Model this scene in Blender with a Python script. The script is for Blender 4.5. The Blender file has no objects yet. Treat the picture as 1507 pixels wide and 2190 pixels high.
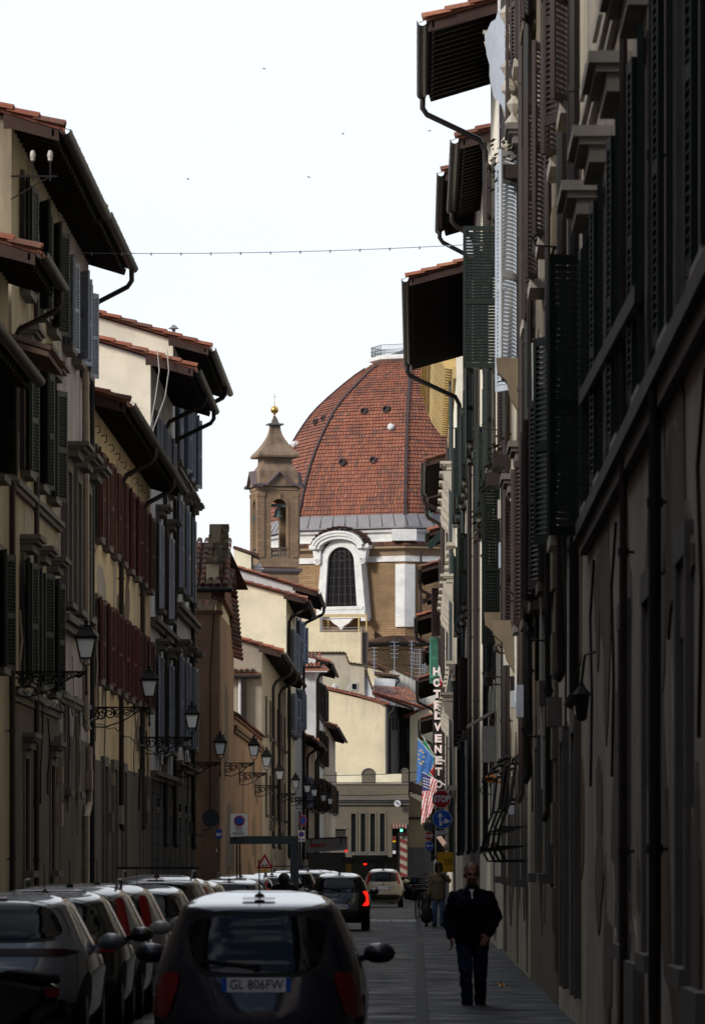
import bpy, bmesh, math, random
from mathutils import Vector, Matrix
from mathutils.bvhtree import BVHTree
random.seed(7)
R=math.radians
scene=bpy.context.scene
COL=scene.collection
# camera model of the photograph: street runs along +Y, eye 1.7 m
F=11400.0; VX=890.0; HY=1850.0; EYE=1.7; PW=1507.0; PH=2190.0
cam=bpy.data.cameras.new('camera'); camo=bpy.data.objects.new('camera',cam); COL.objects.link(camo)
camo.location=(0,0,EYE); camo.rotation_euler=(R(90),0,0)
cam.sensor_fit='VERTICAL'; cam.sensor_height=36; cam.lens=F*36/PH
cam.shift_x=-(VX-PW/2)/PH; cam.shift_y=(HY-PH/2)/PH
cam.clip_start=1; cam.clip_end=30000
cam.dof.use_dof=True; cam.dof.focus_distance=330; cam.dof.aperture_fstop=11.0
scene.camera=camo
scene.view_settings.view_transform='Standard'; scene.view_settings.look='None'
scene.view_settings.gamma=1; scene.view_settings.exposure=0.38
def PX(px,Y): return (px-VX)*Y/F
def PZ(py,Y): return EYE+(HY-py)*Y/F
def lin(c): c=c/255.0; return c/12.92 if c<=.04045 else ((c+.055)/1.055)**2.4
def rgb(r,g,b): return (lin(r),lin(g),lin(b),1)
# ---------------- materials
MAT={}
def nodes(name):
    m=bpy.data.materials.new(name); m.use_nodes=True; nt=m.node_tree
    b=nt.nodes['Principled BSDF']; return m,nt,b
def mixc(nt,fac,a,b,mode='MIX'):
    n=nt.nodes.new('ShaderNodeMix'); n.data_type='RGBA'; n.blend_type=mode
    for i,v in ((0,fac),(6,a),(7,b)):
        if hasattr(v,'links') or hasattr(v,'is_output'): nt.links.new(v,n.inputs[i])
        else: n.inputs[i].default_value=v
    return n.outputs[2]
def ramp(nt,src,p0,p1):
    n=nt.nodes.new('ShaderNodeMapRange'); nt.links.new(src,n.inputs[0]); n.inputs[1].default_value=p0; n.inputs[2].default_value=p1; return n.outputs[0]
def noise(nt,scale,det=4,vec=(1,1,1),rough=.6,kind='ShaderNodeTexNoise'):
    g=nt.nodes.new('ShaderNodeNewGeometry'); mp=nt.nodes.new('ShaderNodeMapping'); mp.inputs[3].default_value=vec
    nt.links.new(g.outputs['Position'],mp.inputs[0]); n=nt.nodes.new(kind)
    nt.links.new(mp.outputs[0],n.inputs['Vector']); n.inputs['Scale'].default_value=scale
    if kind=='ShaderNodeTexNoise': n.inputs['Detail'].default_value=det; n.inputs['Roughness'].default_value=rough
    return n.outputs[0]
def bump(nt,b,src,st,d=.02):
    n=nt.nodes.new('ShaderNodeBump'); n.inputs['Strength'].default_value=st; n.inputs['Distance'].default_value=d
    nt.links.new(src,n.inputs['Height']); nt.links.new(n.outputs[0],b.inputs['Normal'])
def plaster(name,c,dirt=.45,dark=(70,58,48),scale=.6,rough=.9):
    m,nt,b=nodes(name); base=rgb(*c)
    n1=noise(nt,scale,6); f1=ramp(nt,n1,.42,.72)
    c2=(base[0]*.76,base[1]*.77,base[2]*.8,1)
    o=mixc(nt,f1,base,c2)
    st=noise(nt,1.3,6,(.55,.55,.09),.7); f2=ramp(nt,st,.48,.72)
    mm=nt.nodes.new('ShaderNodeMath'); mm.operation='MULTIPLY'; nt.links.new(f2,mm.inputs[0]); mm.inputs[1].default_value=dirt
    o=mixc(nt,mm.outputs[0],o,rgb(*dark))
    n3=noise(nt,3.1,8); f3=ramp(nt,n3,.56,.66)
    m3=nt.nodes.new('ShaderNodeMath'); m3.operation='MULTIPLY'; nt.links.new(f3,m3.inputs[0]); m3.inputs[1].default_value=.3
    o=mixc(nt,m3.outputs[0],o,(base[0]*.66,base[1]*.68,base[2]*.72,1))
    nt.links.new(o,b.inputs['Base Color']); b.inputs['Roughness'].default_value=rough
    b.inputs['Specular IOR Level'].default_value=.2
    bump(nt,b,noise(nt,14,6),.25,.02); MAT[name]=m; return m
def plain(name,c,rough=.6,metal=0,var=.25,scale=6,spec=.4,coat=0,emit=None,es=1):
    m,nt,b=nodes(name); base=rgb(*c)
    o=mixc(nt,ramp(nt,noise(nt,scale,5),.35,.7),base,tuple(v*(1-var) for v in base[:3])+(1,))
    nt.links.new(o,b.inputs['Base Color']); b.inputs['Roughness'].default_value=rough; b.inputs['Metallic'].default_value=metal
    b.inputs['Specular IOR Level'].default_value=spec; b.inputs['Coat Weight'].default_value=coat; b.inputs['Coat Roughness'].default_value=.06
    if emit: b.inputs['Emission Color'].default_value=rgb(*emit); b.inputs['Emission Strength'].default_value=es
    MAT[name]=m; return m
def tilemat(name,cols,dark=(60,48,42),amt=.6,rough=.85):
    m,nt,b=nodes(name); g=nt.nodes.new('ShaderNodeNewGeometry'); cr=nt.nodes.new('ShaderNodeValToRGB')
    cr.color_ramp.interpolation='CONSTANT'
    e=cr.color_ramp.elements
    for i,c in enumerate(cols):
        el=e[i] if i<2 else e.new(i/len(cols)); el.position=i/len(cols); el.color=rgb(*c)
    nt.links.new(g.outputs['Random Per Island'],cr.inputs[0])
    f=ramp(nt,noise(nt,.55,7,(1,1,.3),.7),.48,.7); mm=nt.nodes.new('ShaderNodeMath'); mm.operation='MULTIPLY'; nt.links.new(f,mm.inputs[0]); mm.inputs[1].default_value=amt
    o=mixc(nt,mm.outputs[0],cr.outputs[0],rgb(*dark))
    o=mixc(nt,ramp(nt,noise(nt,9,5),.4,.8),o,rgb(*[int(v*.86) for v in cols[0]]))
    nt.links.new(o,b.inputs['Base Color']); b.inputs['Roughness'].default_value=rough; b.inputs['Specular IOR Level'].default_value=.15
    MAT[name]=m; return m
def brickmat(name,c1,c2,mortar,sx=1.0,bw=.6,rh=.22,msz=.018):
    m,nt,b=nodes(name); tc=nt.nodes.new('ShaderNodeNewGeometry')
    sep=nt.nodes.new('ShaderNodeSeparateXYZ'); nt.links.new(tc.outputs['Position'],sep.inputs[0])
    ad=nt.nodes.new('ShaderNodeMath'); ad.operation='ADD'; nt.links.new(sep.outputs[0],ad.inputs[0]); nt.links.new(sep.outputs[1],ad.inputs[1])
    cb=nt.nodes.new('ShaderNodeCombineXYZ'); nt.links.new(ad.outputs[0],cb.inputs[0]); nt.links.new(sep.outputs[2],cb.inputs[1])
    br=nt.nodes.new('ShaderNodeTexBrick'); nt.links.new(cb.outputs[0],br.inputs['Vector'])
    br.inputs['Scale'].default_value=sx; br.inputs['Brick Width'].default_value=bw; br.inputs['Row Height'].default_value=rh; br.inputs['Mortar Size'].default_value=msz
    br.inputs['Color1'].default_value=rgb(*c1); br.inputs['Color2'].default_value=rgb(*c2); br.inputs['Mortar'].default_value=rgb(*mortar)
    o=mixc(nt,ramp(nt,noise(nt,.35,7),.45,.75),br.outputs[0],rgb(*[int(v*.72) for v in c1]))
    nt.links.new(o,b.inputs['Base Color']); b.inputs['Roughness'].default_value=.9; b.inputs['Specular IOR Level'].default_value=.15
    bump(nt,b,br.outputs[1],-.4,.02); MAT[name]=m; return m
plaster('p_yellow',(166,154,130),.6); plaster('p_taupe',(172,160,148),.6,(84,72,62),.9); plaster('p_ochre',(208,186,150),.5)
plaster('p_white',(205,205,203),.35); plaster('p_cream',(238,230,210),.18,(150,140,120)); plaster('p_bluewhite',(212,215,220),.3)
plaster('p_orange',(150,120,95),.6,(84,62,50)); plaster('p_beige',(160,149,134),.4); plaster('p_lemon',(238,228,198),.14,(170,150,110))
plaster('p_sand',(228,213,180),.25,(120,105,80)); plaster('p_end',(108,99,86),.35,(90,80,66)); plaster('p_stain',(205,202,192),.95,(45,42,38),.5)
plaster('p_grey',(96,90,85),.5); plaster('p_side_shade',(86,82,80),.4); plaster('p_mauve',(160,151,148),.5,(48,42,40)); plaster('p_ivory',(190,180,160),.35,(100,88,70))
plaster('p_old',(120,108,90),.7,(56,45,38),1.4); plaster('p_rust',(112,90,70),.6,(60,42,32)); plaster('p_ochre2',(150,130,96),.3); plaster('p_bloom',(228,213,180),.6,(140,134,120),.22); plain2=0; plaster('base_shade',(94,86,77),.5,(48,43,38))
plaster('stone',(108,103,97),.35,(48,45,42),2,.8); plaster('stone_pale',(176,169,158),.3,(76,70,62),2); plaster('stone_white',(226,225,222),.15,(150,145,138),1)
plaster('stone_brown',(156,132,108),.3,(90,72,60),.5); plaster('ochre_cornice',(206,180,126),.25,(110,84,46),1)
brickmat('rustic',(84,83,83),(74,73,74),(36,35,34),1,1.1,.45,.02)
brickmat('tower_stone',(150,126,102),(138,116,94),(104,86,70),1,1.1,.42,.015)
brickmat('brick',(160,132,100),(142,116,88),(112,92,72),1,.9,.26,.02)
tilemat('tiles',[(158,98,78),(138,86,70),(172,118,94),(118,78,66),(150,104,88),(104,80,70)])
tilemat('tiles_old',[(118,78,64),(98,72,62),(134,92,76),(88,76,66),(108,96,84),(76,62,54)],(40,36,32),.7)
tilemat('dome_tiles',[(152,98,80),(144,92,78),(160,106,86),(134,88,78),(148,96,82),(154,100,78),(114,86,78),(150,94,74)],(88,70,66),1.0)
tilemat('lichen_tiles',[(128,118,96),(108,98,80),(92,80,66),(140,130,108),(84,72,60)],(44,38,32),.5)
plain('wood_dark',(28,23,21),.85,var=.4); plain('wood_brown',(66,46,40),.8,var=.4,scale=3); plain('gutter',(34,32,31),.5,.3,.3)
plain('pipe_dark',(30,27,27),.5,.2); plain('pipe_brown',(42,32,30),.5,.1); plain('pipe_beige',(150,134,118),.6); plain('pipe_green',(30,46,48),.5); plain('pipe_white',(205,205,205),.5)
plain('sh_green',(20,34,31),.6,var=.3); plain('sh_red',(82,36,35),.6,var=.3); plain('sh_blue',(138,148,166),.6,var=.2); plain('sh_grey',(176,184,196),.6,var=.2)
plain('sh_brown',(52,38,35),.6,var=.3); plain('sh_teal',(92,158,140),.6,var=.2); plain('frame_white',(190,186,178),.5); plain('frame_wood',(92,78,66),.6)
plain('lead',(128,125,128),.55,.0,.15,1.0); plain('iron',(26,24,24),.55,.4); plain('gold',(214,170,96),.3,1,.1); plain('bronze',(96,112,108),.6,.4); plain('rail_blue',(150,160,176),.6)
m,nt,b=nodes('glass'); b.inputs['Base Color'].default_value=rgb(12,15,20); b.inputs['Roughness'].default_value=.05; b.inputs['Specular IOR Level'].default_value=.22; MAT['glass']=m
m,nt,b=nodes('lamp_glass'); b.inputs['Base Color'].default_value=rgb(235,238,240); b.inputs['Roughness'].default_value=.35; b.inputs['Transmission Weight'].default_value=.45; MAT['lamp_glass']=m
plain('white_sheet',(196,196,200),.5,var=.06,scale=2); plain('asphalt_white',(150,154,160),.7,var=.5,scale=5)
# ---------------- mesh builder
class MB:
    def __init__(s,M=None): s.v=[]; s.f=[]; s.M=M or Matrix()
    def add(s,vs,fs):
        o=len(s.v); s.v+= [tuple(s.M@Vector(v)) for v in vs]; s.f+=[tuple(i+o for i in f) for f in fs]; return s
    def box(s,x0,x1,y0,y1,z0,z1):
        if x0>x1:x0,x1=x1,x0
        if y0>y1:y0,y1=y1,y0
        if z0>z1:z0,z1=z1,z0
        return s.add([(x0,y0,z0),(x1,y0,z0),(x1,y1,z0),(x0,y1,z0),(x0,y0,z1),(x1,y0,z1),(x1,y1,z1),(x0,y1,z1)],
          [(0,3,2,1),(4,5,6,7),(0,1,5,4),(1,2,6,5),(2,3,7,6),(3,0,4,7)])
    def beam(s,a,b,w,h=None,up=(0,0,1)):
        a=Vector(a);b=Vector(b);h=h or w; d=(b-a).normalized(); u=Vector(up)
        if abs(d.dot(u))>.98: u=Vector((0,1,0))
        sx=d.cross(u).normalized()*w/2; sz=sx.cross(d).normalized()*h/2
        vs=[p+i*sx+j*sz for p in(a,b) for i,j in((-1,-1),(1,-1),(1,1),(-1,1))]
        return s.add(vs,[(0,1,2,3),(7,6,5,4),(0,4,5,1),(1,5,6,2),(2,6,7,3),(3,7,4,0)])
    def tube(s,pts,r,n=8,closed=False):
        pts=[Vector(p) for p in pts]; k=len(pts); rr=r if isinstance(r,(list,tuple)) else [r]*k; vs=[]; ref=None
        for i,p in enumerate(pts):
            d=(pts[min(i+1,k-1)]-pts[max(i-1,0)])
            if closed: d=pts[(i+1)%k]-pts[(i-1)%k]
            d.normalize()
            if ref is None:
                ref=Vector((0,0,1)) if abs(d.z)<.9 else Vector((0,1,0))
            a=(ref-d*ref.dot(d)); 
            if a.length<1e-5: a=d.orthogonal()
            a.normalize(); ref=a; c=d.cross(a)
            vs+=[p+(a*math.cos(2*math.pi*j/n)+c*math.sin(2*math.pi*j/n))*rr[i] for j in range(n)]
        fs=[]
        for i in range(k if closed else k-1):
            i2=(i+1)%k
            for j in range(n): fs.append((i*n+j,i*n+(j+1)%n,i2*n+(j+1)%n,i2*n+j))
        if not closed: fs+=[tuple(range(n-1,-1,-1)),tuple((k-1)*n+j for j in range(n))]
        return s.add(vs,fs)
    def lathe(s,prof,n=16,c=(0,0,0),cap=True):
        vs=[(c[0]+r*math.cos(2*math.pi*j/n),c[1]+r*math.sin(2*math.pi*j/n),c[2]+z) for r,z in prof for j in range(n)]
        fs=[(i*n+j,i*n+(j+1)%n,(i+1)*n+(j+1)%n,(i+1)*n+j) for i in range(len(prof)-1) for j in range(n)]
        if cap: fs+=[tuple(range(n-1,-1,-1)),tuple((len(prof)-1)*n+j for j in range(n))]
        return s.add(vs,fs)
    def prism(s,poly,a,b,axis='Y'):
        """poly: 2-D points; extruded from a to b along axis. Y: poly=(x,z); X: poly=(y,z); Z: poly=(x,y)"""
        n=len(poly)
        def mk(p,t): return (p[0],t,p[1]) if axis=='Y' else ((t,p[0],p[1]) if axis=='X' else (p[0],p[1],t))
        vs=[mk(p,a) for p in poly]+[mk(p,b) for p in poly]
        fs=[tuple(range(n)),tuple(range(2*n-1,n-1,-1))]+[(i,(i+1)%n,n+(i+1)%n,n+i) for i in range(n)]
        return s.add(vs,fs)
    def disc(s,c,r,t,n=24,axis='Y'):
        return s.prism([((c[0] if axis!='X' else c[1])+r*math.cos(2*math.pi*i/n),(c[2] if axis!='Z' else c[1])+r*math.sin(2*math.pi*i/n)) for i in range(n)],
             {'X':c[0],'Y':c[1],'Z':c[2]}[axis],{'X':c[0],'Y':c[1],'Z':c[2]}[axis]+t,axis)
    def mesh(s,name,mat,smooth=False,off=(0,0,0),fix=True):
        me=bpy.data.meshes.new(name); me.from_pydata([(v[0]-off[0],v[1]-off[1],v[2]-off[2]) for v in s.v],[],s.f)
        me.materials.append(MAT[mat] if isinstance(mat,str) else mat)
        if fix:
            bm=bmesh.new(); bm.from_mesh(me); bmesh.ops.recalc_face_normals(bm,faces=bm.faces); bm.to_mesh(me); bm.free()
        if smooth:
            for p in me.polygons: p.use_smooth=True
            me.set_sharp_from_angle(angle=R(42))
        me.update(); return me
    def build(s,name,mat,parent=None,smooth=False,world=True,label=None,fix=True):
        off=wloc(parent) if (parent and world) else (0,0,0)
        o=bpy.data.objects.new(name,s.mesh(name,mat,smooth,off,fix)); COL.objects.link(o)
        if parent: o.parent=parent
        if label: o['label']=label
        return o
def wloc(o):
    v=Vector((0,0,0))
    while o: v+=o.location; o=o.parent
    return v
def tag(o,label=None,cat=None,group=None,kind=None):
    if label:o['label']=label
    if cat:o['category']=cat
    if group:o['group']=group
    if kind:o['kind']=kind
    return o
def thing(name,label,cat,loc=(0,0,0),group=None,rz=0):
    o=bpy.data.objects.new(name,None); COL.objects.link(o); o.location=loc; o.rotation_euler=(0,0,rz); o.empty_display_size=.3
    return tag(o,label,cat,group)
def place(me,name,parent,loc,rz=0,world=True):
    o=bpy.data.objects.new(name,me); COL.objects.link(o); o.parent=parent
    off=wloc(parent) if world else Vector((0,0,0)); o.location=Vector(loc)-off; o.rotation_euler=(0,0,rz); return o
def copy_thing(src,loc,rz=None,label=None):
    m={}
    def cp(o,par):
        c=o.copy(); COL.objects.link(c); c.parent=par
        for ch in o.children: cp(ch,c)
        return c
    c=cp(src,None); c.location=loc
    if rz is not None: c.rotation_euler=(0,0,rz)
    if label: c['label']=label
    return c
def text(s,size,mat,name,parent,loc,rot=(R(90),0,0),ext=.004,width=None,align='CENTER',bold=0):
    cu=bpy.data.curves.new(name,'FONT'); cu.body=s; cu.size=size; cu.align_x=align; cu.align_y='CENTER'; cu.extrude=ext; cu.resolution_u=3; cu.offset=bold
    t=bpy.data.objects.new('t',cu); COL.objects.link(t); bpy.context.view_layer.update()
    me=bpy.data.meshes.new_from_object(t.evaluated_get(bpy.context.evaluated_depsgraph_get()))
    bpy.data.objects.remove(t); me.materials.clear(); me.materials.append(MAT[mat])
    if width:
        xs=[v.co.x for v in me.vertices]; k=width/(max(xs)-min(xs))
        for v in me.vertices: v.co.x*=k
    o=bpy.data.objects.new(name,me); COL.objects.link(o); o.parent=parent; o.location=loc; o.rotation_euler=rot; return o
# ---------------- house kit; local frame: wall plane x=0, outward +x, along y
CACHE={}
def cached(key,fn):
    if key not in CACHE: CACHE[key]=fn()
    return CACHE[key]
def shutter_mesh(w,h,mat):
    def fn():
        mb=MB(); t=.022
        mb.box(-t,t,0,.06,0,h).box(-t,t,w-.06,w,0,h)
        for z in (0,h*.45,h-.09): mb.box(-t*.9,t*.9,.061,w-.061,z,z+.09)
        n=int(h/.062)
        for i in range(n):
            z=.1+i*(h-.2)/n
            mb.add([(-.02,.06,z),(-.02,w-.06,z),(.02,w-.06,z+.045),(.02,.06,z+.045),(-.02,.06,z+.01),(-.02,w-.06,z+.01),(.02,w-.06,z+.055),(.02,.06,z+.055)],
               [(0,1,2,3),(7,6,5,4),(0,4,5,1),(3,2,6,7)])
        return mb.mesh('shutter',mat)
    return cached(('s',w,h,mat),fn)
def surround_mesh(w,h,mat,fw=.16,t=.07,hood=0,sill=.12):
    def fn():
        mb=MB(); y=w/2
        mb.box(.003,t,-y-fw,-y,0,h).box(.003,t,y,y+fw,0,h).box(.003,t+.004,-y-fw-.004,y+fw+.004,h,h+fw)
        if sill: mb.box(.003,t+sill,-y-fw-.05,y+fw+.05,-.12,-.002)
        if hood:
            mb.box(.003,t+hood*.5,-y-fw-.03,y+fw+.03,h+fw+.002,h+fw+.14)
            mb.box(.003,t+hood*.8,-y-fw-.08,y+fw+.08,h+fw+.142,h+fw+.2)
            mb.box(.003,t+hood,-y-fw-.13,y+fw+.13,h+fw+.202,h+fw+.29)
            for s in(-1,1): mb.prism([(.003,h+fw),(t+hood*.5,h+fw),(t,h+fw-.35),(.003,h+fw-.4)],s*(y+fw*.5)-.06,s*(y+fw*.5)+.06,'Y') if False else None
        return mb.mesh('window_surround',mat)
    return cached(('f',w,h,mat,fw,t,hood,sill),fn)
def window_mesh(w,h,mat):
    def fn():
        mb=MB(); x0,x1=-.17,-.12; y=w/2
        mb.box(x0,x1,-y,-y+.07,0,h).box(x0,x1,y-.07,y,0,h).box(x0,x1,-y+.07,y-.07,0,.08).box(x0,x1,-y+.07,y-.07,h-.08,h)
        mb.box(x0,x1+.01,-.045,.045,.08,h-.08)
        for k in(.36,.68): mb.box(x0,x1-.012,-y+.07,y-.07,h*k,h*k+.03)
        return mb.mesh('window',mat)
    return cached(('w',w,h,mat),fn)
def pane_mesh(w,h):
    return cached(('p',w,h),lambda:MB().box(-.16,-.15,-w/2+.04,w/2-.04,.04,h-.04).mesh('pane','glass'))
def put_window(par,sgn,Xf,y,z,w,h,fm='frame_wood',sur='stone',fw=.16,hood=0,sill=.12,sh=None,ang=(8,40),t=.07,sw=None,leaf=(1,1)):
    rz=0 if sgn<0 else math.pi
    wo=place(window_mesh(w,h,fm),'window',par,(Xf,y,z),rz); place(pane_mesh(w,h),'pane',wo,(0,0,0),0,False)
    if sur: place(surround_mesh(w,h,sur,fw,t,hood,sill),'window_surround',par,(Xf,y,z),rz)
    if sh:
        lw=sw or round(w/2-.01,2); o=1 if sgn<0 else -1
        for k,s in enumerate((-1,1)):   # s along world y
            if not leaf[k]: continue
            a=R(random.uniform(*ang)) if isinstance(ang,tuple) else R(ang)
            # world direction of leaf: (o*sin a, s*cos a); leaf local dir is +y
            rot=math.atan2(-o*math.sin(a),s*math.cos(a))
            place(shutter_mesh(lw,h+.04,sh),'shutter',par,(Xf+o*(t+.035),y+s*(w/2+.01),z-.02),rot)
def wall_grid(mb,Xf,Y0,Y1,Z0,Z1,holes,sgn,dep=.2):
    ys=sorted(set([Y0,Y1]+[v for h in holes for v in(h[0],h[1])])); zs=sorted(set([Z0,Z1]+[v for h in holes for v in(h[2],h[3])]))
    ys=[v for v in ys if Y0<=v<=Y1]; zs=[v for v in zs if Z0<=v<=Z1]
    for i in range(len(ys)-1):
        for j in range(len(zs)-1):
            cy=(ys[i]+ys[i+1])/2; cz=(zs[j]+zs[j+1])/2
            if any(h[0]<cy<h[1] and h[2]<cz<h[3] for h in holes): continue
            mb.add([(Xf,ys[i],zs[j]),(Xf,ys[i+1],zs[j]),(Xf,ys[i+1],zs[j+1]),(Xf,ys[i],zs[j+1])],[(0,1,2,3)])
    xi=Xf+sgn*dep
    for a,b,c,d in holes:
        mb.add([(Xf,a,c),(Xf,b,c),(Xf,b,d),(Xf,a,d),(xi,a,c),(xi,b,c),(xi,b,d),(xi,a,d)],[(0,1,5,4),(1,2,6,5),(2,3,7,6),(3,0,4,7),(4,5,6,7)])
def half_tile(mb,a,b,r,nrm,seg=4,r2=None):
    a=Vector(a);b=Vector(b); d=(b-a).normalized(); n=Vector(nrm).normalized(); s=d.cross(n).normalized(); r2=r2 or r
    vs=[p+(s*math.cos(math.pi*i/seg)+n*math.sin(math.pi*i/seg))*q for p,q in((a,r),(b,r2)) for i in range(seg+1)]
    k=seg+1
    mb.add(vs,[(i,i+1,k+i+1,k+i) for i in range(seg)]+[tuple(range(k))])
def tile_field(mb,o,u,v,nu,nv,su=.42,sv=.24,r=.1,jit=.012):
    """o corner at top; u unit vec down-slope, v unit vec across"""
    o=Vector(o);u=Vector(u).normalized();v=Vector(v).normalized(); n=v.cross(u); 
    if n.z<0:n=-n
    for j in range(nv):
        for i in range(nu):
            a=o+u*(i*su-.04)+v*((j+.5)*sv+random.uniform(-jit,jit))+n*(.02+random.uniform(0,jit)); b=a+u*(su+.06)+n*.025
            half_tile(mb,a,b,r*.85,n,4,r)
def street_house(name,label,sgn,Y0,Y1,Xf,Zg,over,wall,depth=9,slope=.3,wins=(),pipes=(),verge=True,vo=.25,roofm='tiles',pipem='pipe_dark',
        board='wood_brown',group=None,eave=True,zcut=0,extra_holes=(),raf=.62,gutter=True,cat='building'):
    t=thing(name,label,cat,(Xf,(Y0+Y1)/2,0),group)
    o=-sgn; Zw=Zg+slope*over+.02; xr=Xf+sgn*depth/2; Zr=Zw+slope*depth/2; xb=Xf+sgn*depth
    mb=MB(); holes=[(w[0]-w[2]/2,w[0]+w[2]/2,w[1],w[1]+w[3]) for w in wins]+list(extra_holes)
    wall_grid(mb,Xf,Y0,Y1,0,Zw,holes,sgn)
    for Y in(Y0,Y1): mb.add([(Xf,Y,0),(Xf,Y,Zw),(xr,Y,Zr),(xb,Y,Zw),(xb,Y,0)],[(0,1,2,3,4)])
    mb.add([(xb,Y0,0),(xb,Y1,0),(xb,Y1,Zw),(xb,Y0,Zw)],[(0,1,2,3)])
    mb.build('wall',wall,t,fix=False)
    if eave:
        ya,yb=Y0-(vo if verge else 0),Y1
        rb=MB(); xe=Xf+o*over; n=max(3,int((depth/2+over)/.42)); L=(depth/2+over)
        top=[];
        for i in range(n):
            d0=i*L/n; d1=(i+1)*L/n
            top+= [(xe-o*d0, Zg+.10+slope*d0+.03),(xe-o*d1, Zg+.10+slope*d1)]
        poly=top+[(xr,Zr+.06),(xe,Zg+.05)]
        rb.prism(poly,ya,yb,'Y')
        rb.prism([(xr,Zr+.06),(xr,Zr+.16),(xb+sgn*.5,Zw-slope*.5+.14),(xb+sgn*.5,Zw-slope*.5+.05)],ya,yb,'Y')
        nrm=(o*slope,0,1)
        if verge:
            for i in range(n):
                d0=i*L/n-.08; d1=d0+L/n+.1; j=random.uniform(-.02,.02)
                for row in (0,.2):
                    half_tile(rb,(xe-o*d1,ya+row+j,Zg+.10+slope*d1),(xe-o*d0,ya+row+j,Zg+.12+slope*d0+.025),.085,nrm,4,.1)
        k=int((yb-ya)/.24)
        for i in range(k):
            y=ya+.12+i*.24; half_tile(rb,(xe-o*.6,y,Zg+.12+slope*.6),(xe+o*random.uniform(-.05,.0),y,Zg+.135),.085,nrm,4,.1)
        rb.build('roof',roofm,t)
        ra=MB(); k=int((yb-Y0)/raf)
        for i in range(k+1):
            y=Y0+.1+i*(yb-Y0-.2)/max(1,k)
            ra.beam((Xf-o*.02,y,Zw-.07),(xe-o*.08,y,Zg-.03),.10,.14)
        ra.beam((xe-o*.12,ya+.02,Zg+.0),(xe-o*.12,yb,Zg+.0),.04,.12)
        ra.add([(Xf,ya+.03,Zw+.012),(xe,ya+.03,Zg+.042),(xe,yb,Zg+.042),(Xf,yb,Zw+.012)],[(0,1,2,3)])
        ra.build('rafters','wood_dark',t)
        if verge:
            vb=MB(); vb.prism([(xe-o*.02,Zg+.04),(xe-o*.02,Zg-.14),(Xf-o*.0,Zw-.2),(Xf+sgn*.12,Zw-.2),(Xf+sgn*.12,Zw+.06)],ya+.02,ya+.07,'Y')
            vb.build('verge_board',board,t)
        if gutter:
            g=MB(); nn=8; rr=.105
            po=[(xe+o*.09+rr*math.cos(math.pi+math.pi*i/nn),Zg+.06+rr*math.sin(math.pi+math.pi*i/nn)) for i in range(nn+1)]
            pi_=[(xe+o*.09+(rr-.014)*math.cos(2*math.pi-math.pi*i/nn),Zg+.06+(rr-.014)*math.sin(2*math.pi-math.pi*i/nn)) for i in range(nn+1)]
            g.prism(po+pi_,ya-.02,yb-.02,'Y'); k=int((yb-ya)/1.1)
            for i in range(k):
                y=ya+.4+i*1.1
                g.beam((xe-o*.1,y,Zg+.2),(xe+o*.2,y,Zg+.07),.03,.01)
            g.build('gutter','gutter',t,True)
    for pp in pipes:
        y=pp[0]; pm=pp[1] if len(pp)>1 and pp[1] else pipem; r=pp[2] if len(pp)>2 else .055; zb=pp[3] if len(pp)>3 else .3; fromg=pp[4] if len(pp)>4 else eave
        xw=Xf+o*(r+.05); p=[]
        if fromg: p=[(xe+o*.07,y,Zg-.02),(xe+o*.07,y,Zg-.25),(xe-o*.02,y,Zg-.38),(xw+o*.12,y,Zg-.38-(over-.1)*.42),(xw,y,Zg-.62-(over-.1)*.42)]; zt=p[-1][2]
        else: zt=pp[5] if len(pp)>5 else Zw-.3; p=[(xw,y,zt)]
        p+=[(xw,y,zb+.3),(xw,y,zb+.12),(xw+o*.06,y,zb)]
        mb=MB().tube(p,r,8)
        z=zb+1.5
        while z<zt: mb.lathe([(r+.012,-.03),(r+.012,.03)],8,(xw,y,z)); mb.beam((xw,y,z),(Xf,y,z),.02); z+=2.2
        mb.build('downpipe',pm,t,True)
    return t
def win_row(par,sgn,Xf,Ys,z,w,h,**k):
    for y in Ys: put_window(par,sgn,Xf,y,z,w,h,**k)
def full_house(name,label,sgn,Y0,Y1,Xf,Zg,over,wall,rows=(),**k):
    """rows: (Ys,z,w,h,dict)"""
    wins=[(y,r[1],r[2],r[3]) for r in rows for y in r[0]]
    t=street_house(name,label,sgn,Y0,Y1,Xf,Zg,over,wall,wins=wins,**k)
    for r in rows: win_row(t,sgn,Xf,r[0],r[1],r[2],r[3],**r[4])
    return t
def spread(a,b,n,j=0): return [a+(b-a)*(i+.5)/n+random.uniform(-j,j) for i in range(n)]
def band(par,sgn,Xf,Y0,Y1,z,h,d,mat='stone',name='string_course'):
    o=-sgn; mb=MB(); mb.box(Xf+o*.002,Xf+o*d*.6,Y0,Y1,z,z+h*.5); mb.box(Xf+o*.002,Xf+o*d,Y0-.003,Y1+.003,z+h*.5+.002,z+h); return mb.build(name,mat,par)
def lower_coat(par,sgn,Xf,Y0,Y1,z1,mat,t=.05,holes=(),z0=.0):
    mb=MB(); o=-sgn; hs=[h for h in holes if h[2]<z1]; hs=[(a,b,max(c,z0),min(d,z1)) for a,b,c,d in hs]
    wall_grid(mb,Xf+o*t,Y0,Y1,z0,z1,hs,sgn,t)
    # remove back faces of holes: none needed, butts on wall
    mb.f=[f for f in mb.f]
    mb.add([(Xf,Y0,z1),(Xf+o*t,Y0,z1),(Xf+o*t,Y1,z1),(Xf,Y1,z1)],[(0,1,2,3)])
    mb.add([(Xf,Y0,z0),(Xf+o*t,Y0,z0),(Xf+o*t,Y0,z1),(Xf,Y0,z1)],[(0,1,2,3)])
    return mb.build('cladding_or_shade_coat',mat,par,fix=False)
XL=-7.0
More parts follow.
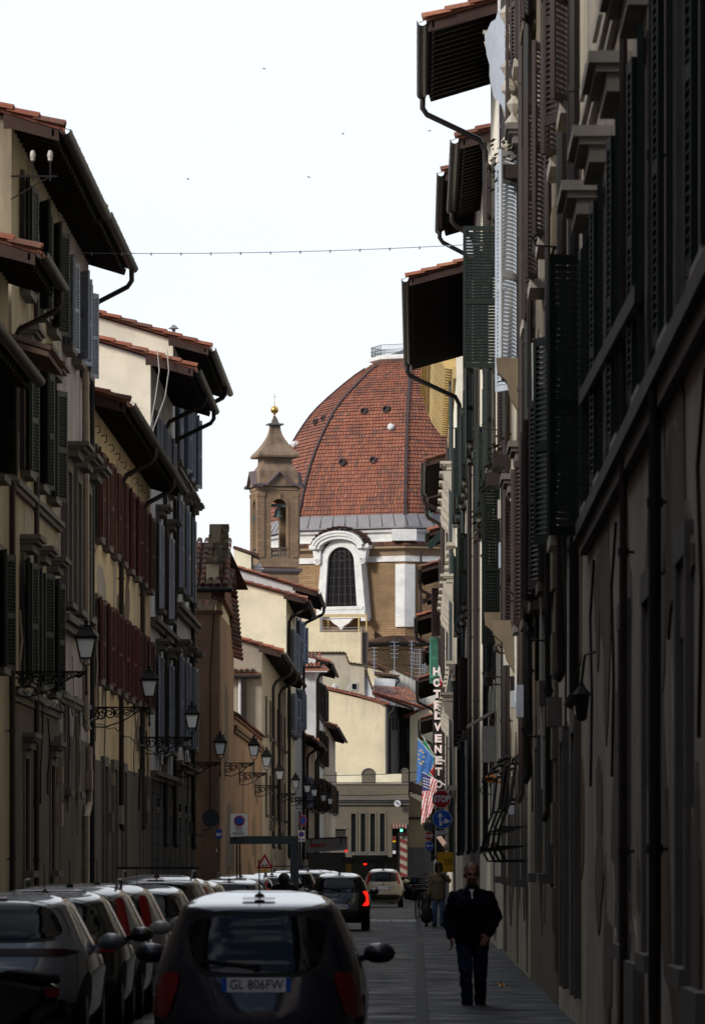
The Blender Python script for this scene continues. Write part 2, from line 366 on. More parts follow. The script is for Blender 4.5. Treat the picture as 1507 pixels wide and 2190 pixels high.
def YL(x,X=XL): return F*X/(x-VX)
# ================= LEFT ROW
G='houses along the left side of the street'
h=full_house('townhouse','low plaster house nearest on the left, cut by the edge of the view',-1,60,86.5,XL,9.5,.8,'p_taupe',
  rows=[(spread(61,86,8),4.8,1,1.9,dict(sh='sh_green')),(spread(61,86,8),1.4,1,2.0,dict(sill=0))],group=G)
h=full_house('townhouse','narrow house at left edge under a short tiled eave, small canopy below it',-1,86.6,91.6,XL,PZ(612,90.8),.85,'p_yellow',
  rows=[([89],8.2,1,1.7,dict(sh='sh_green')),([89],5.0,1,1.9,dict(sh='sh_green'))],pipes=((91.2,'pipe_brown',.05),),group=G)
mb=MB(); z=PZ(800,90.4)
mb.prism([(XL,z+.38),(XL+.98,z+.08),(XL+.98,z),(XL,z+.28)],87.3,90.8,'Y')
for i in range(15): half_tile(mb,(XL+.1,87.5+i*.23,z+.4),(XL+1.0,87.5+i*.23,z+.12),.08,(.3,0,1))
mb.build('canopy_roof','tiles_old',h)
h=full_house('townhouse','tall unseen plaster house left of the view, added to keep light off the street',-1,-40,59.9,XL,14.5,.8,'p_taupe',rows=[(spread(2,58,14),4.8,1,1.9,dict(sh='sh_green')),(spread(2,58,14),9,1,1.9,dict(sh='sh_green'))],group=G)  # out of view, added and sized to block light from the street
# A1 yellow, green shutters
t1=full_house('townhouse','tall yellow house at far left with dark green shutters and white insulators under its eave',-1,92.3,104.3,XL,14.35,.85,'p_yellow',
  rows=[([95,98.4,101.8],11.9,1.05,1.95,dict(sh='sh_green',ang=(8,25))),([95,98.4,101.8],8.7,1.05,2.1,dict(sh='sh_green',ang=(6,22),hood=.28)),
        ([95,98.4,101.8],5.0,1.05,2.1,dict(sh='sh_green',ang=(5,18),hood=.3)),([95.2,102],1.6,1.0,2.0,dict(sill=.15,hood=.2))],
  pipes=((97,'pipe_brown',.05,.3,False,13.2),),group=G)
band(t1,-1,XL,92.3,104.3,4.55,.25,.12); band(t1,-1,XL,92.3,104.3,8.2,.18,.14)
ins=thing('insulator_bracket','white porcelain insulators on an iron bracket beneath the left eave','insulator',(-6.4,92.1,13.9))
mb=MB()
for x in(-6.62,-6.32): mb.beam((x,92.1,13.52),(x,92.1,13.9),.025)
mb.beam((-7.0,92.1,13.6),(-6.2,92.1,13.6),.03); mb.beam((-7.0,92.1,13.2),(-6.35,92.1,13.58),.02); mb.build('bracket','iron',ins)
for x in(-6.62,-6.32): MB().lathe([(.022,0),(.04,.02),(.036,.06),(.05,.08),(.045,.14),(.03,.18),(.015,.19)],10,(x,92.1,13.86)).build('insulator','frame_white',ins,True)
# A2 mauve-grey plaster, stone hooded windows
t2=full_house('townhouse','grey plaster house with hooded stone windows and a long beige downpipe on the left',-1,104.4,114,XL,14.4,.87,'p_mauve',
  rows=[([106.2,109,111.8],12.0,.95,1.75,dict(sh='sh_blue',ang=(12,38),sill=.14)),
        ([105.9,108.9,112.2],6.9,1.15,2.6,dict(sh=None,hood=.42,sill=.1,t=.14,fw=.26)),
        ([106.4,109.8],3.2,.9,1.8,dict(sill=.1,t=.06)),([112.2],.2,1.1,2.6,dict(sill=0))],
  pipes=((111.0,'pipe_beige',.075,4.5,False,13.4),(113.6,'pipe_dark',.055)),group=G)
band(t2,-1,XL,104.4,114,6.35,.3,.22,'stone'); band(t2,-1,XL,104.4,114,4.9,.2,.1,'stone')
MB().tube([(XL+.1,112.6,4.2),(XL+.1,112.6,3.0),(XL+.12,111.3,2.7),(XL+.12,111.2,.4)],.07).build('drain_branch','pipe_beige',t2,True)
# A3 ochre with red shutters
Y3=YL(190); Y3b=YL(322)
t3=full_house('townhouse','ochre house with rows of open dark red shutters under a long brown eave',-1,Y3,Y3b,XL,11.5,.82,'p_ochre',
  rows=[(spread(Y3+1,Y3b-.4,8),8.85,1.05,1.9,dict(sh='sh_red',ang=(3,10),fw=.12,sill=.1)),
        (spread(Y3+1,Y3b-.4,8),5.75,1.05,1.75,dict(sh='sh_red',ang=(3,9),fw=.12,sill=.1)),
        ([Y3+5.2,Y3+9,Y3+13,Y3+21],.2,1.3,3.7,dict(sill=0,fw=.22,t=.09))],
  pipes=((YL(250),'pipe_dark',.06,2.5),(YL(296),'pipe_dark',.06,2.6)),group=G)
random.seed(3)
for i in range(9):
    y=Y3+2+i*2.6; MB().tube([(XL,y,11.25),(XL+.12,y,11.25),(XL+.12,y,11.12),(XL+.06,y,11.1)],.014,5).build('wall_hook','iron',t3)
for hh,ya,yb,hl,zz in((t1,92.35,104.3,[(94.7,95.7,1.6,3.6),(101.5,102.5,1.6,3.6)],4.5),(t3,Y3+.05,Y3b,[(y-.9,y+.9,.01,3.99) for y in(Y3+5.2,Y3+9,Y3+13,Y3+21)],4.0),(t2,104.5,114,[(111.6,112.8,.01,2.81),(105.9,106.9,3.2,4.3),(109.3,110.3,3.2,4.3)],4.3)): lower_coat(hh,-1,XL,ya,yb,zz,'base_shade',.03,hl)  # darker coat on the ground floors: street-level shade put into its colour
# A4 pale house
Y5=YL(370); Y6=YL(415)
t4=full_house('townhouse','tall off-white house with blank cream gable and blue-grey louvred shutters',-1,Y3b+.05,Y5,XL,14.7,1.15,'p_bluewhite',
  rows=[(spread(Y3b+.6,Y5-.3,3),12.2,1.0,1.5,dict(sh='sh_blue',ang=(2,10))),
        (spread(Y3b+.6,Y5-.3,2),8.6,1.15,2.3,dict(sh='sh_grey',ang=(1,4),hood=.32,sill=.16,fw=.2)),
        (spread(Y3b+.6,Y5-.3,2),4.9,1.15,2.4,dict(sh='sh_blue',ang=(1,4),hood=.34,sill=.16,fw=.2)),
        (spread(Y3b+1,Y5-1,3),.3,1.1,2.8,dict(sill=0))],
  pipes=((YL(345),'pipe_dark',.06,2.2),(YL(366),'pipe_dark',.06,2.2)),group=G)
MB().add([(XL-.0,Y3b+.035,0),(XL-9,Y3b+.035,0),(XL-9,Y3b+.035,15.0),(XL-4.5,Y3b+.035,16.38),(XL,Y3b+.035,15.03)],[(0,1,2,3,4)]).build('gable_wall','p_cream',t4,fix=False)
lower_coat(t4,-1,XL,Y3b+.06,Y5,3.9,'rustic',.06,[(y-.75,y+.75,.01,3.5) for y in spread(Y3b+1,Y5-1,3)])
band(t4,-1,XL,Y3b+.06,Y5,3.95,.25,.2); band(t4,-1,XL,Y3b+.06,Y5,8.0,.25,.2)
mb=MB();
for dx in(0,.25): mb.tube([(XL+.2+dx,Y3b-.35,15.25),(XL+.25+dx,Y3b-.38,14.7),(XL+.15+dx,Y3b-.35,14.0),(XL+.0+dx*.4,Y3b-.3,13.2),(XL-.05,Y3b-.1,12.6)],.014,5)
mb.build('hanging_cable','frame_white',t4)
t5=full_house('townhouse','tallest cream house on the left with deep dark eave and paired grey-blue shutters',-1,Y5+.05,Y6,XL,16.5,1.05,'p_bluewhite',depth=11,
  rows=[(spread(Y5+.6,Y6-.3,4),13.5,1.1,2.1,dict(sh='sh_blue',ang=(4,20))),
        (spread(Y5+.6,Y6-.3,3),9.8,1.15,2.6,dict(sh='sh_blue',ang=(1,5),hood=.34,sill=.16,fw=.2)),
        (spread(Y5+.6,Y6-.3,3),5.3,1.15,2.5,dict(sh='sh_blue',ang=(2,10),hood=.34,sill=.16,fw=.2)),
        (spread(Y5+1,Y6-1,3),.3,1.2,2.8,dict(sill=0))],
  pipes=((YL(405),'pipe_dark',.07,2.2),),group=G)
MB().add([(XL,Y5+.03,14),(XL-11,Y5+.03,14),(XL-11,Y5+.03,16.8),(XL-5.5,Y5+.03,18.48),(XL,Y5+.03,16.83)],[(0,1,2,3,4)]).build('gable_wall','p_cream',t5,fix=False)
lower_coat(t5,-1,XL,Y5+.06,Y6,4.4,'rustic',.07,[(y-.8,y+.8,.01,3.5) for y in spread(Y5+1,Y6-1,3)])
band(t5,-1,XL,Y5+.06,Y6,4.45,.28,.26); band(t5,-1,XL,Y5+.06,Y6,9.0,.28,.26); band(t5,-1,XL,Y5+.06,Y6,13.0,.2,.22)
vt=thing('roof_vent','small metal roof vent cap on the ridge of the cream gable','vent',(PX(371,Y5),Y5+.2,PZ(712,Y5)))
MB().lathe([(.05,0),(.05,.12),(.16,.14),(.02,.26)],10,wloc(vt)).build('cap','lead',vt,True)
LEFT=(t1,t2,t3,t4,t5)
# B orange building, set forward
XB=-6.25; YB=yb0=F*XB/(470-VX); YB1=F*XB/(500-VX)
tb=thing('house','windowless orange-brown plaster house set forward, with a mossy tiled tower roof','building',(XB,YB,0))
zb1=PZ(1312,YB); zt=PZ(1262,YB)
mb=MB(); mb.box(XB-4,XB,YB,YB1,0,zb1); mb.build('wall','p_orange',tb)
mb=MB(); xt=PX(458,YB+1); mb.box(XB-5,xt,YB+1.2,YB1+6,zb1-.3,PZ(1262,YB+1.2)); mb.box(xt,XB-.03,YB+3,YB1+.02,zb1+.002,PZ(1262,YB+3)); mb.build('tower_wall','p_sand',tb)
mb=MB(); tile_field(mb,(XB-4.1,YB-.02,zb1+.32),(0,-1,-.5),(1,0,0),1,17,.42,.24,.1); 
mb.box(XB-4.1,XB+.08,YB-.12,YB+.9,zb1+.002,zb1+.1); mb.build('coping','tiles_old',tb)
# tower roof: plane facing the camera, from eave (y=1258) up to ridge (y 1160)
ye=YB+.6; ze=PZ(1258,ye); yr=ye+3.4; zr=PZ(1160,yr)+.0
mb=MB(); L=math.hypot(yr-ye,zr-ze); u=Vector((0,ye-yr,ze-zr)).normalized()
x0=XB-5; x1=PX(500,ye)-.05
nu=int(L/.42); tile_field(mb,(x0,yr,zr+.05),u,(1,0,0),nu,int((x1-x0)/.24),L/nu)
mb.add([(x0,ye,ze-.02),(x1,ye,ze-.02),(x1-.3,yr,zr),(x0,yr,zr)],[(0,1,2,3)]); mb.add([(x0,yr,zr),(x1-.3,yr,zr),(x1+.3,yr+3.5,ze+.3),(x0,yr+3.5,ze+.3)],[(0,1,2,3)])
mb.build('roof','tiles_old',tb)
mb=MB(); mb.tube([(x0,ye-.12,ze-.05),(x1+.02,ye-.12,ze-.05)],.09); mb.build('gutter','gutter',tb,True)
mb=MB(); xd0,xd1=PX(440,ye),PX(466,ye); mb.box(xd0,xd1,ye+.35,ye+2.2,ze+.15,PZ(1205,ye)); mb.build('dormer','p_sand',tb)
mb=MB(); # mossy stack of tiles leaning on the roof
zc0=PZ(1206,ye+.3); zc1=PZ(1122,ye+1.2)
tile_n=15
for i in range(tile_n):
    z=zc0+(zc1-zc0)*i/tile_n; y=ye+.2+i*.07
    for j in range(4):
        x=PX(443,ye)+.1+j*.155+random.uniform(-.02,.02)
        mb.add([(x-.08,y,z),(x+.08,y,z),(x+.08,y+.5,z+.06),(x-.08,y+.5,z+.06),(x-.08,y,z+.085),(x+.08,y,z+.1),(x+.08,y+.5,z+.14),(x-.08,y+.5,z+.14)],
          [(0,3,2,1),(4,5,6,7),(0,1,5,4),(1,2,6,5),(3,0,4,7)])
mb.box(PX(443,ye)+.1,PX(476,ye)-.1,ye+.75,ye+1.6,zc0-.2,zc1-.05)
mb.build('chimney','lichen_tiles',tb)
mb=MB(); # side parapet with tiles stepping down along the street face
for i in range(34):
    y=YB+1+i*.4; z=ze+.9-abs(i-9)*.09 if i<14 else ze+.45-(i-14)*.13
    if y<YB1+.1: half_tile(mb,(XB-.25,y,z),(XB+.3,y,z-.22),.13,(.4,0,1))
mb.prism([(YB+1,ze-.3),(YB+1,ze+.4),(YB+4.5,ze+1.0),(YB1,ze+.3),(YB1,ze-.6)],XB-.3,XB+.12,'X')
mb.build('side_eave','tiles_old',tb)
mb=MB().tube([(PX(463,YB),YB-.03,ze-.3),(PX(459,YB),YB-.06,zb1+.6),(PX(458,YB),YB-.05,zb1+.1),(PX(470,YB)-.3,YB-.05,zb1-2),(PX(470,YB)-.3,YB-.05,3)],.018,5)
mb.build('cable','iron',tb)
# B2 lower orange wall
YB2=F*XB/(560-VX)
tb2=thing('garden_wall_house','low orange-brown street wall with streaked plaster and tiled coping','wall',(XB,YB1,0)); ztb=6.75
MB().box(XB-5,XB-.02,YB1+.02,YB2,0,ztb).build('wall','p_orange',tb2)
mb=MB();
for i in range(int((YB2-YB1)/.24)): half_tile(mb,(XB-.35,YB1+.1+i*.24,ztb+.28),(XB+.12,YB1+.1+i*.24,ztb+.08),.1,(.4,0,1))
mb.prism([(XB-.5,ztb+.002),(XB+.06,ztb+.002),(XB+.06,ztb+.07),(XB-.4,ztb+.24)],YB1+.02,YB2,'Y'); mb.build('coping','tiles_old',tb2)
band(tb2,-1,XB-.02,YB1+.03,YB2,ztb-.5,.25,.14,'p_rust')
# C house
YC1=F*XB/(612-VX)
tc=full_house('townhouse','grey-cream house with tiled hip roof, dormer and two dark downpipes',-1,YB2+.05,YC1,XB,10.25,.8,'p_beige',depth=7,
  rows=[(spread(YB2+2,YC1-1,6),7.1,.9,1.5,dict(sh=None,fw=.1,sill=.08)),(spread(YB2+2,YC1-1,6),3.8,.9,1.6,dict(sh=None,fw=.1,sill=.08))],
  pipes=((YB2+13,'pipe_dark',.07,2.4),(YB2+23,'pipe_dark',.07,2.4)),group=G)
mb=MB(); ye=YB2-.2; ze=PZ(1442,ye); x0,x1=PX(500,ye),PX(557,ye); yr=ye+3.2; zr=PZ(1392,yr); u=Vector((0,ye-yr,ze-zr)); L=u.length; nu=int(L/.42)
tile_field(mb,(x0-2,yr,zr+.05),u,(1,0,0),nu,int((x1-x0+2)/.24),L/nu); mb.prism([(ye,ze),(yr,zr),(yr,ze-.2),(ye,ze-.08)],x0-2,x1,'X'); mb.build('hip_roof','tiles_old',tc)
MB().box(PX(534,ye),PX(557,ye),ye+.5,ye+2.6,ze+.25,PZ(1388,ye)).build('dormer','p_cream',tc)
MB().tube([(x0-2,ye-.1,ze-.1),(x1,ye-.1,ze-.1)],.08).build('hip_gutter','gutter',tc,True)
MB().tube([(PX(513,ye),YB2-.05,ze-.2),(PX(513,ye),YB2-.05,7)],.07).build('white_downpipe','pipe_white',tc,True)
MB().box(PX(519,ye),PX(527,ye),YB2-.3,YB2,6.8,ze-.1).build('corner_pier','wood_dark',tc)
LEFTC=tc
# D, E lemon gable houses
XD=-6.25; YD1=YC1+.05; 
td=full_house('townhouse','pale yellow gabled house rising behind the low grey-cream one, blue shutters on the street side',-1,YD1,275,XD,14.4,.95,'p_lemon',depth=12,slope=.27,
  rows=[(spread(YD1+1,274,5),11.4,1.1,1.7,dict(sh='sh_blue',ang=(10,50))),(spread(YD1+1,274,5),8.2,1.1,1.8,dict(sh='sh_blue',ang=(10,50)))],
  pipes=((YD1+.6,'pipe_dark',.08,2),),group=G)
te=full_house('townhouse','pale house behind the yellow gable with a darker deep eave',-1,275.1,291,XD,15.7,1.15,'p_white',depth=13,slope=.3,
  rows=[(spread(276,290,4),12.6,1.0,1.8,dict(sh='sh_blue',ang=(10,50))),(spread(276,290,4),9,1.0,1.8,dict(sh='sh_blue',ang=(10,50)))],
  pipes=((290,'pipe_dark',.08,2),),group=G)
tg=full_house('townhouse','low cream house with short dark eave between taller shuttered fronts',-1,291.1,308,XD,PZ(1582,291),.6,'p_beige',depth=6,
  rows=[(spread(292,307,4),5,1,1.6,dict(sh='sh_blue'))],pipes=((300,'pipe_dark',.07,2),),group=G)
tg=full_house('townhouse','low dark-eaved house before the narrow white tower house',-1,308.1,331,XD,PZ(1606,331),.55,'p_beige',depth=6,
  rows=[(spread(309,330,5),5,1,1.6,dict(sh='sh_brown'))],pipes=((325,'pipe_dark',.08,2),),group=G)
tf=full_house('townhouse','narrow white-fronted tower house with tiled hip roof and dark red shutters',-1,331.1,356,XD,PZ(1436,345),.9,'p_white',depth=5,slope=.25,
  rows=[(spread(332,355,5),z,1.0,1.9,dict(sh='sh_brown',ang=(20,60))) for z in(11.2,8.2,5.2)],pipes=((331.6,'pipe_brown',.09,2),),group=G,verge=False)
mb=MB(); ye=330.4; ze=PZ(1432,ye)+.05; x0,x1=PX(636,ye),PX(703,ye); yr=ye+2.6; zr=ze+.95; u=Vector((0,ye-yr,ze-zr)); L=u.length; nu=int(L/.42)
tile_field(mb,(x0,yr,zr+.05),u,(1,0,0),nu,int((x1-x0-.35)/.24),L/nu); mb.add([(x0,ye,ze),(x1,ye,ze),(x1-.9,yr,zr),(x0,yr,zr)],[(0,1,2,3)]); mb.add([(x0,ye,ze-.12),(x1,ye,ze-.12),(x1,ye,ze-.01),(x0,ye,ze-.01)],[(0,1,2,3)])
mb.build('hip_roof','tiles',tf)
MB().box(x0,x1-.1,ye+.02,331.05,ze-.2,ze-.1).build('soffit','p_white',tf)
th=full_house('townhouse','beige house at the far left end of the street, small ragged tiled eave',-1,360,405,-6.15,PZ(1560,365),.75,'p_beige',depth=5,
  rows=[(spread(362,404,8),5.5,1,1.8,dict(sh='sh_brown'))],group=G,pipes=())
# ================= RIGHT ROW
XR=1.6; G='houses along the right side of the street'
def YR(x,X=XR): return F*X/(x-VX)
r1=full_house('townhouse','tall taupe house filling the right edge, stone window hoods above a moulded ledge',1,16,50,XR,17.5,1.1,'p_taupe',depth=10,
  rows=[([24.5,28.5,32.5,36.5,40.5,44.5,48],4.95,1.1,2.35,dict(sh='sh_green',sw=.34,ang=(2,5),hood=.27,sill=.06,fw=.17,sur='stone_pale',t=.05)),
        ([24.5,28.5,32.5,36.5,40.5,44.5,48],8.8,1.1,2.2,dict(sh=None,hood=.25,sill=.06,fw=.17,sur='stone_pale',t=.05)),
        ([27,31.5,36.2,40.5],1.1,1.0,2.4,dict(sill=.04,fw=.2,t=.05))],
  pipes=((33.8,'pipe_dark',.04,.3,False,16),(39.2,'pipe_brown',.03,.3,False,16)),group=G,eave=True,verge=False)
band(r1,1,XR,16,50,4.6,.26,.13,'stone'); band(r1,1,XR,16,50,8.35,.2,.1,'stone_pale')
full_house('townhouse','tall unseen plaster house right of the viewpoint, added to keep light off the street',1,-40,15.9,XR+.02,17.5,1.0,'p_taupe',rows=[(spread(-38,14,12),4.8,1,1.9,dict(sh='sh_green'))],group=G)  # out of view, row carried on past the viewpoint as a light blocker
h=thing('unseen_light_block','tall unseen house behind the viewpoint, added to block light from the open street end','building',(-3,-48,0)); mb=MB(); mb.prism([(-30,0),(30,0),(30,17),(0,20),(-30,17)],-58,-46,'Y'); mb.build('wall','p_taupe',h)  # out of view, added to close the sky opening behind the viewpoint
for x in range(-9,10,3):
    for z in (1.2,5,9,13): MB().box(x-.5,x+.5,-46,-45.95,z,z+2).build('window','glass',h)
# angled lower flap of shutter + sunblind arms
mb=MB(); mb.beam((1.47,35.4,5.5),(1.47,47.5,5.85),.05,.13); mb.build('sunblind_rail','sh_green',r1)
place(shutter_mesh(.34,2.6,'sh_green'),'shutter',r1,(XR-.06,49.4,4.75),R(110))
for y in(29,35,42,47.2): MB().tube([(XR-.03,y,4.4),(XR-.05,y+.4,3.9),(XR-.04,y+.2,3.2),(XR-.05,y+.3,2.4)],.013,5).build('wall_cable','iron',r1)
for y in(26.5,30,38.4): MB().box(XR-.08,XR-.003,y-.9,y+.9,.1,1.0).build('plinth','stone',r1)
r2=full_house('townhouse','cream house with a thick dark downpipe, second from the right edge',1,50.05,60,XR,17.9,1.1,'p_ivory',
  rows=[([53,57],5.2,1,2.2,dict(sh='sh_green',ang=(8,25),sur='stone_pale')),([53,57],9.2,1,2.2,dict(sh='sh_brown',ang=(8,25),sur='stone_pale')),([53,57],13,1,2,dict(sh='sh_brown',ang=(8,25))),([52.5,56.6],.4,1.1,2.6,dict(sill=0,sur='stone'))],
  pipes=((54.9,'pipe_dark',.055,3.6,False,17.5),(50.8,'pipe_dark',.05,3.2,False,17.5)),group=G,verge=False)
r3=full_house('townhouse','old yellow stone-edged house with brown shutters and weathered plaster on the right',1,60.05,75,XR,18.4,1.2,'p_old',
  rows=[([62.5,67,72],5.0,1,2.2,dict(sh='sh_brown',ang=(5,20),sur='p_old')),([62.5,67,72],9.0,1,2.2,dict(sh='sh_brown',ang=(5,20),sur='stone_pale')),([62.5,67,72],13,1,2,dict(sh='sh_brown',ang=(5,20),sur='p_old')),([63,68.5],1.6,1,1.6,dict(sill=.1))],
  pipes=((71.3,'pipe_dark',.06,2.8,False,18),(61.2,'pipe_brown',.04,2.2,False,18)),group=G,verge=False)
mb=MB()
for i in range(36): 
    w=.07 if i%2 else .04; mb.box(XR-w,XR-.002,60.1+.0,60.7+(.35 if i%2 else 0),.5+i*.48,.5+i*.48+.46)
mb.build('corner_quoins','p_old',r3)
r4=full_house('townhouse','pale house with light grey louvred shutters and a ragged sheet hanging high up',1,75.05,99,XR,18.9,1.25,'p_ivory',
  rows=[([80],8.9,.75,3.4,dict(sh='sh_grey',ang=(22,32),hood=.2,sw=.62)),([90,94.5],8.8,1,2.1,dict(sh='sh_brown',ang=(3,9),sur='p_old')),
        ([78,84.5,91],13.4,1,2.2,dict(sh='sh_brown',ang=(4,10),sur='stone_pale')),
        ([78,84.5],5.2,1,2.2,dict(sh='sh_brown',ang=(6,16),sur='stone',hood=.2)),([77.5,83,88.5,96],1.5,1,1.5,dict(sill=.12,sur='stone'))],
  pipes=((88.6,'pipe_dark',.075,2.6,False,18.5),(96.5,'pipe_white',.04,12.5,False,18.6),(76.2,'pipe_brown',.05,2.6,False,18.5)),group=G,verge=False)
put_window(r4,1,XR,96.7,5.7,.9,2.9,sh='sh_green',ang=60,sw=.36,leaf=(1,0))
place(shutter_mesh(.68,2.62,'sh_green'),'shutter',r4,(XR-.06,98.6,10.9),R(90))
# ragged sheet / broken awning
mb=MB(); random.seed(11); g=[]
for i in range(9):
    for j in range(7):
        u=i/8; w=j/6; x=XR-.06-.42*(1-u)*(1-.35*w)+random.uniform(-.02,.02); g.append((x,88-3.0*u+random.uniform(-.1,.1),15.4-2.2*w*(.45+.55*u)+.25*u+random.uniform(-.04,.04)))
mb.add(g,[(i*7+j,i*7+j+1,(i+1)*7+j+1,(i+1)*7+j) for i in range(8) for j in range(6)]); mb.build('ragged_sheet','sh_grey',r4,True,fix=False)
MB().beam((XR,87.9,15.4),(XR-.5,88,15.45),.06).beam((XR,87.9,13.6),(XR-.46,88,15.3),.05).build('sheet_bracket','stone_pale',r4); mb=MB(); mb.tube([(XR-.1,82.7,12.5),(XR-.1,85,15.3)],.02)
for i in range(9):
    z=12.6+i*.33; mb.lathe([(.02,-.17),(.10+.03*math.sin(i*2),-.05),(.13,.03),(.03,.16)],7,(XR-.12-.05*math.sin(i*1.7),82.7+i*.28,z))
mb.build('carved_bracket','stone_pale',r4)
# upper/lower carved brackets hanging over the street
for y,z in((79,8.3),(83,4.6),(93,5.2)):
    MB().prism([(XR,z),(XR,z+.9),(XR-.42,z+.9),(XR-.40,z+.68),(XR-.26,z+.55),(XR-.2,z+.3),(XR-.08,z+.1)],y-.22,y+.22,'Y').build('console','p_old',r4)
r5=full_house('townhouse','tall cream house whose short dark eave hangs topmost over the street on the right',1,102,111.5,XR-.05,17.75,1.35,'p_cream',depth=7,
  rows=[([105,109],13.5,1,1.9,dict(sh='sh_brown',ang=(4,12))),([105,109],9.5,1,2,dict(sh='sh_green',ang=(4,12))),([105,109],5.5,1,2,dict(sh='sh_green',ang=(4,12)))],
  pipes=((111.3,'pipe_dark',.06,2),),group=G)
r6=full_house('townhouse','house with cream gable strip under red tiled verge, gutter second from the top',1,117.5,130,XR-.05,17.6,.62,'p_cream',depth=7,
  rows=[([120,125],13.5,1,1.9,dict(sh='sh_green',ang=(4,12))),([120,125],9.5,1,2,dict(sh='sh_green',ang=(4,12)))],pipes=((129.5,'pipe_dark',.06,2),),group=G)
r7=full_house('townhouse','narrow dark house with short gutter just above the string of lights',1,134,146,XR-.05,PZ(430,139),.85,'p_grey',depth=6,
  rows=[([137,142],12.5,1,1.9,dict(sh='sh_green',ang=(10,30)))],pipes=((145,'pipe_dark',.06,2),),group=G)
r8=full_house('townhouse','house with the broadest black overhanging eave, red tiles above a long gutter',1,147.3,172.5,XR-.1,PZ(597,148)-.15,1.72,'p_beige',depth=8,slope=.28,
  rows=[(spread(148,172,5),12.5,1.1,2,dict(sh='sh_green',ang=(10,30))),(spread(148,172,5),9,1.1,2,dict(sh='sh_green',ang=(10,30))),(spread(148,172,5),5.5,1.1,2,dict(sh='sh_brown',ang=(10,30)))],
  pipes=((171.5,'pipe_dark',.075,2),(160,'pipe_green',.06,2,False,15)),group=G)
# Q : big house with corbelled yellow cornice
XQ=1.32; zq=PZ(935,207)
tq=street_house('palazzo','ivory palazzo with a deep corbelled ochre cornice and hooded windows',1,177,207,XQ,zq+1.9,.4,'p_cream',depth=10,cat='building',eave=False,group=G,
   pipes=((206.5,'pipe_brown',.07,2,False,zq-.2),(183,'pipe_green',.08,2,False,zq)))
mb=MB()
for i,(d,z0,z1) in enumerate(((.95,.9,1.25),(1.05,1.252,1.6),(1.15,1.602,2.1))): mb.box(XQ-d,XQ-.003+.3,178-d*.35,207+d*.2,zq+z0,zq+z1)
y=178.3
while y<206.6:
    mb.prism([(XQ-.003,zq-.05),(XQ-.35,zq+.0),(XQ-.72,zq+.5),(XQ-.86,zq+.898),(XQ-.003,zq+.898)],y,y+.62,'Y'); y+=1.02
mb.box(XQ-.12,XQ-.002,177,207,zq-.45,zq-.06)
mb.build('cornice','ochre_cornice',tq)
for z,hh in((12.6,2.2),(8.6,2.4),(4.4,2.6)):
    for y in spread(178.5,206,6):
        put_window(tq,1,XQ,y,z,1.2,hh,sur='stone_pale',hood=.42,sill=.2,fw=.24,t=.1)
        for s in(-.85,.85): MB().prism([(XQ-.1,z+hh+.2),(XQ-.42,z+hh+.2),(XQ-.36,z+hh-.1),(XQ-.1,z+hh-.4)],y+s-.1,y+s+.1,'Y').build('window_corbel','stone_pale',tq)
band(tq,1,XQ,177,207,8.0,.35,.22,'stone_pale'); band(tq,1,XQ,177,207,4.0,.35,.22,'stone_pale')
def rh(lab,Y0,Y1,ge,X,over,wall,**k):
    return full_house('townhouse',lab,1,Y0,Y1,X,PZ(ge,Y0),over,wall,depth=6,group=G,**k)
XF=1.28
rh('cream-gabled house with a red tiled verge directly beyond the ochre cornice',210.5,229,990,XF,.92,'p_cream',rows=[([214,222],12,1,2,dict(sh='sh_brown'))],pipes=((228.5,'pipe_brown',.08,2),))
rh('small pink-cream gable below the taller cream one, dark gutter bracketed to it',231,241,1060,XF,.75,'p_cream',pipes=((240,'pipe_brown',.08,2),))
rh('house far right whose eave is hung with a folded green awning',243,252,1140,XF,.7,'p_grey')
rh('house far right with twin overlapping gutters under red tiles',253,266,1218,XF,1.05,'p_beige',pipes=((265,'pipe_brown',.08,2),),rows=[([261],12.9,1,2.3,dict(sh='sh_brown',ang=60))])
rh('house far right with a crooked low gutter above the brown shutters',267,272,1280,XF,.8,'p_rust')
rh('house far right with a double bent gutter and teal shutters',273,292,1322,XF,1.22,'p_beige',pipes=((290,'pipe_dark',.09,2),),rows=[([277,286],11.5,1,2.0,dict(sh='sh_teal',ang=70))])
rh('dark low-eaved house far right beside the teal shutters',293,312,1392,XF,.8,'p_rust')
rh('house far right with red tiles level with the top of the vertical hotel letters',315,348,1455,XF,1.15,'p_beige',pipes=((346,'pipe_dark',.09,2),))
rh('farthest house of the right row, small ragged eave over a pale gable',352,388,1540,XF,1.0,'p_cream',pipes=((386,'pipe_dark',.1,2),))
t=thing('awning','folded dark green awning hanging from a far right eave','awning',(XF-.3,242.8,PZ(1155,243)))
MB().beam((XF-.02,242.7,PZ(1135,243)),(XF-.72,242.6,PZ(1172,243)),.12,.3).build('cloth','pipe_green',t)
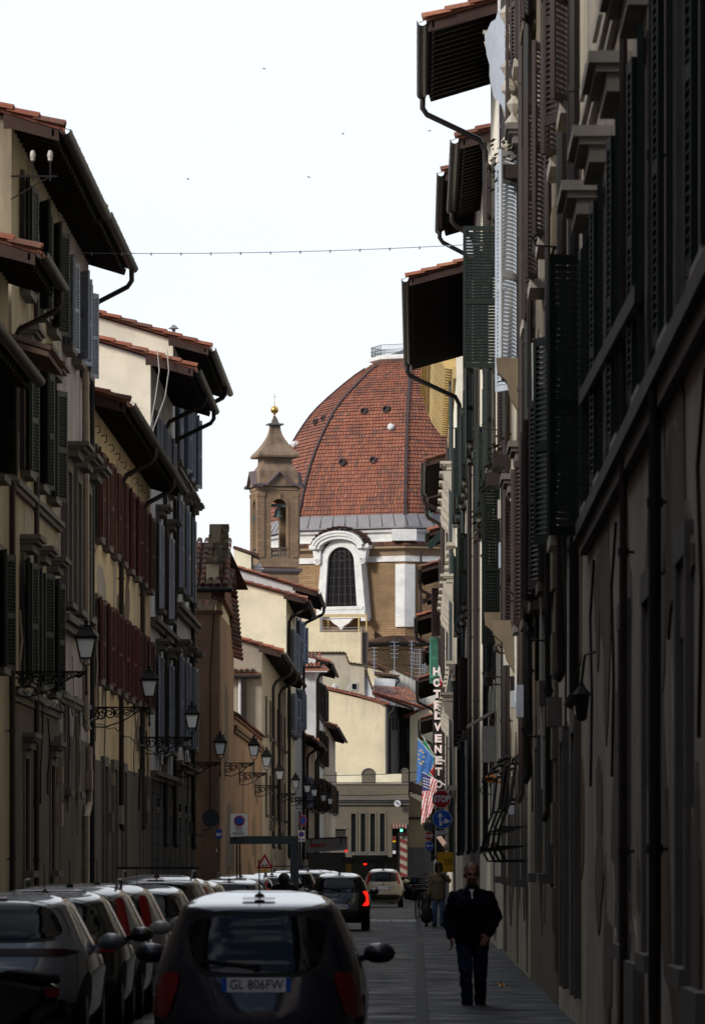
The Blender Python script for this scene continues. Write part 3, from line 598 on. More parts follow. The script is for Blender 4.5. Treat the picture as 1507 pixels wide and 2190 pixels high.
# iron basket grilles and rustication of lower right walls
def grille(Y,z0,z1,lab,X=XR,w=1.3,d=.42):
    t=thing('window_grille',lab,'grille',(X,Y,z0),'basket window grilles on the right wall'); mb=MB()
    def prof(k): return [(0,0),(-d*.75,.02),(-d,.22),(-d*.92,.5),(-d*.55,.9),(-d*.35,(z1-z0)-.02),(0,z1-z0)]
    n=9
    for i in range(n):
        y=Y-w/2+w*i/(n-1); mb.tube([(X+a,y,z0+b) for a,b in prof(0)],.014,5)
    for a,b in prof(0)[1:6]: mb.tube([(X,Y-w/2,z0+b),(X+a,Y-w/2,z0+b),(X+a,Y+w/2,z0+b),(X,Y+w/2,z0+b)],.014,5)
    for i in range(4):
        y=Y-w/2+.16+i*.32; c=[(X-d-.02,y+.1*math.cos(q*math.pi/5)*(1-q/14),z0+.2+.1*math.sin(q*math.pi/5)*(1-q/14)) for q in range(12)]; mb.tube(c,.01,4)
        for q in range(5): mb.lathe([(.004,0),(.03,.03),(.004,.07)],5,(X-.2-.05*q,y+.03*q,z1-.1+.03*math.sin(q)))
    mb.build('bars','iron',t); return t
for Y,l in((77.5,'dark bulging iron basket grille nearest on the right wall'),(83,'second bulging iron basket grille along the right wall'),(88.5,'third bulging iron basket grille along the right wall'),(96,'farthest bulging iron basket grille on the right wall')): grille(Y,1.75,3.3,l)
mb=MB(); w=thing('wall_lantern','small dark wall lantern hanging on an iron arm from the near right house','lamp',(XR-.25,47.5,3.1))
mb.lathe([(.015,-.02),(.045,0),(.07,.2),(.085,.22),(.03,.29),(.01,.34)],6,(XR-.13,47.5,3.0)); mb.tube([(XR,47.5,3.6),(XR-.1,47.5,3.57),(XR-.13,47.5,3.33)],.014,5); mb.build('lantern','iron',w)
b1=thing('meter_box','pale grey wall box with slanted lid on the right wall','box',(XR-.12,104,4.2)); mb=MB(); mb.box(XR-.32,XR-.04,103.6,104.4,3.7,4.4); mb.prism([(XR-.04,4.75),(XR-.62,4.42),(XR-.62,4.36),(XR-.04,4.7)],103.5,104.5,'Y'); mb.build('casing','frame_white',b1)
b1=thing('orange_lamp','small orange warning lamp on the right wall','lamp',(XR-.2,99.4,3.3)); MB().lathe([(.03,-.06),(.09,-.05),(.1,.04),(.04,.1)],10,(XR-.22,99.4,3.3)).tube([(XR,99.4,3.25),(XR-.2,99.4,3.25)],.02).build('casing','orange_l' if 'orange_l' in MAT else plain('orange_l',(200,120,30)).name,b1)
plain('slit_glass',(52,60,58),.4)
RIGHT=(r1,r2,r3,r4,r5,r8)
# ================= END OF STREET
S_=428.0
def wallpoly(mb,pts,Y,t=.4): mb.prism([(PX(x,Y),PZ(y,Y)) for x,y in pts],Y,Y+t,'Y')
te=thing('end_building','beige street-end building with round-topped merlons, moulded cornice and four tall slit windows','building',(-4,S_,0))
# merlon outline
pts=[(560,1900),(560,1680)]
def merl(x0,x1,top=1645,base=1678):
    c=(x0+x1)/2; r=(x1-x0)/2; return [(x0,base),(x0,top+r*.9)]+[(c-r*math.cos(a),top+r*.9-r*.9*math.sin(a)) for a in [math.pi*i/8 for i in range(1,8)]]+[(x1,top+r*.9),(x1,base)]
holes=[(x-5,x+5,1740,1822) for x in(755.5,776,796.5,817)]+[(838,868,1768,1880),(711,739,1773,1792)]
mb=MB(); Y=S_
hs=[(PX(a,Y),PX(b,Y),PZ(d,Y),PZ(c,Y)) for a,b,c,d in holes]
xs=sorted(set([PX(560,Y),PX(873,Y)]+[v for h in hs for v in h[:2]])); zs=sorted(set([0,PZ(1678,Y)]+[v for h in hs for v in h[2:]]))
for i in range(len(xs)-1):
    for j in range(len(zs)-1):
        cx=(xs[i]+xs[i+1])/2; cz=(zs[j]+zs[j+1])/2
        if any(h[0]<cx<h[1] and h[2]<cz<h[3] for h in hs): continue
        mb.add([(xs[i],Y,zs[j]),(xs[i+1],Y,zs[j]),(xs[i+1],Y,zs[j+1]),(xs[i],Y,zs[j+1])],[(0,1,2,3)])
for a,b,c,d in hs: mb.add([(a,Y,c),(b,Y,c),(b,Y,d),(a,Y,d),(a,Y+.5,c),(b,Y+.5,c),(b,Y+.5,d),(a,Y+.5,d)],[(0,1,5,4),(1,2,6,5),(2,3,7,6),(3,0,4,7)])
mb.box(PX(560,Y),PX(873,Y),Y+.6,Y+9,0,PZ(1682,Y)); mb.add([(PX(560,Y),Y,PZ(1678,Y)),(PX(873,Y),Y,PZ(1678,Y)),(PX(873,Y),Y+.6,PZ(1678,Y)),(PX(560,Y),Y+.6,PZ(1678,Y))],[(0,1,2,3)])
mb.add([(PX(873,Y),Y,0),(PX(873,Y),Y+9,0),(PX(873,Y),Y+9,PZ(1678,Y)),(PX(873,Y),Y,PZ(1678,Y))],[(0,1,2,3)])
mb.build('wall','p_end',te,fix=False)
for a,b in((688,719),(773,803),(858,884)):
    mb=MB(); m=merl(a,min(b,873) if a==858 else b); mb.prism([(PX(x,Y),PZ(y,Y)+.003) for x,y in m],Y+.0,Y+1.6,'Y'); mb.build('merlon','p_end',te)
    mb=MB(); mm=[(x+(1.5 if 0 else 0),y) for x,y in m[1:-1]]
    for i in range(len(mm)-1): mb.beam((PX(mm[i][0],Y),Y+.8,PZ(mm[i][1],Y)+.06),(PX(mm[i+1][0],Y),Y+.8,PZ(mm[i+1][1],Y)+.06),1.72,.08,(0,1,0) if 0 else (0,0,1))
    mb.build('merlon_cap','stone',te)
mb=MB()
for a,b,d in((1707,1711,.5),(1711.3,1715,.36),(1715.3,1721,.2)): mb.box(PX(706,Y),PX(875,Y),Y-d,Y-.003,PZ(b,Y),PZ(a,Y))
mb.box(PX(560,Y),PX(873,Y),Y-.08,Y+.5,PZ(1678,Y)+.001,PZ(1675,Y))
mb.build('cornice','stone',te)
for a,b,c,d in hs[:4]:
    w=MB().box(a,b,Y+.42,Y+.46,c,d).build('window','slit_glass',te)
    fr=MB(); fr.box(a-.14,a,Y-.05,Y-.002,c-.1,d+.2).box(b,b+.14,Y-.05,Y-.002,c-.1,d+.2).box(a,b,Y-.052,Y-.004,d,d+.22)
    for k in range(1,4): fr.box(a,b,Y+.36,Y+.41,c+(d-c)*k/4,c+(d-c)*k/4+.05)
    fr.build('window_frame','p_end',te)
a,b,c,d=hs[5]; mb=MB()
for k in range(5): mb.beam(((a),Y+.2,c+(d-c)*(k+.5)/5),(b,Y+.2,c+(d-c)*(k+.5)/5),.12,.03)
mb.box(a-.1,b+.1,Y-.06,Y-.003,d,d+.15); mb.build('vent_louvre','stone',te)
a,b,c,d=hs[4]; MB().box(a,b,Y+.45,Y+.48,c,d).build('door','wood_dark',te)
# shop front awnings red/white
def striped(name,mb_red,mb_white,par): 
    mb_red.build(name,'red_cloth',par); mb_white.build(name+'_stripes','white_sheet',par)
plain('red_cloth',(104,36,30),.8); plain('stripe_white',(140,130,116),.8); plain('sign_red',(188,22,28),.45,var=.08); plain('sign_blue',(30,90,196),.45,var=.08); plain('sign_white',(236,238,240),.45,var=.06,scale=2); plain('black',(14,14,15),.6); plain('sign_yellow',(232,176,36),.6,var=.15); plain('sign_back',(72,80,88),.5,.3)
aw=thing('shop_awning','red and white striped awning with hanging striped side curtain at the end building','awning',(PX(852,Y),Y-.4,PZ(1768,Y)))
r_=MB(); w_=MB(); x0,x1=PX(837,Y),PX(869,Y)
for i in range(10):
    xa=x0+(x1-x0)*i/10; xb=x0+(x1-x0)*(i+1)/10-.002; (r_ if i%2==0 else w_).prism([(Y-.01,PZ(1761,Y)),(Y-.8,PZ(1768,Y)),(Y-.8,PZ(1772,Y)),(Y-.78,PZ(1768,Y)-.03),(Y-.01,PZ(1761,Y)-.05)],xa,xb,'X')
r_.build('canopy','red_cloth',aw); w_.build('canopy','stripe_white',aw)
r_=MB(); w_=MB(); x0,x1=PX(855,Y),PX(870,Y)
for i in range(12):
    za=PZ(1774+i*9,Y); zb=PZ(1774+(i+1)*9,Y)+.002
    (r_ if i%2==0 else w_).add([(x0,Y-.5,za),(x1,Y-.62,za-.25),(x1,Y-.62,zb-.25),(x0,Y-.5,zb),(x0,Y-.46,za),(x1,Y-.58,za-.25),(x1,Y-.58,zb-.25),(x0,Y-.46,zb)],[(0,1,2,3),(7,6,5,4),(0,4,5,1),(3,2,6,7),(0,3,7,4),(1,5,6,2)])
r_.build('curtain','red_cloth',aw); w_.build('curtain','stripe_white',aw)
tl=thing('traffic_light','small green signal light glowing in the dark doorway','light',(PX(858,Y),Y-.9,PZ(1776,Y)))
plain('green_glow',(60,220,140),.4,emit=(90,255,170),es=3); plain('red_glow',(220,20,16),.3,emit=(255,34,22),es=1.15,var=.1); plain('tail_red',(120,10,14),.25,var=.1,spec=.5)
MB().box(PX(858,Y)-.16,PX(858,Y)+.16,Y-.86,Y-.7,PZ(1789,Y),PZ(1770,Y)).build('housing','black',tl); MB().disc((PX(858,Y),Y-.89,PZ(1776,Y)),.11,.03,12).build('green_lens','green_glow',tl)
po=thing('shop_poster','small stack of red and dark posters beside the striped doorway','poster',(PX(842,Y),Y-.2,PZ(1800,Y)))
for y0,y1,m in((1788,1797,'red_cloth'),(1798,1801,'sign_yellow'),(1802,1817,'black'),(1819,1826,'white_sheet')): MB().box(PX(839,Y),PX(846,Y),Y-.24,Y-.2,PZ(y1,Y),PZ(y0,Y)).build('panel',m,po)
ck=thing('round_sign','small round white sign with a dark diagonal stroke on the cornice wall','sign',(PX(849.5,Y),Y-.6,PZ(1718.5,Y))); MB().disc((PX(849.5,Y),Y-.62,PZ(1718.5,Y)),.27,.05).tube([(PX(849,Y),Y-.55,PZ(1718,Y)),(PX(849,Y),Y,PZ(1718,Y))],.03).build('disc','white_sheet',ck); MB().beam((PX(846.5,Y),Y-.63,PZ(1715,Y)),(PX(853,Y),Y-.63,PZ(1721,Y)),.02,.09).build('stroke','black',ck)
# yellow annex to the right of end building
Y=430; ta=thing('annex','yellow annex with grey painted base and red tiled lean-to roof at street end','building',(1,Y,0))
mb=MB(); mb.prism([(PX(873,Y)+.01,0),(PX(873,Y)+.01,PZ(1700,Y)),(PX(905,Y),PZ(1718,Y)),(PX(1010,Y),PZ(1760,Y)),(PX(1010,Y),0)],Y,Y+8,'Y'); mb.build('wall','p_ochre2',ta)
mb=MB(); mb.prism([(PX(873,Y)+.02,0),(PX(873,Y)+.02,PZ(1812,Y)),(PX(1010,Y),PZ(1812,Y)),(PX(1010,Y),0)],Y-.04,Y-.002,'Y'); mb.build('painted_base','p_grey',ta)
MB().tube([(PX(874,Y),Y-.1,PZ(1749,Y)),(PX(960,Y),Y-.1,PZ(1750,Y))],.08).build('pipe','pipe_brown',ta,True)
mb=MB(); mb.prism([(PX(870,Y),PZ(1668,Y)),(PX(1000,Y),PZ(1722,Y)),(PX(1000,Y),PZ(1734,Y)),(PX(870,Y),PZ(1690,Y))],Y-.5,Y+5,'Y'); mb.build('roof','tiles_old',ta)
# ================= MIDDLE DISTANCE HOUSES
def gable_house(name,lab,Y,front,mat,depth=8,roof=None,rmat='tiles',side=None,sidemat=None,rt=.22,name2='building'):
    t=thing(name,lab,name2,(PX(front[0][0],Y),Y,0))
    mb=MB(); mb.prism([(PX(x,Y),PZ(y,Y)) for x,y in front],Y,Y+depth,'Y'); mb.build('wall',mat,t)
    if roof:
        rb=MB()
        for (xa,ya),(xb,yb) in zip(roof,roof[1:]):
            a=Vector((PX(xa,Y),Y-.25,PZ(ya,Y))); b=Vector((PX(xb,Y),Y-.25,PZ(yb,Y))); L=(b-a).length; n=max(1,int(L/.4)); 
            d=(b-a)/L; nr=Vector((-d.z,0,d.x)); nr=nr if nr.z>0 else -nr
            rb.prism([(a.x,a.z),(b.x,b.z),(b.x+nr.x*.12,b.z+nr.z*.12),(a.x+nr.x*.12,a.z+nr.z*.12)],Y-.25,Y+depth+.3,'Y')
            dn=d if d.z<0 else -d; hi=a if d.z<0 else b
            for i in range(n):
                for row in(0,.22,.44,.66):
                    p=hi+dn*(i*L/n)+nr*(.13+random.uniform(0,.02))+Vector((0,row+.02,0)); half_tile(rb,p,p+dn*(L/n+.08)+nr*.03,.09,nr,4,.11)
        rb.build('roof',rmat,t)
    return t
# J big yellow house + side walls with their shade put into the dark wall colour
Y=455; 
tj=gable_house('house','large pale yellow gable wall with grey damp bloom above the merlons, red tiled roof',Y,[(640,1900),(640,1462),(690,1474),(823,1506),(826,1900)],'p_bloom',5,[(640,1458),(690,1472),(760,1488),(829,1508)])
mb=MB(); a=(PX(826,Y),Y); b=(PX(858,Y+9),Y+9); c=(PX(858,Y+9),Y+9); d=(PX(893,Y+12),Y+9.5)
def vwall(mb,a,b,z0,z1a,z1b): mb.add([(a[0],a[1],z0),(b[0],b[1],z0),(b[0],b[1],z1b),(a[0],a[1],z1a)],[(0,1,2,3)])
vwall(mb,(a[0]+.003,a[1]),b,0,PZ(1506,Y),PZ(1512,Y+9)); vwall(mb,c,d,0,PZ(1512,Y+9),PZ(1520,Y+9)); mb.build('side_wall','p_side_shade',tj,fix=False)
mb=MB(); a3=(PX(829,Y)+.1,Y-.3,PZ(1504,Y)+.1); mb.prism([(Y-.3,0),(Y+9,0)][:0] or [(Y-.3,PZ(1506,Y)),(Y+10,PZ(1512,Y+10)),(Y+10,PZ(1512,Y+10)+.25),(Y-.3,PZ(1506,Y)+.25)],PX(812,Y),PX(832,Y),'X')
tile_field(mb,(PX(795,Y),Y+1.5,PZ(1478,Y)),(1,.12,-.30),(0,1,0),11,34,.42,.25)
mb.add([(PX(795,Y),Y+.2,PZ(1482,Y)),(PX(884,Y),Y+.9,PZ(1512,Y)),(PX(886,Y),Y+10,PZ(1512,Y)),(PX(795,Y),Y+10,PZ(1478,Y)),(PX(884,Y),Y+.9,PZ(1518,Y)),(PX(886,Y),Y+10,PZ(1520,Y))],[(0,1,2,3),(1,4,5,2)])
mb.build('side_roof','tiles',tj)
mb=MB().tube([(PX(842,Y),Y+.2,PZ(1512,Y)),(PX(838,Y),Y-.1,PZ(1522,Y)),(PX(829,Y),Y-.15,PZ(1530,Y)),(PX(828.5,Y),Y-.15,2)],.09).tube([(PX(834,Y),Y+1.5,PZ(1535,Y)),(PX(834,Y),Y+1.5,2)],.1); mb.build('downpipe','pipe_brown',tj,True)
for x0,x1,y0,y1,yy in((839,843,1535,1562,5),(846,850,1535,1562,7),(869,876,1560,1608,9)):
    MB().box(PX(x0,Y+yy),PX(x1,Y+yy),Y+yy-1.6,Y+yy+.8,PZ(y1,Y+yy),PZ(y0,Y+yy)).build('window','glass',tj)
MB().lathe([(.25,-.25),(.3,0),(.2,.2),(.05,.3)],12,(PX(716,Y),Y-.0,PZ(1469,Y))).build('roof_vent','frame_white',tj,True)
MB().tube([(PX(745,Y),Y-.1,PZ(1478,Y)),(PX(745,Y),Y-.1,PZ(1470,Y)),(PX(749,Y),Y-.1,PZ(1468,Y)),(PX(752,Y),Y-.1,PZ(1474,Y))],.09).build('roof_pipe','frame_white',tj,True)
# low lit wall behind merlons
MB().box(PX(690,445),PX(870,445),445,446,0,PZ(1655,445)).build('parapet_wall','p_lemon',tj)
# L right cream house
Y=462; gable_house('house','cream house behind the flags, red tiled verge sloping up to the right',Y,[(876,1900),(876,1530),(905,1518),(960,1500),(960,1900)],'p_sand',8,[(866,1536),(905,1518),(950,1500)])
# M pale house with crested parapet and small white window
Y=480; tm=thing('house','pale patched house with scalloped grey coping and one tiny white-framed window','building',(PX(700,Y),Y,0))
mb=MB(); mb.prism([(PX(x,Y),PZ(y,Y)) for x,y in((600,1900),(600,1398),(738,1398),(746,1420),(779,1424),(779,1900))],Y,Y+6,'Y'); mb.build('wall','p_ivory',tm)
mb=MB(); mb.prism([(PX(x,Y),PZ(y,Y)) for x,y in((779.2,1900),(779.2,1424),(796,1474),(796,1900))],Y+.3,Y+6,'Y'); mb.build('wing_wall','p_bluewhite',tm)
mb=MB(); pp=[(600,1398),(738,1398),(746,1420),(779,1424),(796,1476)]
for (xa,ya),(xb,yb) in zip(pp,pp[1:]):
    a=Vector((PX(xa,Y),Y,PZ(ya,Y)+.1)); b=Vector((PX(xb,Y),Y,PZ(yb,Y)+.1)); mb.beam(a+Vector((0,.2,-.03)),b+Vector((0,.2,-.03)),.7,.16); n=int((b-a).length/.3)
    for i in range(n): 
        p=a+(b-a)*((i+.5)/n); half_tile(mb,p+Vector((0,-.3,.0)),p+Vector((0,.6,.02)),.12,(0,0,1))
mb.build('coping','lichen_tiles',tm)
w=MB().box(PX(749,Y),PX(765,Y),Y-.08,Y-.003,PZ(1477,Y),PZ(1459,Y)).build('window_frame','frame_white',tm); MB().box(PX(752.5,Y),PX(762,Y),Y-.12,Y-.083,PZ(1474,Y),PZ(1462.5,Y)).build('pane','glass',w)
# N yellow block with terrace
Y=500; tn=thing('house','pale yellow block with an open rooftop terrace frame in front of the great window','building',(PX(700,Y),Y,0))
MB().prism([(PX(x,Y),PZ(y,Y)) for x,y in((600,1900),(600,1345),(646,1323),(684,1313),(684,1352),(773,1352),(773,1900))],Y,Y+6,'Y').build('wall','p_sand',tn)
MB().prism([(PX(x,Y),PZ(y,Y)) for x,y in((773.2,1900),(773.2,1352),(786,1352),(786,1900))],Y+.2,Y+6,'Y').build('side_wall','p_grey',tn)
mb=MB()
for x in(685,700,766,783): mb.beam((PX(x,Y),Y+(.2 if x in(685,783) else 3.5),PZ(1352,Y)),(PX(x,Y),Y+(.2 if x in(685,783) else 3.5),PZ(1316,Y)),.13)
mb.beam((PX(685,Y),Y+.2,PZ(1315,Y)),(PX(783,Y),Y+.2,PZ(1315,Y)),.14); mb.beam((PX(685,Y),Y+3.5,PZ(1315,Y)),(PX(783,Y),Y+3.5,PZ(1315,Y)),.12); mb.build('terrace_frame','ochre_cornice',tn)
mb=MB(); mb.beam((PX(685,Y),Y+.1,PZ(1348,Y)),(PX(785,Y),Y+.1,PZ(1348,Y)),.05); mb.beam((PX(685,Y),Y+.1,PZ(1342,Y)),(PX(785,Y),Y+.1,PZ(1342,Y)),.04); mb.tube([(PX(687,Y),Y+.1,PZ(1352,Y)),(PX(687,Y),Y+.1,PZ(1318,Y))],.06,6); mb.build('terrace_rail','rail_blue',tn)
MB().tube([(PX(773,Y),Y-.1,PZ(1340,Y)),(PX(773,Y),Y-.1,PZ(1420,Y))],.08).lathe([(.1,0),(.16,.25),(.1,.5)],8,(PX(774,Y),Y,PZ(1352,Y))).build('chimney_pipe','pipe_beige',tn,True)
tp=thing('satellite_box','white satellite box on the terrace corner','antenna',(PX(697,Y),Y+.6,PZ(1320,Y))); MB().box(PX(689,Y),PX(704,Y),Y+.5,Y+.9,PZ(1325,Y),PZ(1318,Y)).build('box','frame_white',tp)
# O small roofs
Y=492; gable_house('house','small cream house with dark tiled eave beside the yellow block',Y,[(786,1900),(786,1428),(815,1436),(832,1445),(832,1900)],'p_sand',6,[(784,1416),(822,1432)],'tiles_old')
Y=488; to=gable_house('house','little white annex under a bent gutter below the small cream house',Y,[(800,1900),(800,1450),(845,1452),(845,1900)],'p_bluewhite',5,[(800,1441),(852,1450)],'tiles_old')
MB().tube([(PX(853,Y),Y-.3,PZ(1451,Y)),(PX(853,Y),Y-.3,PZ(1457,Y)),(PX(846,Y),Y-.1,PZ(1463,Y)),(PX(846,Y),Y-.1,PZ(1476,Y))],.08).build('downpipe','pipe_dark',to,True)
mb=MB(); tile_field(mb,(PX(778,Y-4),Y-3,PZ(1466,Y-4)),(.25,-1,-.3),(1,0,-.05),12,15,.42,.27); mb.build('lower_roof','tiles',to)
# P white stained wall
Y=494; gable_house('house','white wall streaked with black rain stains below the aerials',Y,[(845,1900),(832,1436),(845,1432),(908,1462),(935,1480),(935,1900)],'p_stain',6,[(842,1432),(905,1462),(935,1478)],'tiles_old')
# aerials
def aerial(px,py0,py1,Y,lab,n=6,w=12,sq=False):
    t=thing('tv_aerial',lab,'antenna',(PX(px,Y),Y,PZ(py0,Y)),'rooftop aerials'); mb=MB(); x=PX(px,Y); k=Y/F
    mb.tube([(x,Y,PZ(py0,Y)),(x,Y,PZ(py1,Y))],.035,5)
    for i in range(n):
        z=PZ(py1,Y)-(i*.35+.05); ww=(w-i*.8)*k*.5*(1 if i%2 else .8); mb.beam((x-ww,Y,z),(x+ww,Y,z),.035)
    if sq:
        for i in range(5): mb.beam((x+(i-2)*w*k*.2,Y,PZ(py1,Y)-.1),(x+(i-2)*w*k*.2,Y,PZ(py1,Y)-1.6),.03)
    mb.build('rods','rail_blue',t)
aerial(800,1445,1384,486,'small fan-shaped aerial, leftmost over the roofs',7,16)
aerial(843,1440,1372,490,'tall thin aerial mast in the middle of the roofs',5,22)
aerial(880,1462,1370,491,'tall pale aerial with many crossbars, right of the middle mast',9,14)
aerial(897,1470,1388,491,'large square grid aerial, rightmost over the stained wall',9,30,True)
aerial(908,1470,1400,492,'low square aerial close to the right-hand eaves',7,14,True)
# ================= BASILICA DOME
CX=-.36; YC=600.0
def oct_pt(r,k,z,ph=-3): a=R(ph+45*k); return Vector((CX+r*math.sin(a),YC-r*math.cos(a),z))
def ring(mb,r0,z0,r1,z1,ph=-3):
    for k in range(8):
        a,b,c,d=oct_pt(r0,k,z0),oct_pt(r0,k+1,z0),oct_pt(r1,k+1,z1),oct_pt(r1,k,z1); mb.add([a,b,c,d],[(0,1,2,3)])
def solid_ring(mb,prof):
    for (r0,z0),(r1,z1) in zip(prof,prof[1:]): ring(mb,r0,z0,r1,z1)
dome=thing('basilica_dome','huge red tiled octagonal dome above a brown brick drum with white stone bands','basilica',(CX,YC,0))
ZB=39.9; KZ=.0545; PR=[(0,16.9),(40,16.4),(75,15.85),(110,15.2),(146,14.3),(185,13.1),(223,11.75),(250,10.4),(272,9.05),(292,7.75),(309,6.6),(322,5.5),(334,4.6)]
PR=[(ZB+a*KZ,r) for a,r in PR]
def prof(t):
    f=t*(len(PR)-1); i=min(int(f),len(PR)-2); f-=i; return PR[i][0]*(1-f)+PR[i+1][0]*f, PR[i][1]*(1-f)+PR[i+1][1]*f
pts=[(0,0)]; N=400; acc=[0]
for i in range(1,N+1):
    z0,r0=prof((i-1)/N); z1,r1=prof(i/N); acc.append(acc[-1]+math.hypot(z1-z0,r1-r0))
rows=50; lv=[]; j=0
for q in range(rows+1):
    tgt=acc[-1]*q/rows
    while j<N and acc[j]<tgt-1e-6:j+=1
    lv.append(prof(j/N))
mb=MB(); solid_ring(mb,[(r-.08,z) for z,r in lv]); mb.build('roof_shell','pipe_brown',dome,fix=False)
random.seed(5)
mb=MB()
for k in range(-3,2):
    for q in range(rows):
        (z0,r0),(z1,r1)=lv[q],lv[q+1]
        a,b,c,d=oct_pt(r0,k,z0),oct_pt(r0,k+1,z0),oct_pt(r1,k+1,z1),oct_pt(r1,k,z1)
        Wd=(b-a).length; n=int(Wd/.41)+2; nrm=(b-a).cross(d-a).normalized()
        if nrm.dot(a-Vector((CX,YC,z0)))<0:nrm=-nrm
        for i in range(n):
            t0=.5+(i-n/2+.06)*.41/Wd; t1=.5+(i-n/2+.94)*.41/Wd; t0=max(t0,.004); t1=min(t1,.996); l=random.uniform(.0,.05)
            if t1-t0<.01: continue
            p0=a.lerp(b,t0)+nrm*(.07+l);p1=a.lerp(b,t1)+nrm*(.07+l);p2=c.lerp(d,1-t1).lerp(p1,.06)+nrm*.0;p3=d.lerp(c,t0).lerp(p0,.06)
            mb.add([p0,p1,p2,p3,a.lerp(b,t0)-nrm*.02,a.lerp(b,t1)-nrm*.02],[(0,1,2,3),(4,5,1,0)])
mb.build('roof_tiles','dome_tiles',dome,fix=False)
plain('rib',(74,60,60),.85,var=.35,scale=2)
for k in range(-2,2):
    mb=MB(); P=[oct_pt(r+.1,k,z) for z,r in lv[::3]]
    for a,b in zip(P,P[1:]): mb.beam(a,b+(b-a)*.04,.34,.24,(P[0]-Vector((CX,YC,P[0].z))).normalized())
    mb.build('rib','rib',dome)
def on_face(k,u,z,off=.15):
    i=min(range(len(lv)),key=lambda q:abs(lv[q][0]-z)); zz,r=lv[i]; a,b=oct_pt(r,k,z),oct_pt(r,k+1,z); n=(b-a).cross(Vector((0,0,1))).normalized()
    if n.dot(a-Vector((CX,YC,z)))<0:n=-n
    return a.lerp(b,u)+n*off,n
for k,u,py in((-1,.42,872),(-1,.72,870),(-1,.34,985),(-1,.66,983),(-2,.5,886),(-2,.72,882)):
    z=PZ(py,586); p,n=on_face(k,u,z); M=Matrix.Translation(p)@n.to_track_quat('Z','Y').to_matrix().to_4x4()
    mb=MB(M); mb.lathe([(.42,-.6),(.42,.2),(.34,.24),(.28,.24),(.28,.05)],14,cap=False); o=mb.build('oculus','rib',dome,True); MB(M).disc((0,0,.02),.30,.03,14,'Z').build('opening','black',o)
for k,u,py in((-1,.82,911),(-2,.2,931)):
    p,n=on_face(k,u,PZ(py,586)); M=Matrix.Translation(p)@n.to_track_quat('Z','Y').to_matrix().to_4x4(); MB(M).lathe([(.36,-.2),(.4,.3),(.25,.5),(.05,.5)],9).build('roof_hatch','stone_white',dome)
# lantern platform
zt=lv[-1][0]
mb=MB(); solid_ring(mb,[(4.3,zt-.1),(4.7,zt+.1),(5.0,zt+.22),(5.0,zt+.55),(4.8,zt+.68),(3.0,zt+.68)]); mb.build('lantern_base','stone_white',dome)
mb=MB()
for k in range(8):
    a,b=oct_pt(4.75,k,zt+.68),oct_pt(4.75,k+1,zt+.68)
    for i in range(15): p=a.lerp(b,i/15); mb.beam(p,p+Vector((0,0,1.15)),.035)
    for h in(.25,.6,1.15): mb.beam(a+Vector((0,0,h)),b+Vector((0,0,h)),.05)
mb.build('lantern_railing','pipe_dark',dome)
mb=MB(); solid_ring(mb,[(3.6,zt+.69),(3.4,zt+.8),(.5,zt+1.9),(.05,zt+1.9)]); mb.build('lantern_skylight','glass',dome)
# skirt, cornices, drum
mb=MB(); solid_ring(mb,[(16.95,ZB+.25),(17.1,ZB+.12),(18.0,ZB-1.2),(18.0,ZB-1.35),(16.5,ZB-1.4)])
mb.build('lead_skirt','lead',dome)
mb=MB()
for k in range(-3,2):
    for i in range(9):
        a=oct_pt(17.0,k,ZB+.2).lerp(oct_pt(17.0,k+1,ZB+.2),i/9); b=oct_pt(18.0,k,ZB-1.2).lerp(oct_pt(18.0,k+1,ZB-1.2),(i+.25)/9); mb.beam(a+Vector((0,0,.03)),b+Vector((0,-.03,.06)),.06,.05)
mb.build('skirt_seams','pipe_dark',dome)
z=ZB-1.4; mb=MB(); solid_ring(mb,[(16.6,z),(17.7,z-.05),(17.6,z-.35),(17.25,z-.5),(17.15,z-1.15),(17.3,z-1.25),(17.3,z-1.4),(16.5,z-1.5)]); mb.build('white_cornice','stone_white',dome)
zc=z-1.45
mb=MB(); solid_ring(mb,[(16.5,zc+.0),(17.2,zc-.05),(17.75,zc-.55),(17.75,zc-.7),(17.2,zc-.85),(17.0,zc-1.5),(16.9,zc-1.6)]); mb.build('brick_cornice','stone_brown',dome)
mb=MB()
for k in range(-3,2):
    a,b=oct_pt(17.2,k,zc+.0),oct_pt(17.2,k+1,zc+.0); a2,b2=oct_pt(17.8,k,zc-.5),oct_pt(17.8,k+1,zc-.5); n=int((b-a).length/.28)
    for i in range(n): t_=(i+.5)/n; half_tile(mb,a.lerp(b,t_)+Vector((0,0,.04)),a2.lerp(b2,t_)+Vector((0,0,.06)),.12,(0,-.5,1))
mb.build('cornice_tiles','tiles_old',dome)
zw1=PZ(1182,583); zw0=PZ(1200,583)
mb=MB(); solid_ring(mb,[(16.6,zw1+.1),(16.95,zw1+.08),(17.0,zw1),(17.0,zw0),(16.6,zw0-.05)]); mb.build('white_band','stone_white',dome)
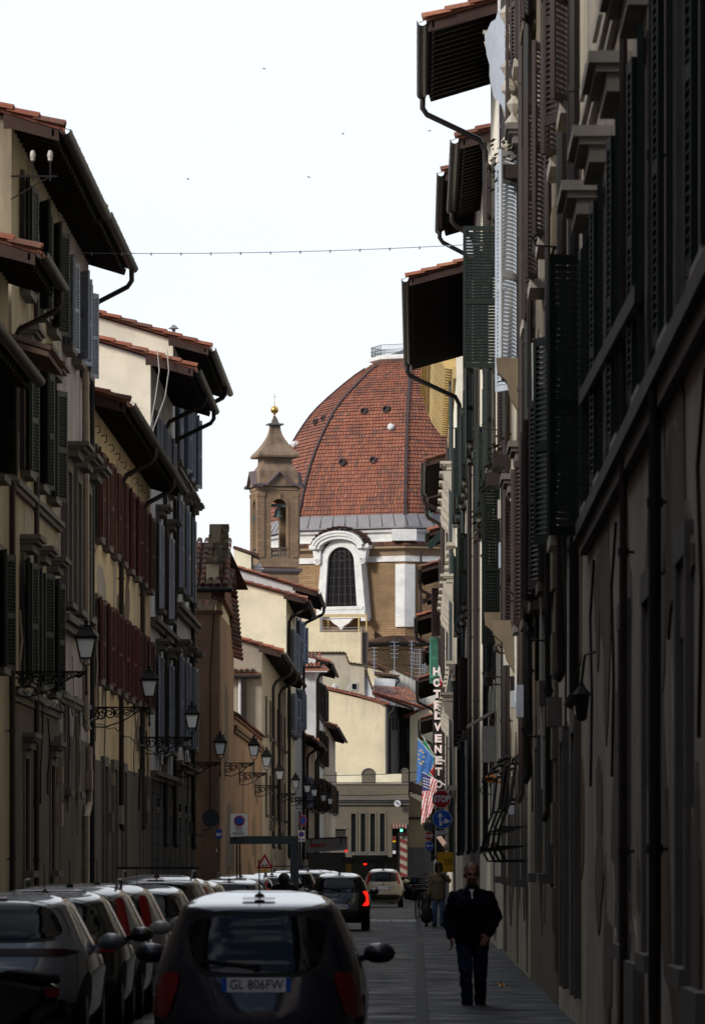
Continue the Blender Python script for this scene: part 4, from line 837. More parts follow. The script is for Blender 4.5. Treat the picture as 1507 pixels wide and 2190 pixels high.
# drum wall, window hole on face k=-1 (recess)
mb=MB(); solid_ring(mb,[(16.75,18),(16.75,zc-1.2)]); mb.build('drum_wall','brick',dome,fix=False)
mb=MB(); zp1,zp0=PZ(1206,583),PZ(1340,583)
for k in(0,1):
    mb=MB()
    for s in(-1,1):
        a=oct_pt(16.95,k,0); b=oct_pt(16.95,k+s,0); d=(b-a).normalized(); n=Vector((a.x+b.x-2*CX,a.y+b.y-2*YC,0)).normalized()
        q=[a-n*.2,a+d*1.15-n*.2,a+d*1.15+n*.05,a+n*.05+d*.0]
        mb.add([Vector((p.x,p.y,zz)) for zz in(zp0,zp1) for p in q],[(0,1,2,3),(7,6,5,4),(0,4,5,1),(1,5,6,2),(2,6,7,3),(3,7,4,0)])
    mb.build('corner_pilaster','stone_white',dome)
for k in(0,1):
    p=oct_pt(17.5,k,0); MB().box(p.x-1.4,p.x+1.3,p.y-.35,p.y+.8,zc+.1,ZB-1.5).build('corner_block','stone_white',dome)
# face frame
fa=R(-3-22.5); n=Vector((math.sin(fa),-math.cos(fa),0)); u=Vector((math.cos(fa),math.sin(fa),0)); ap=17.75*math.cos(R(22.5))
uc=-.73; zg0,zsp=PZ(1295,584),PZ(1200,584); 
M=Matrix(((u.x,n.x*-1,0,CX+n.x*ap+u.x*uc),(u.y,-n.y,0,YC+n.y*ap+u.y*uc),(0,0,1,0),(0,0,0,1)))  # local: x along face, y into building, z up
hw0,hw1=1.95,1.62
def arch(hwb,hwt,z0,zs,rise=1.0,n_=12):
    return [(-hwb,z0)]+[(-hwt*math.cos(math.pi*i/n_),zs+hwt*rise*math.sin(math.pi*i/n_)) for i in range(n_+1)]+[(hwb,z0)]
inner=arch(hw0,hw1,zg0,zsp); outer=arch(3.05,2.45,zg0-1.35,zsp)
mb=MB(M); 
m_=len(inner)
vs=[(x,y,z) for y in(-.5,1.2) for L_ in(inner,outer) for x,z in L_]
# ring between inner and outer, front at y=-.5
def ringfaces(o1,o2): return [(o1+i,o1+i+1,o2+i+1,o2+i) for i in range(m_-1)]
mb.add(vs,ringfaces(0,m_)+ringfaces(2*m_,3*m_)+ringfaces(m_,3*m_)+ringfaces(0,2*m_))
mb.box(-2.7,2.7,-.62,-.0,zg0-.42,zg0-.05); mb.box(-2.95,2.95,-.56,0,zg0-1.35,zg0-.43)
mb.box(-3.3,-2.6,-.8,0,zg0-1.7,zg0-1.1); mb.box(2.6,3.3,-.8,0,zg0-1.7,zg0-1.1)
mb.prism([(-1.5,zg0-1.36),(1.5,zg0-1.36),(.9,zg0-1.9),(.35,zg0-2.2),(0,zg0-2.7),(-.35,zg0-2.2),(-.9,zg0-1.9)],-.45,0,'Y')
for s in(-1,1):
    mb.prism([(s*2.2,zsp+1.35),(s*3.6,zsp+1.35),(s*3.7,zsp+1.7),(s*2.1,zsp+1.75)],-1.0,0,'Y'); mb.prism([(s*2.35,zsp+.3),(s*3.15,zsp+.3),(s*3.3,zsp+1.34),(s*2.3,zsp+1.34)],-.8,0,'Y')
    M2=M@Matrix.Translation((s*2.75,-.85,zsp+.1))
    mb2=mb.M; mb.M=M2; mb.disc((0,0,0),.42,.4,14); mb.tube([(.3*math.cos(a)*(1-a/9),-.06,.3*math.sin(a)*(1-a/9)) for a in [i*.6 for i in range(14)]],.06,5); mb.M=mb2
for rr,dd,yy in((2.5,.35,-1.1),(2.85,.3,-1.25),(3.15,.25,-1.35)):
    P=[(rr*math.cos(a),yy+.4,zsp+1.4+(rr-1.15)*math.sin(a)*.92) for a in [math.pi*(i/14) for i in range(15)]]
    for a,b in zip(P,P[1:]): mb.beam(a,b,1.0,dd,(0,0,1))
mb.build('window_surround','stone_white',dome)
mb=MB(M)
for i in range(17):
    a=math.pi*(i+.5)/17; x,z=3.2*math.cos(a),zsp+1.4+2.2*math.sin(a)
    if z<zsp+1.8: continue
    for q in(0,.4,.8,1.2,1.6): half_tile(mb,(x,-.6+q,z+.1),(x*1.0,-1.3+q,z+.05),.22,(math.cos(a),0,math.sin(a)+.3))
mb.build('window_gable_tiles','tiles_old',dome)
mb=MB(M); mb.prism([(x*.999,z) for x,z in inner],-.1,-.05,'Y'); w=mb.build('great_window','glass',dome)
mb=MB(M)
for x in(-1.1,-.38,.38,1.1): mb.beam((x,-.14,zg0),(x*.8,-.14,zsp+math.sqrt(max(0,hw1**2-(x*.8)**2))),.1,.06)
for i in range(7): mb.beam((-hw0+.05*i,-.15,zg0+.3+i*.95),(hw0-.05*i,-.15,zg0+.3+i*.95),.05)
for rr in(.7,1.1): mb.tube([(rr*math.cos(a),-.16,zsp+rr*math.sin(a)) for a in [math.pi*i/12 for i in range(13)]],.04,5)
for i in range(12): 
    x=-1.8+i*.33; mb.beam((x,-.13,zg0),(x*.86,-.13,zsp),.03)
for i in range(1,7): a=math.pi*i/7; mb.beam((0,-.15,zsp),(1.55*math.cos(a),-.15,zsp+1.55*math.sin(a)),.03)
mb.build('glazing_bars','pipe_brown',w)
# small finial lamp/turret on the skirt at right and drum downpipe
p=oct_pt(17.3,0,0).lerp(oct_pt(17.3,1,0),.22); mb=MB(); mb.box(p.x-.33,p.x+.33,p.y-.6,p.y,ZB-.2,ZB+1.75); mb.lathe([(.52,0),(.45,.12),(.15,.3),(.05,.5)],6,(p.x,p.y-.3,ZB+1.77)); mb.build('roof_turret','bronze',dome)
MB().tube([oct_pt(17.15,.13,zc-1),oct_pt(17.1,.13,25)],.12).build('drainpipe','pipe_brown',dome,True)
# apse with tile roof below
ap_=thing('apse','low round brick apse with dark conical tiled roof at the foot of the drum','apse',(PX(850,575),579,0))
cx,cy,ra=PX(850,575),579.,4.3; zr0=PZ(1378,575)
mb=MB(); mb.lathe([(ra,10),(ra,zr0-.6),(ra+.25,zr0-.5),(ra+.25,zr0-.2),(ra+.1,zr0-.15)],28,(cx,cy,0)); mb.lathe([(ra+.12,zr0-2.2),(ra+.12,zr0-2.0)],28,(cx,cy,0)); mb.build('wall','brick',ap_)
mb=MB(); mb.lathe([(ra+.45,zr0-.05),(ra+.45,zr0+.05),(1.2,zr0+1.0),(.1,zr0+1.1)],28,(cx,cy,0))
for i in range(70):
    a=2*math.pi*i/70; half_tile(mb,(cx+1.3*math.cos(a),cy+1.3*math.sin(a),zr0+1.02),(cx+(ra+.55)*math.cos(a),cy+(ra+.55)*math.sin(a),zr0+.07),.06,(0,0,1),4,.16)
mb.build('roof','tiles_old',ap_)
mb=MB(); mb.tube([(cx+(ra+.5)*math.cos(a),cy+(ra+.5)*math.sin(a),zr0-.05) for a in [2*math.pi*i/36 for i in range(36)]],.12,6,True); mb.build('gutter','gutter',ap_,True)
low=thing('chapel_base','brown brick lower block beneath the drum','basilica',(-8,590,0)); MB().box(PX(600,582),PX(800,582),583.5,600,5,PZ(1345,582)).build('wall','brick',low)
# ================= BELL TOWER
BX,BY=PX(586.5,562),562+2.2; TH=R(13); MT=Matrix.Translation((BX,BY,0))@Matrix.Rotation(TH,4,'Z')
bt=thing('bell_tower','slim brown stone bell tower with curved roof, golden ball and hanging bells','bell tower',(BX,BY,0))
H=2.17; k=562/F
def z_(py): return PZ(py,561)
def sq(mb,h,z0,h1,z1,M=None):
    mb.add([(-h,-h,z0),(h,-h,z0),(h,h,z0),(-h,h,z0),(-h1,-h1,z1),(h1,-h1,z1),(h1,h1,z1),(-h1,h1,z1)],[(0,3,2,1),(4,5,6,7),(0,1,5,4),(1,2,6,5),(2,3,7,6),(3,0,4,7)])
mb=MB(MT); sq(mb,H-.02,15,H-.02,z_(1222)); sq(mb,H,z_(1212),H,z_(1190))
aw_=.86; zs=z_(1083)
for q in range(4):
    mb.M=MT@Matrix.Rotation(q*math.pi/2,4,'Z')
    for s in(-1,1):
        mb.box(s*aw_,s*(H-(.004 if q%2 else 0)) ,-H,-H+.55,z_(1190)+.002,z_(1052))
        mb.box(s*(H-.62),s*(H-.08),-H-.1,-H-.002,z_(1190),z_(1052)); mb.box(s*(H-.66),s*(H-.03),-H-.16,-H-.003,z_(1060),z_(1052))
    n_=10; c=[(-aw_*math.cos(math.pi*i/n_),zs+aw_*math.sin(math.pi*i/n_)) for i in range(n_+1)]
    for (xa,za),(xb,zb) in zip(c,c[1:]): mb.prism([(xa,za),(xb,zb),(xb,z_(1052)),(xa,z_(1052))],-H,-H+.55,'Y')
    c2=[(-(aw_+.2)*math.cos(math.pi*i/n_),zs+(aw_+.2)*math.sin(math.pi*i/n_)) for i in range(n_+1)]
    for (xa,za),(xb,zb),(xc,zc_),(xd,zd) in zip(c,c[1:],c2,c2[1:]): mb.prism([(xa,za),(xb,zb),(xd,zd),(xc,zc_)],-H-.07,-H-.001,'Y')
    for s in(-1,1): mb.box(s*aw_,s*(aw_+.2),-H-.07,-H-.001,z_(1190),zs)
    mb.box(-.16,.16,-H-.2,-H-.004,z_(1066),z_(1053))
mb.M=MT; sq(mb,H+.04,z_(1052),H+.04,z_(1046)); sq(mb,H+.12,z_(1046)+.001,H+.1,z_(1040)); sq(mb,H-.03,z_(1040)+.001,H-.1,z_(1020))
mb.build('body','tower_stone',bt)
plain('stone_purple',(112,98,100),.8,var=.3)
mb=MB(MT)
for q in range(4):
    mb.M=MT@Matrix.Rotation(q*math.pi/2,4,'Z'); e=H+.62; zz=z_(1030)
    P=[(-e,zz-.25),(-1.35,zz-.1),(0,zz+1.25),(1.35,zz-.1),(e,zz-.25)]
    for (xa,za),(xb,zb) in zip(P,P[1:]):
        mb.add([(xa,-H-.62 if abs(xa)<e-.1 else -H-.62,za),(xb,-H-.62,zb),(xb,-H+.3,zb+.1),(xa,-H+.3,za+.1),(xa,-H-.62,za-.22),(xb,-H-.62,zb-.22),(xb,-H+.3,zb-.25),(xa,-H+.3,za-.25)],[(0,1,2,3),(7,6,5,4),(0,4,5,1),(1,5,6,2),(2,6,7,3),(3,7,4,0)])
mb.build('pediment_cornice','stone_purple',bt)
mb=MB(MT)
for q in range(4):
    mb.M=MT@Matrix.Rotation(q*math.pi/2,4,'Z'); zz=z_(1030); mb.prism([(-1.5,zz-.4),(1.5,zz-.4),(1.3,zz-.25),(0,zz+1.05),(-1.3,zz-.25)],-H-.3,-H+.3,'Y')
mb.M=MT; sq(mb,H-.1,z_(1020)+.001,H-.15,z_(1004)); sq(mb,H-.16,z_(1004)+.001,H-.62,z_(990)); sq(mb,H-.62,z_(990)+.001,H-.66,z_(976)); sq(mb,H-.55,z_(976)+.001,H-.1,z_(972))
rp=[(975,45),(971,46),(966,43),(957,34),(946,26),(935,19),(925,14),(916,11.5),(908,10.5)]
for (ya,ha),(yb,hb) in zip(rp,rp[1:]): sq(mb,ha*k*.98,z_(ya)+.001,hb*k*.98,z_(yb))
mb.build('roof',plaster('stone_cap',(136,116,98),.9,(70,58,50),.8),bt)
mb=MB(MT)
for (ya,ha),(yb,hb) in zip([(912,10.5),(905,10)],[(905,10),(903,10)]): sq(mb,ha*k,z_(ya),hb*k,z_(yb))
sq(mb,17*k,z_(904),16*k,z_(901)); 
for (ya,ha),(yb,hb) in zip([(901,9),(897,6.5),(893,5.5)],[(897,6.5),(893,5.5),(887,3)]): sq(mb,ha*k,z_(ya)+.001,hb*k,z_(yb))
mb.build('finial','stone',bt)
mb=MB(); c=(BX-.0+PX(580,562)-PX(581,562)*1.0-.0,BY,0)
mb.lathe([(.1,z_(889)),(.2,z_(886)),(.06,z_(883)),(.14,z_(880)),(.08,z_(879))]+[(.41*math.sin(math.pi*i/12)+.01,z_(871)-.41*math.cos(math.pi*i/12)) for i in range(1,12)]+[(.05,z_(862)),(.02,z_(848))],16,(BX-.03,BY,0)); mb.beam((BX-.03,BY,z_(862)),(BX-.03,BY,z_(836)),.04); mb.beam((BX-.2,BY,z_(843)),(BX+.14,BY,z_(843)),.04); mb.build('golden_ball','gold',bt,True)
mb=MB(MT); sq(mb,H+.25,z_(1221),H+.3,z_(1214)); sq(mb,H+.1,z_(1225),H+.12,z_(1221)-.001); mb.build('ledge','stone_purple',bt)
mb=MB(MT)
for q in range(4):
    mb.M=MT@Matrix.Rotation(q*math.pi/2,4,'Z'); mb.box(-aw_-.15,aw_+.15,-H-.12,-H+.2,z_(1172),z_(1170)); mb.box(-aw_+.01,aw_-.01,-H+.0,-H+.3,z_(1190)+.003,z_(1188))
    for i in range(6): mb.lathe([(.06,0),(.11,.25),(.05,.5),(.08,.62),(.05,.82)],8,(-.72+i*.29,-H+.1,z_(1188)))
mb.build('balustrade','stone',bt)
def bell(loc,s,lab=None):
    mb=MB(); mb.lathe([(.52,0),(.5,.08),(.36,.35),(.3,.75),(.22,.9),(.05,.95),(.05,1.15)],16,loc); mb.beam((loc[0]-1.0,loc[1],loc[2]+1.25),(loc[0]+1.0,loc[1],loc[2]+1.25),.3,.35); mb.beam((loc[0]-.9,loc[1],loc[2]+.6),(loc[0]-.9,loc[1],loc[2]+1.3),.2); mb.build('bell','bronze',bt,True)
for q,dz in((0,0),(3,-1.2)):
    v=MT@Matrix.Rotation(q*math.pi/2,4,'Z')@Vector((.05,-H+.75,0)); bell((v.x,v.y,z_(1104)+dz),1)
# house with white urn at left of tower base
Y=520; t=gable_house('house','small pale yellow roof room with dark pipe at the foot of the bell tower',Y,[(500,1700),(500,1174),(537,1188),(537,1700)],'p_lemon',6,[(498,1172),(552,1190)],'tiles_old')
MB().box(PX(537.5,Y),PX(541,Y),Y-.1,Y+.3,PZ(1246,Y),PZ(1190,Y)).build('pipe','pipe_dark',t)
cp=thing('chimney_cowl','white swirled stone chimney top in front of the bell tower','chimney',(PX(550,525),525,PZ(1236,525)))
mb=MB(); k5=525/F
for i,(r,h) in enumerate(((9,0),(13,3),(10,6),(14,9),(9,13),(12,17),(7,20),(10,23),(3,27))): mb.lathe([(r*k5*.6,0),(r*k5,.1),(r*k5*.7,.22)],10,(PX(550+(i%3)*3-3,525),525,PZ(1236-h,525)))
mb.build('cowl','stone_white',cp)
# white small chimney piece left
# ================= SKY / LIGHT
w=bpy.data.worlds.new('World'); scene.world=w; w.use_nodes=True; nt=w.node_tree; bg=nt.nodes['Background']
sky=nt.nodes.new('ShaderNodeTexSky'); sky.sky_type='NISHITA'; sky.sun_disc=False; sky.sun_elevation=R(30); sky.sun_rotation=R(228); sky.air_density=1; sky.dust_density=2
tc=nt.nodes.new('ShaderNodeTexCoord'); mp=nt.nodes.new('ShaderNodeMapping'); mp.inputs[3].default_value=(1,1,2.2); nt.links.new(tc.outputs['Generated'],mp.inputs[0])
nz=nt.nodes.new('ShaderNodeTexNoise'); nz.inputs['Scale'].default_value=3.2; nz.inputs['Detail'].default_value=7; nt.links.new(mp.outputs[0],nz.inputs['Vector'])
o=mixc(nt,ramp(nt,nz.outputs[0],.3,.7),(7.8,8.35,9.0,1),(8.9,9.1,9.4,1))
sp=nt.nodes.new('ShaderNodeSeparateXYZ'); nt.links.new(tc.outputs['Generated'],sp.inputs[0])
# blue gaps added to the unseen sky behind the viewpoint, for darker, patterned reflections
n2=nt.nodes.new('ShaderNodeTexNoise'); n2.inputs['Scale'].default_value=8; n2.inputs['Detail'].default_value=8; nt.links.new(mp.outputs[0],n2.inputs['Vector'])
ml=nt.nodes.new('ShaderNodeMath'); ml.operation='MULTIPLY'; nt.links.new(ramp(nt,sp.outputs[1],.0,-.5),ml.inputs[0]); m3=nt.nodes.new('ShaderNodeMath'); m3.operation='MULTIPLY'; nt.links.new(ramp(nt,n2.outputs[0],.60,.48),m3.inputs[0]); nt.links.new(ramp(nt,sp.outputs[2],.985,.86),m3.inputs[1]); nt.links.new(m3.outputs[0],ml.inputs[1])
o=mixc(nt,ml.outputs[0],o,(.7,1.2,2.3,1))
o=mixc(nt,.85,sky.outputs[0],o); nt.links.new(o,bg.inputs['Color']); bg.inputs['Strength'].default_value=.1
sun=bpy.data.lights.new('sun','SUN'); so=bpy.data.objects.new('sun',sun); COL.objects.link(so); sun.energy=2.5; sun.angle=R(12); sun.color=(1,.95,.87)
A,E=R(48),R(30); d=Vector((-math.sin(A)*math.cos(E),-math.cos(A)*math.cos(E),math.sin(E))); so.rotation_euler=(-d).to_track_quat('-Z','Y').to_euler()
# ground
m,nt,b=nodes('road'); 
g=nt.nodes.new('ShaderNodeNewGeometry'); br=nt.nodes.new('ShaderNodeTexBrick'); nt.links.new(g.outputs['Position'],br.inputs['Vector']); br.inputs['Scale'].default_value=1; br.inputs['Brick Width'].default_value=.9; br.inputs['Row Height'].default_value=.55; br.inputs['Mortar Size'].default_value=.014
br.inputs['Color1'].default_value=rgb(26,27,31); br.inputs['Color2'].default_value=rgb(34,35,40); br.inputs['Mortar'].default_value=rgb(16,16,18)
nt.links.new(mixc(nt,ramp(nt,noise(nt,.8,6),.4,.7),br.outputs[0],rgb(22,23,26)),b.inputs['Base Color']); 
mr=nt.nodes.new('ShaderNodeMapRange'); nt.links.new(noise(nt,1.3,6),mr.inputs[0]); mr.inputs[1].default_value=.35; mr.inputs[2].default_value=.65; mr.inputs[3].default_value=.5; mr.inputs[4].default_value=.8; b.inputs['Specular IOR Level'].default_value=.12; nt.links.new(mr.outputs[0],b.inputs['Roughness'])
bump(nt,b,br.outputs[1],-.5,.012); MAT['road']=m
o=MB().add([(-900,-300,-.02),(900,-300,-.02),(900,2500,-.02),(-900,2500,-.02)],[(0,1,2,3)]).build('ground','p_grey',fix=False); tag(o,kind='structure')
o=MB().add([(-5.0,-40,0),(0,-40,0),(0,428,0),(-5.0,428,0)],[(0,1,2,3)]).build('road','road',fix=False); tag(o,kind='structure')
o=MB().box(.13,1.75,-40,428,0.0,.1).build('right_pavement','road'); tag(o,kind='structure')
o=MB().box(-7.05,-5.13,-40,428,0.0,.1).build('left_pavement','road'); tag(o,kind='structure')
mb=MB(); y=-40
while y<428: mb.box(-.0,.126,y,y+1.48,0.001,.104); mb.box(-5.126,-5,y,y+1.48,.001,.104); y+=1.5
plain('kerb_stone',(36,36,40),.8)
tag(mb.build('kerb','kerb_stone'),kind='structure')
# pale paving strip across the lane and small glints painted on as pale marks
mb=MB(); random.seed(4)
for i in range(7):
    x=-3.0+i*.45
    mb.box(x,x+.42,158+random.uniform(0,1),166+random.uniform(-1,1),.003,.008)
tag(mb.build('crossing_strip','asphalt_white'),kind='structure')
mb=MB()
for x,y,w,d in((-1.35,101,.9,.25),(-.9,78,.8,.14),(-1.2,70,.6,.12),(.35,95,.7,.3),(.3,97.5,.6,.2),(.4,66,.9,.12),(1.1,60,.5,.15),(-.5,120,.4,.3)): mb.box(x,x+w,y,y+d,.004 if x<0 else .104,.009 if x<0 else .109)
for i in range(40):  # scattered glints on the joints, painted as thin pale slabs
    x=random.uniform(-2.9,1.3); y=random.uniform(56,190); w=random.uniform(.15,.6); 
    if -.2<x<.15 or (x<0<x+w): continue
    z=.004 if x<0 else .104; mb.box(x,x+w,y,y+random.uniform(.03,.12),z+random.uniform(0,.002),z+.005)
tag(mb.build('paving_marks_and_glints','asphalt_white'),kind='structure')
l=thing('litter','scrap of yellowish paper at the foot of the right wall','litter',(PX(1073,70),70,.1)); mb=MB(); random.seed(9)
for i in range(7):
    a=random.uniform(0,6); mb.add([(PX(1073,70)+.05*math.cos(a+q)+random.uniform(-.03,.03),70+random.uniform(-.2,.2),.105+random.uniform(0,.05)) for q in(0,1.5,3)],[(0,1,2)])
mb.build('paper','sign_yellow',l,fix=False)
# ================= STREET LAMPS
def spiral(mb,cx,cz,r,turns,a0,dirn=1,rad=.011,n=16):
    mb.tube([(cx+r*(1-.8*i/n)*math.cos(a0+dirn*turns*2*math.pi*i/n),0,cz+r*(1-.8*i/n)*math.sin(a0+dirn*turns*2*math.pi*i/n)) for i in range(n+1)],rad,5)
def lamp_proto(arm):
    t=thing('street_lamp','x','lamp',(0,0,0),'wrought iron bracket lanterns along the left wall')
    mb=MB(); mb.beam((-arm,0,0),(0.02,0,0),.035); mb.tube([(-arm,0,-.42),(-arm,0,.12)],.022,6); mb.tube([(0,0,-.3),(0,0,.12)],.018,6); mb.lathe([(.005,-.42),(.03,-.36),(.01,-.3)],6)
    mb.tube([(-arm,0,-.4),(-arm*.75,0,-.43),(-arm*.45,0,-.3),(-arm*.2,0,-.1),(-.02,0,-.03)],.016,5)
    k=max(5,int(arm/.17))
    for i in range(k):
        u=(i+.5)/k; h=.36*(1-u*.78); x=-arm+arm*u*.97
        spiral(mb,x,-h*.5,h*.5,1.6,random.uniform(0,3),1 if i%2 else -1,.016); spiral(mb,x+.06,-h*.25,h*.22,1.1,1,-1,.009)
        mb.lathe([(.004,0),(.022,.02),(.004,.05)],5,(x-.07,0,-h*.75))
    mb.tube([(0,0,.1),(-.07,0,.14),(-.11,0,.2),(-.09,0,.25)],.012,5).tube([(0,0,.1),(.07,0,.14),(.11,0,.2),(.09,0,.25)],.012,5)
    mb.build('bracket','iron',t,world=False)
    fr=MB(); b,h0,h1,z0,z1=.1,.1,.17,.24,.58
    for sx,sy in((1,1),(1,-1),(-1,1),(-1,-1)): fr.beam((sx*h0,sy*h0,z0),(sx*h1,sy*h1,z1),.022)
    for z,h in((z0,h0),(z1,h1)):
        for s in(-1,1): fr.beam((-h,s*h,z),(h,s*h,z),.024); fr.beam((s*h,-h,z),(s*h,h,z),.024)
    lo=fr.build('lantern_frame','iron',t,world=False)
    g=MB(); g.add([(-h0,-h0,z0),(h0,-h0,z0),(h0,h0,z0),(-h0,h0,z0),(-h1,-h1,z1),(h1,-h1,z1),(h1,h1,z1),(-h1,h1,z1)],[(0,3,2,1),(4,5,6,7),(0,1,5,4),(1,2,6,5),(2,3,7,6),(3,0,4,7)]); g.build('glass_panes','lamp_glass',lo,world=False)
    c=MB(); 
    def q(h,z,h2,z2): c.add([(-h,-h,z),(h,-h,z),(h,h,z),(-h,h,z),(-h2,-h2,z2),(h2,-h2,z2),(h2,h2,z2),(-h2,h2,z2)],[(0,3,2,1),(4,5,6,7),(0,1,5,4),(1,2,6,5),(2,3,7,6),(3,0,4,7)])
    q(.2,z1+.01,.205,z1+.035); q(.19,z1+.036,.1,z1+.17); q(.11,z1+.171,.095,z1+.2)
    c.lathe([(.06,z1+.2),(.075,z1+.23),(.03,z1+.25),(.045,z1+.29),(.008,z1+.36)],8)
    for s in(-1,1):
        for s2 in(-1,1): c.lathe([(.004,0),(.016,.02),(.003,.06)],4,(s*.1,s2*.1,z1+.19))
    c.build('lantern_roof','iron',t,world=False); return t
LP=[(185,1437,5.7),(320,1513,5.7),(411,1577,5.7),(471,1631,5.7),(543,1632,5.3),(570,1653,5.3),(598,1680,5.3),(632,1697,5.3),(657,1705,5.3),(672,1712,5.3),(692,1722,5.3),(706,1728,5.3)]
LL=['nearest wall lantern, largest of the row, against the grey hooded-window house','second wall lantern, in front of the red shutters of the ochre house','third wall lantern, before the light blue-grey shutters','fourth wall lantern, against the orange-brown wall left of its neighbour with crossed bracket','fifth wall lantern, on the lower streaked orange wall','sixth wall lantern, just right of the orange wall edge','seventh wall lantern, over the cream wall beside two downpipes','eighth wall lantern, above the round no-parking sign','ninth wall lantern, left of the tight far cluster','tenth wall lantern, inside the far cluster','eleventh wall lantern, last but one of the far cluster','farthest wall lantern before the beige end building']
pa=lamp_proto(1.3); pb=lamp_proto(.95)
for i,(x,y,X) in enumerate(LP):
    Y=-F*X/(x-VX); src=pa if X==5.7 else pb
    if i==0: o=pa
    elif i==4: o=pb
    else: o=copy_thing(src,(0,0,0))
    o.location=(-X,Y,PZ(y,Y)); o['label']=LL[i]
# ================= STRING OF LIGHTS and cables
def cable(name,lab,a,b,sag,mat='iron',r=.012,bulbs=0,cat='cable'):
    a=Vector(a);b=Vector(b); n=24; P=[a.lerp(b,i/n)-Vector((0,0,sag*4*(i/n)*(1-i/n))) for i in range(n+1)]
    t=thing(name,lab,cat,a) if bulbs else None
    o=MB().tube(P,r,5).build('cable' if bulbs else name,mat,t)
    if not bulbs: tag(o,lab,cat)
    else:
        for i in range(bulbs):
            p=a.lerp(b,(i+.5)/bulbs); u=(i+.5)/bulbs; p=p-Vector((0,0,sag*4*u*(1-u))); MB().lathe([(.01,.02),(.018,.01),(.02,-.02),(.005,-.05)],6,p).build('bulb','rail_blue',t)
cable('light_string','string of small bulbs spanning the sky between the two eaves',(XL,110,PZ(541,110)),(XR,110,PZ(520,110)),.08,'rail_blue',.009,14,'string lights')
for i,(x0,y0,x1,y1,Y,l) in enumerate(((690,1658,955,1645,330,'thin cable sagging before the merlons, upper one'),(670,1671,950,1668,325,'thin cable crossing in front of the merlon bases'),(690,1700,955,1692,320,'thin cable crossing just above the moulded cornice'))):
    cable('overhead_cable',l,(PX(x0,Y),Y,PZ(y0,Y)),(PX(x1,Y),Y,PZ(y1,Y)),.12,'iron',.022)
# ================= SIGNS
def pole(par,x,Y,z0,z1,r=.03,mat='pipe_beige'): MB().tube([(x,Y,z0),(x,Y,z1)],r,8).build('pole',mat,par,True)
def octagon(c,r,Y): return [(c[0]+r*math.cos(R(22.5+45*i)),c[1]+r*math.sin(R(22.5+45*i))) for i in range(8)]
def sign_plate(par,poly,Y,t,mat,name='plate'): return MB().prism(poly,Y,Y+t,'Y').build(name,mat,par)
def circ(x,z,r,n=28): return [(x+r*math.cos(2*math.pi*i/n),z+r*math.sin(2*math.pi*i/n)) for i in range(n)]
def stop_sign(par,x,z,r,Y):
    p=sign_plate(par,octagon((x,z),r,Y),Y,.02,'sign_white','stop_plate'); sign_plate(p,octagon((x,z),r*.93,Y),Y-.005,.004,'sign_red','red_face')
    text('STOP',r*.86,'sign_white','lettering',p,Vector((x,Y-.01,z))-wloc(p),width=r*1.62,ext=.002,bold=.012)
def round_sign(par,x,z,r,Y,mat='sign_blue',rim='sign_white',name='round_plate'):
    p=sign_plate(par,circ(x,z,r),Y,.02,rim,name); sign_plate(p,circ(x,z,r*.95),Y-.005,.004,mat,'face'); return p
def arrow(mb,x,z,s,Y,d):
    pts={'U':[(-.09,-.75),(.09,-.75),(.09,.3),(.35,.25),(0,.8),(-.35,.25),(-.09,.3)],'L':[(.75,-.1),(.75,.1),(-.2,.1),(-.15,.38),(-.78,0),(-.15,-.38),(-.2,-.1)],'R':[(.0,-.1),(.0,.08),(.35,.08),(.3,.33),(.82,0),(.3,-.33),(.35,-.1)]}[d]
    mb.prism([(x+a*s,z+b*s) for a,b in pts],Y-.01,Y-.006,'Y')
Y=162; s1=thing('stop_sign_post','post with large red stop sign, blue two-way arrow disc and white plate','sign',(PX(971,Y),Y,.1))
pole(s1,PX(971,Y),Y+.05,.1,PZ(1690,Y),.035,'pipe_beige')
stop_sign(s1,PX(943.5,Y),PZ(1709,Y),.30,Y); p=round_sign(s1,PX(945,Y),PZ(1752,Y),.295,Y)
mb=MB(); arrow(mb,PX(940.5,Y),PZ(1752,Y),.27,Y,'U'); mb.build('arrow','sign_white',p); mb=MB(); mb.tube([(PX(943,Y),Y-.0085,PZ(1766,Y)),(PX(944,Y),Y-.0085,PZ(1760,Y)),(PX(947,Y),Y-.0085,PZ(1757,Y)),(PX(951,Y),Y-.0085,PZ(1756.5,Y))],.022,4); mb.prism([(PX(950,Y),PZ(1763,Y)),(PX(950,Y),PZ(1749,Y)),(PX(962,Y),PZ(1756,Y))],Y-.01,Y-.006,'Y'); mb.build('side_arrow','sign_white',p)
p=sign_plate(s1,[(PX(932.5,Y),PZ(1786.5,Y)),(PX(932,Y),PZ(1777,Y)),(PX(958,Y),PZ(1774.5,Y)),(PX(958.5,Y),PZ(1785,Y))],Y,.015,'sign_white','small_plate')
text('eccetto',.085,'black','lettering',p,Vector((PX(945.5,Y),Y-.006,PZ(1778.2,Y)))-wloc(p),width=.25,ext=.002); text('autorizzati',.07,'black','lettering',p,Vector((PX(946,Y),Y-.006,PZ(1783.2,Y)))-wloc(p),width=.33,ext=.002)
mb=MB()
for y in(1700,1718,1745,1760,1781): mb.beam((PX(955,Y),Y+.03,PZ(y,Y)),(PX(971,Y),Y+.05,PZ(y,Y)),.03)
mb.build('sign_bracket','pipe_dark',s1)
ys=thing('roadworks_board','yellow temporary notice board behind the stop sign post','sign',(PX(953,165),165,.1)); Y=165
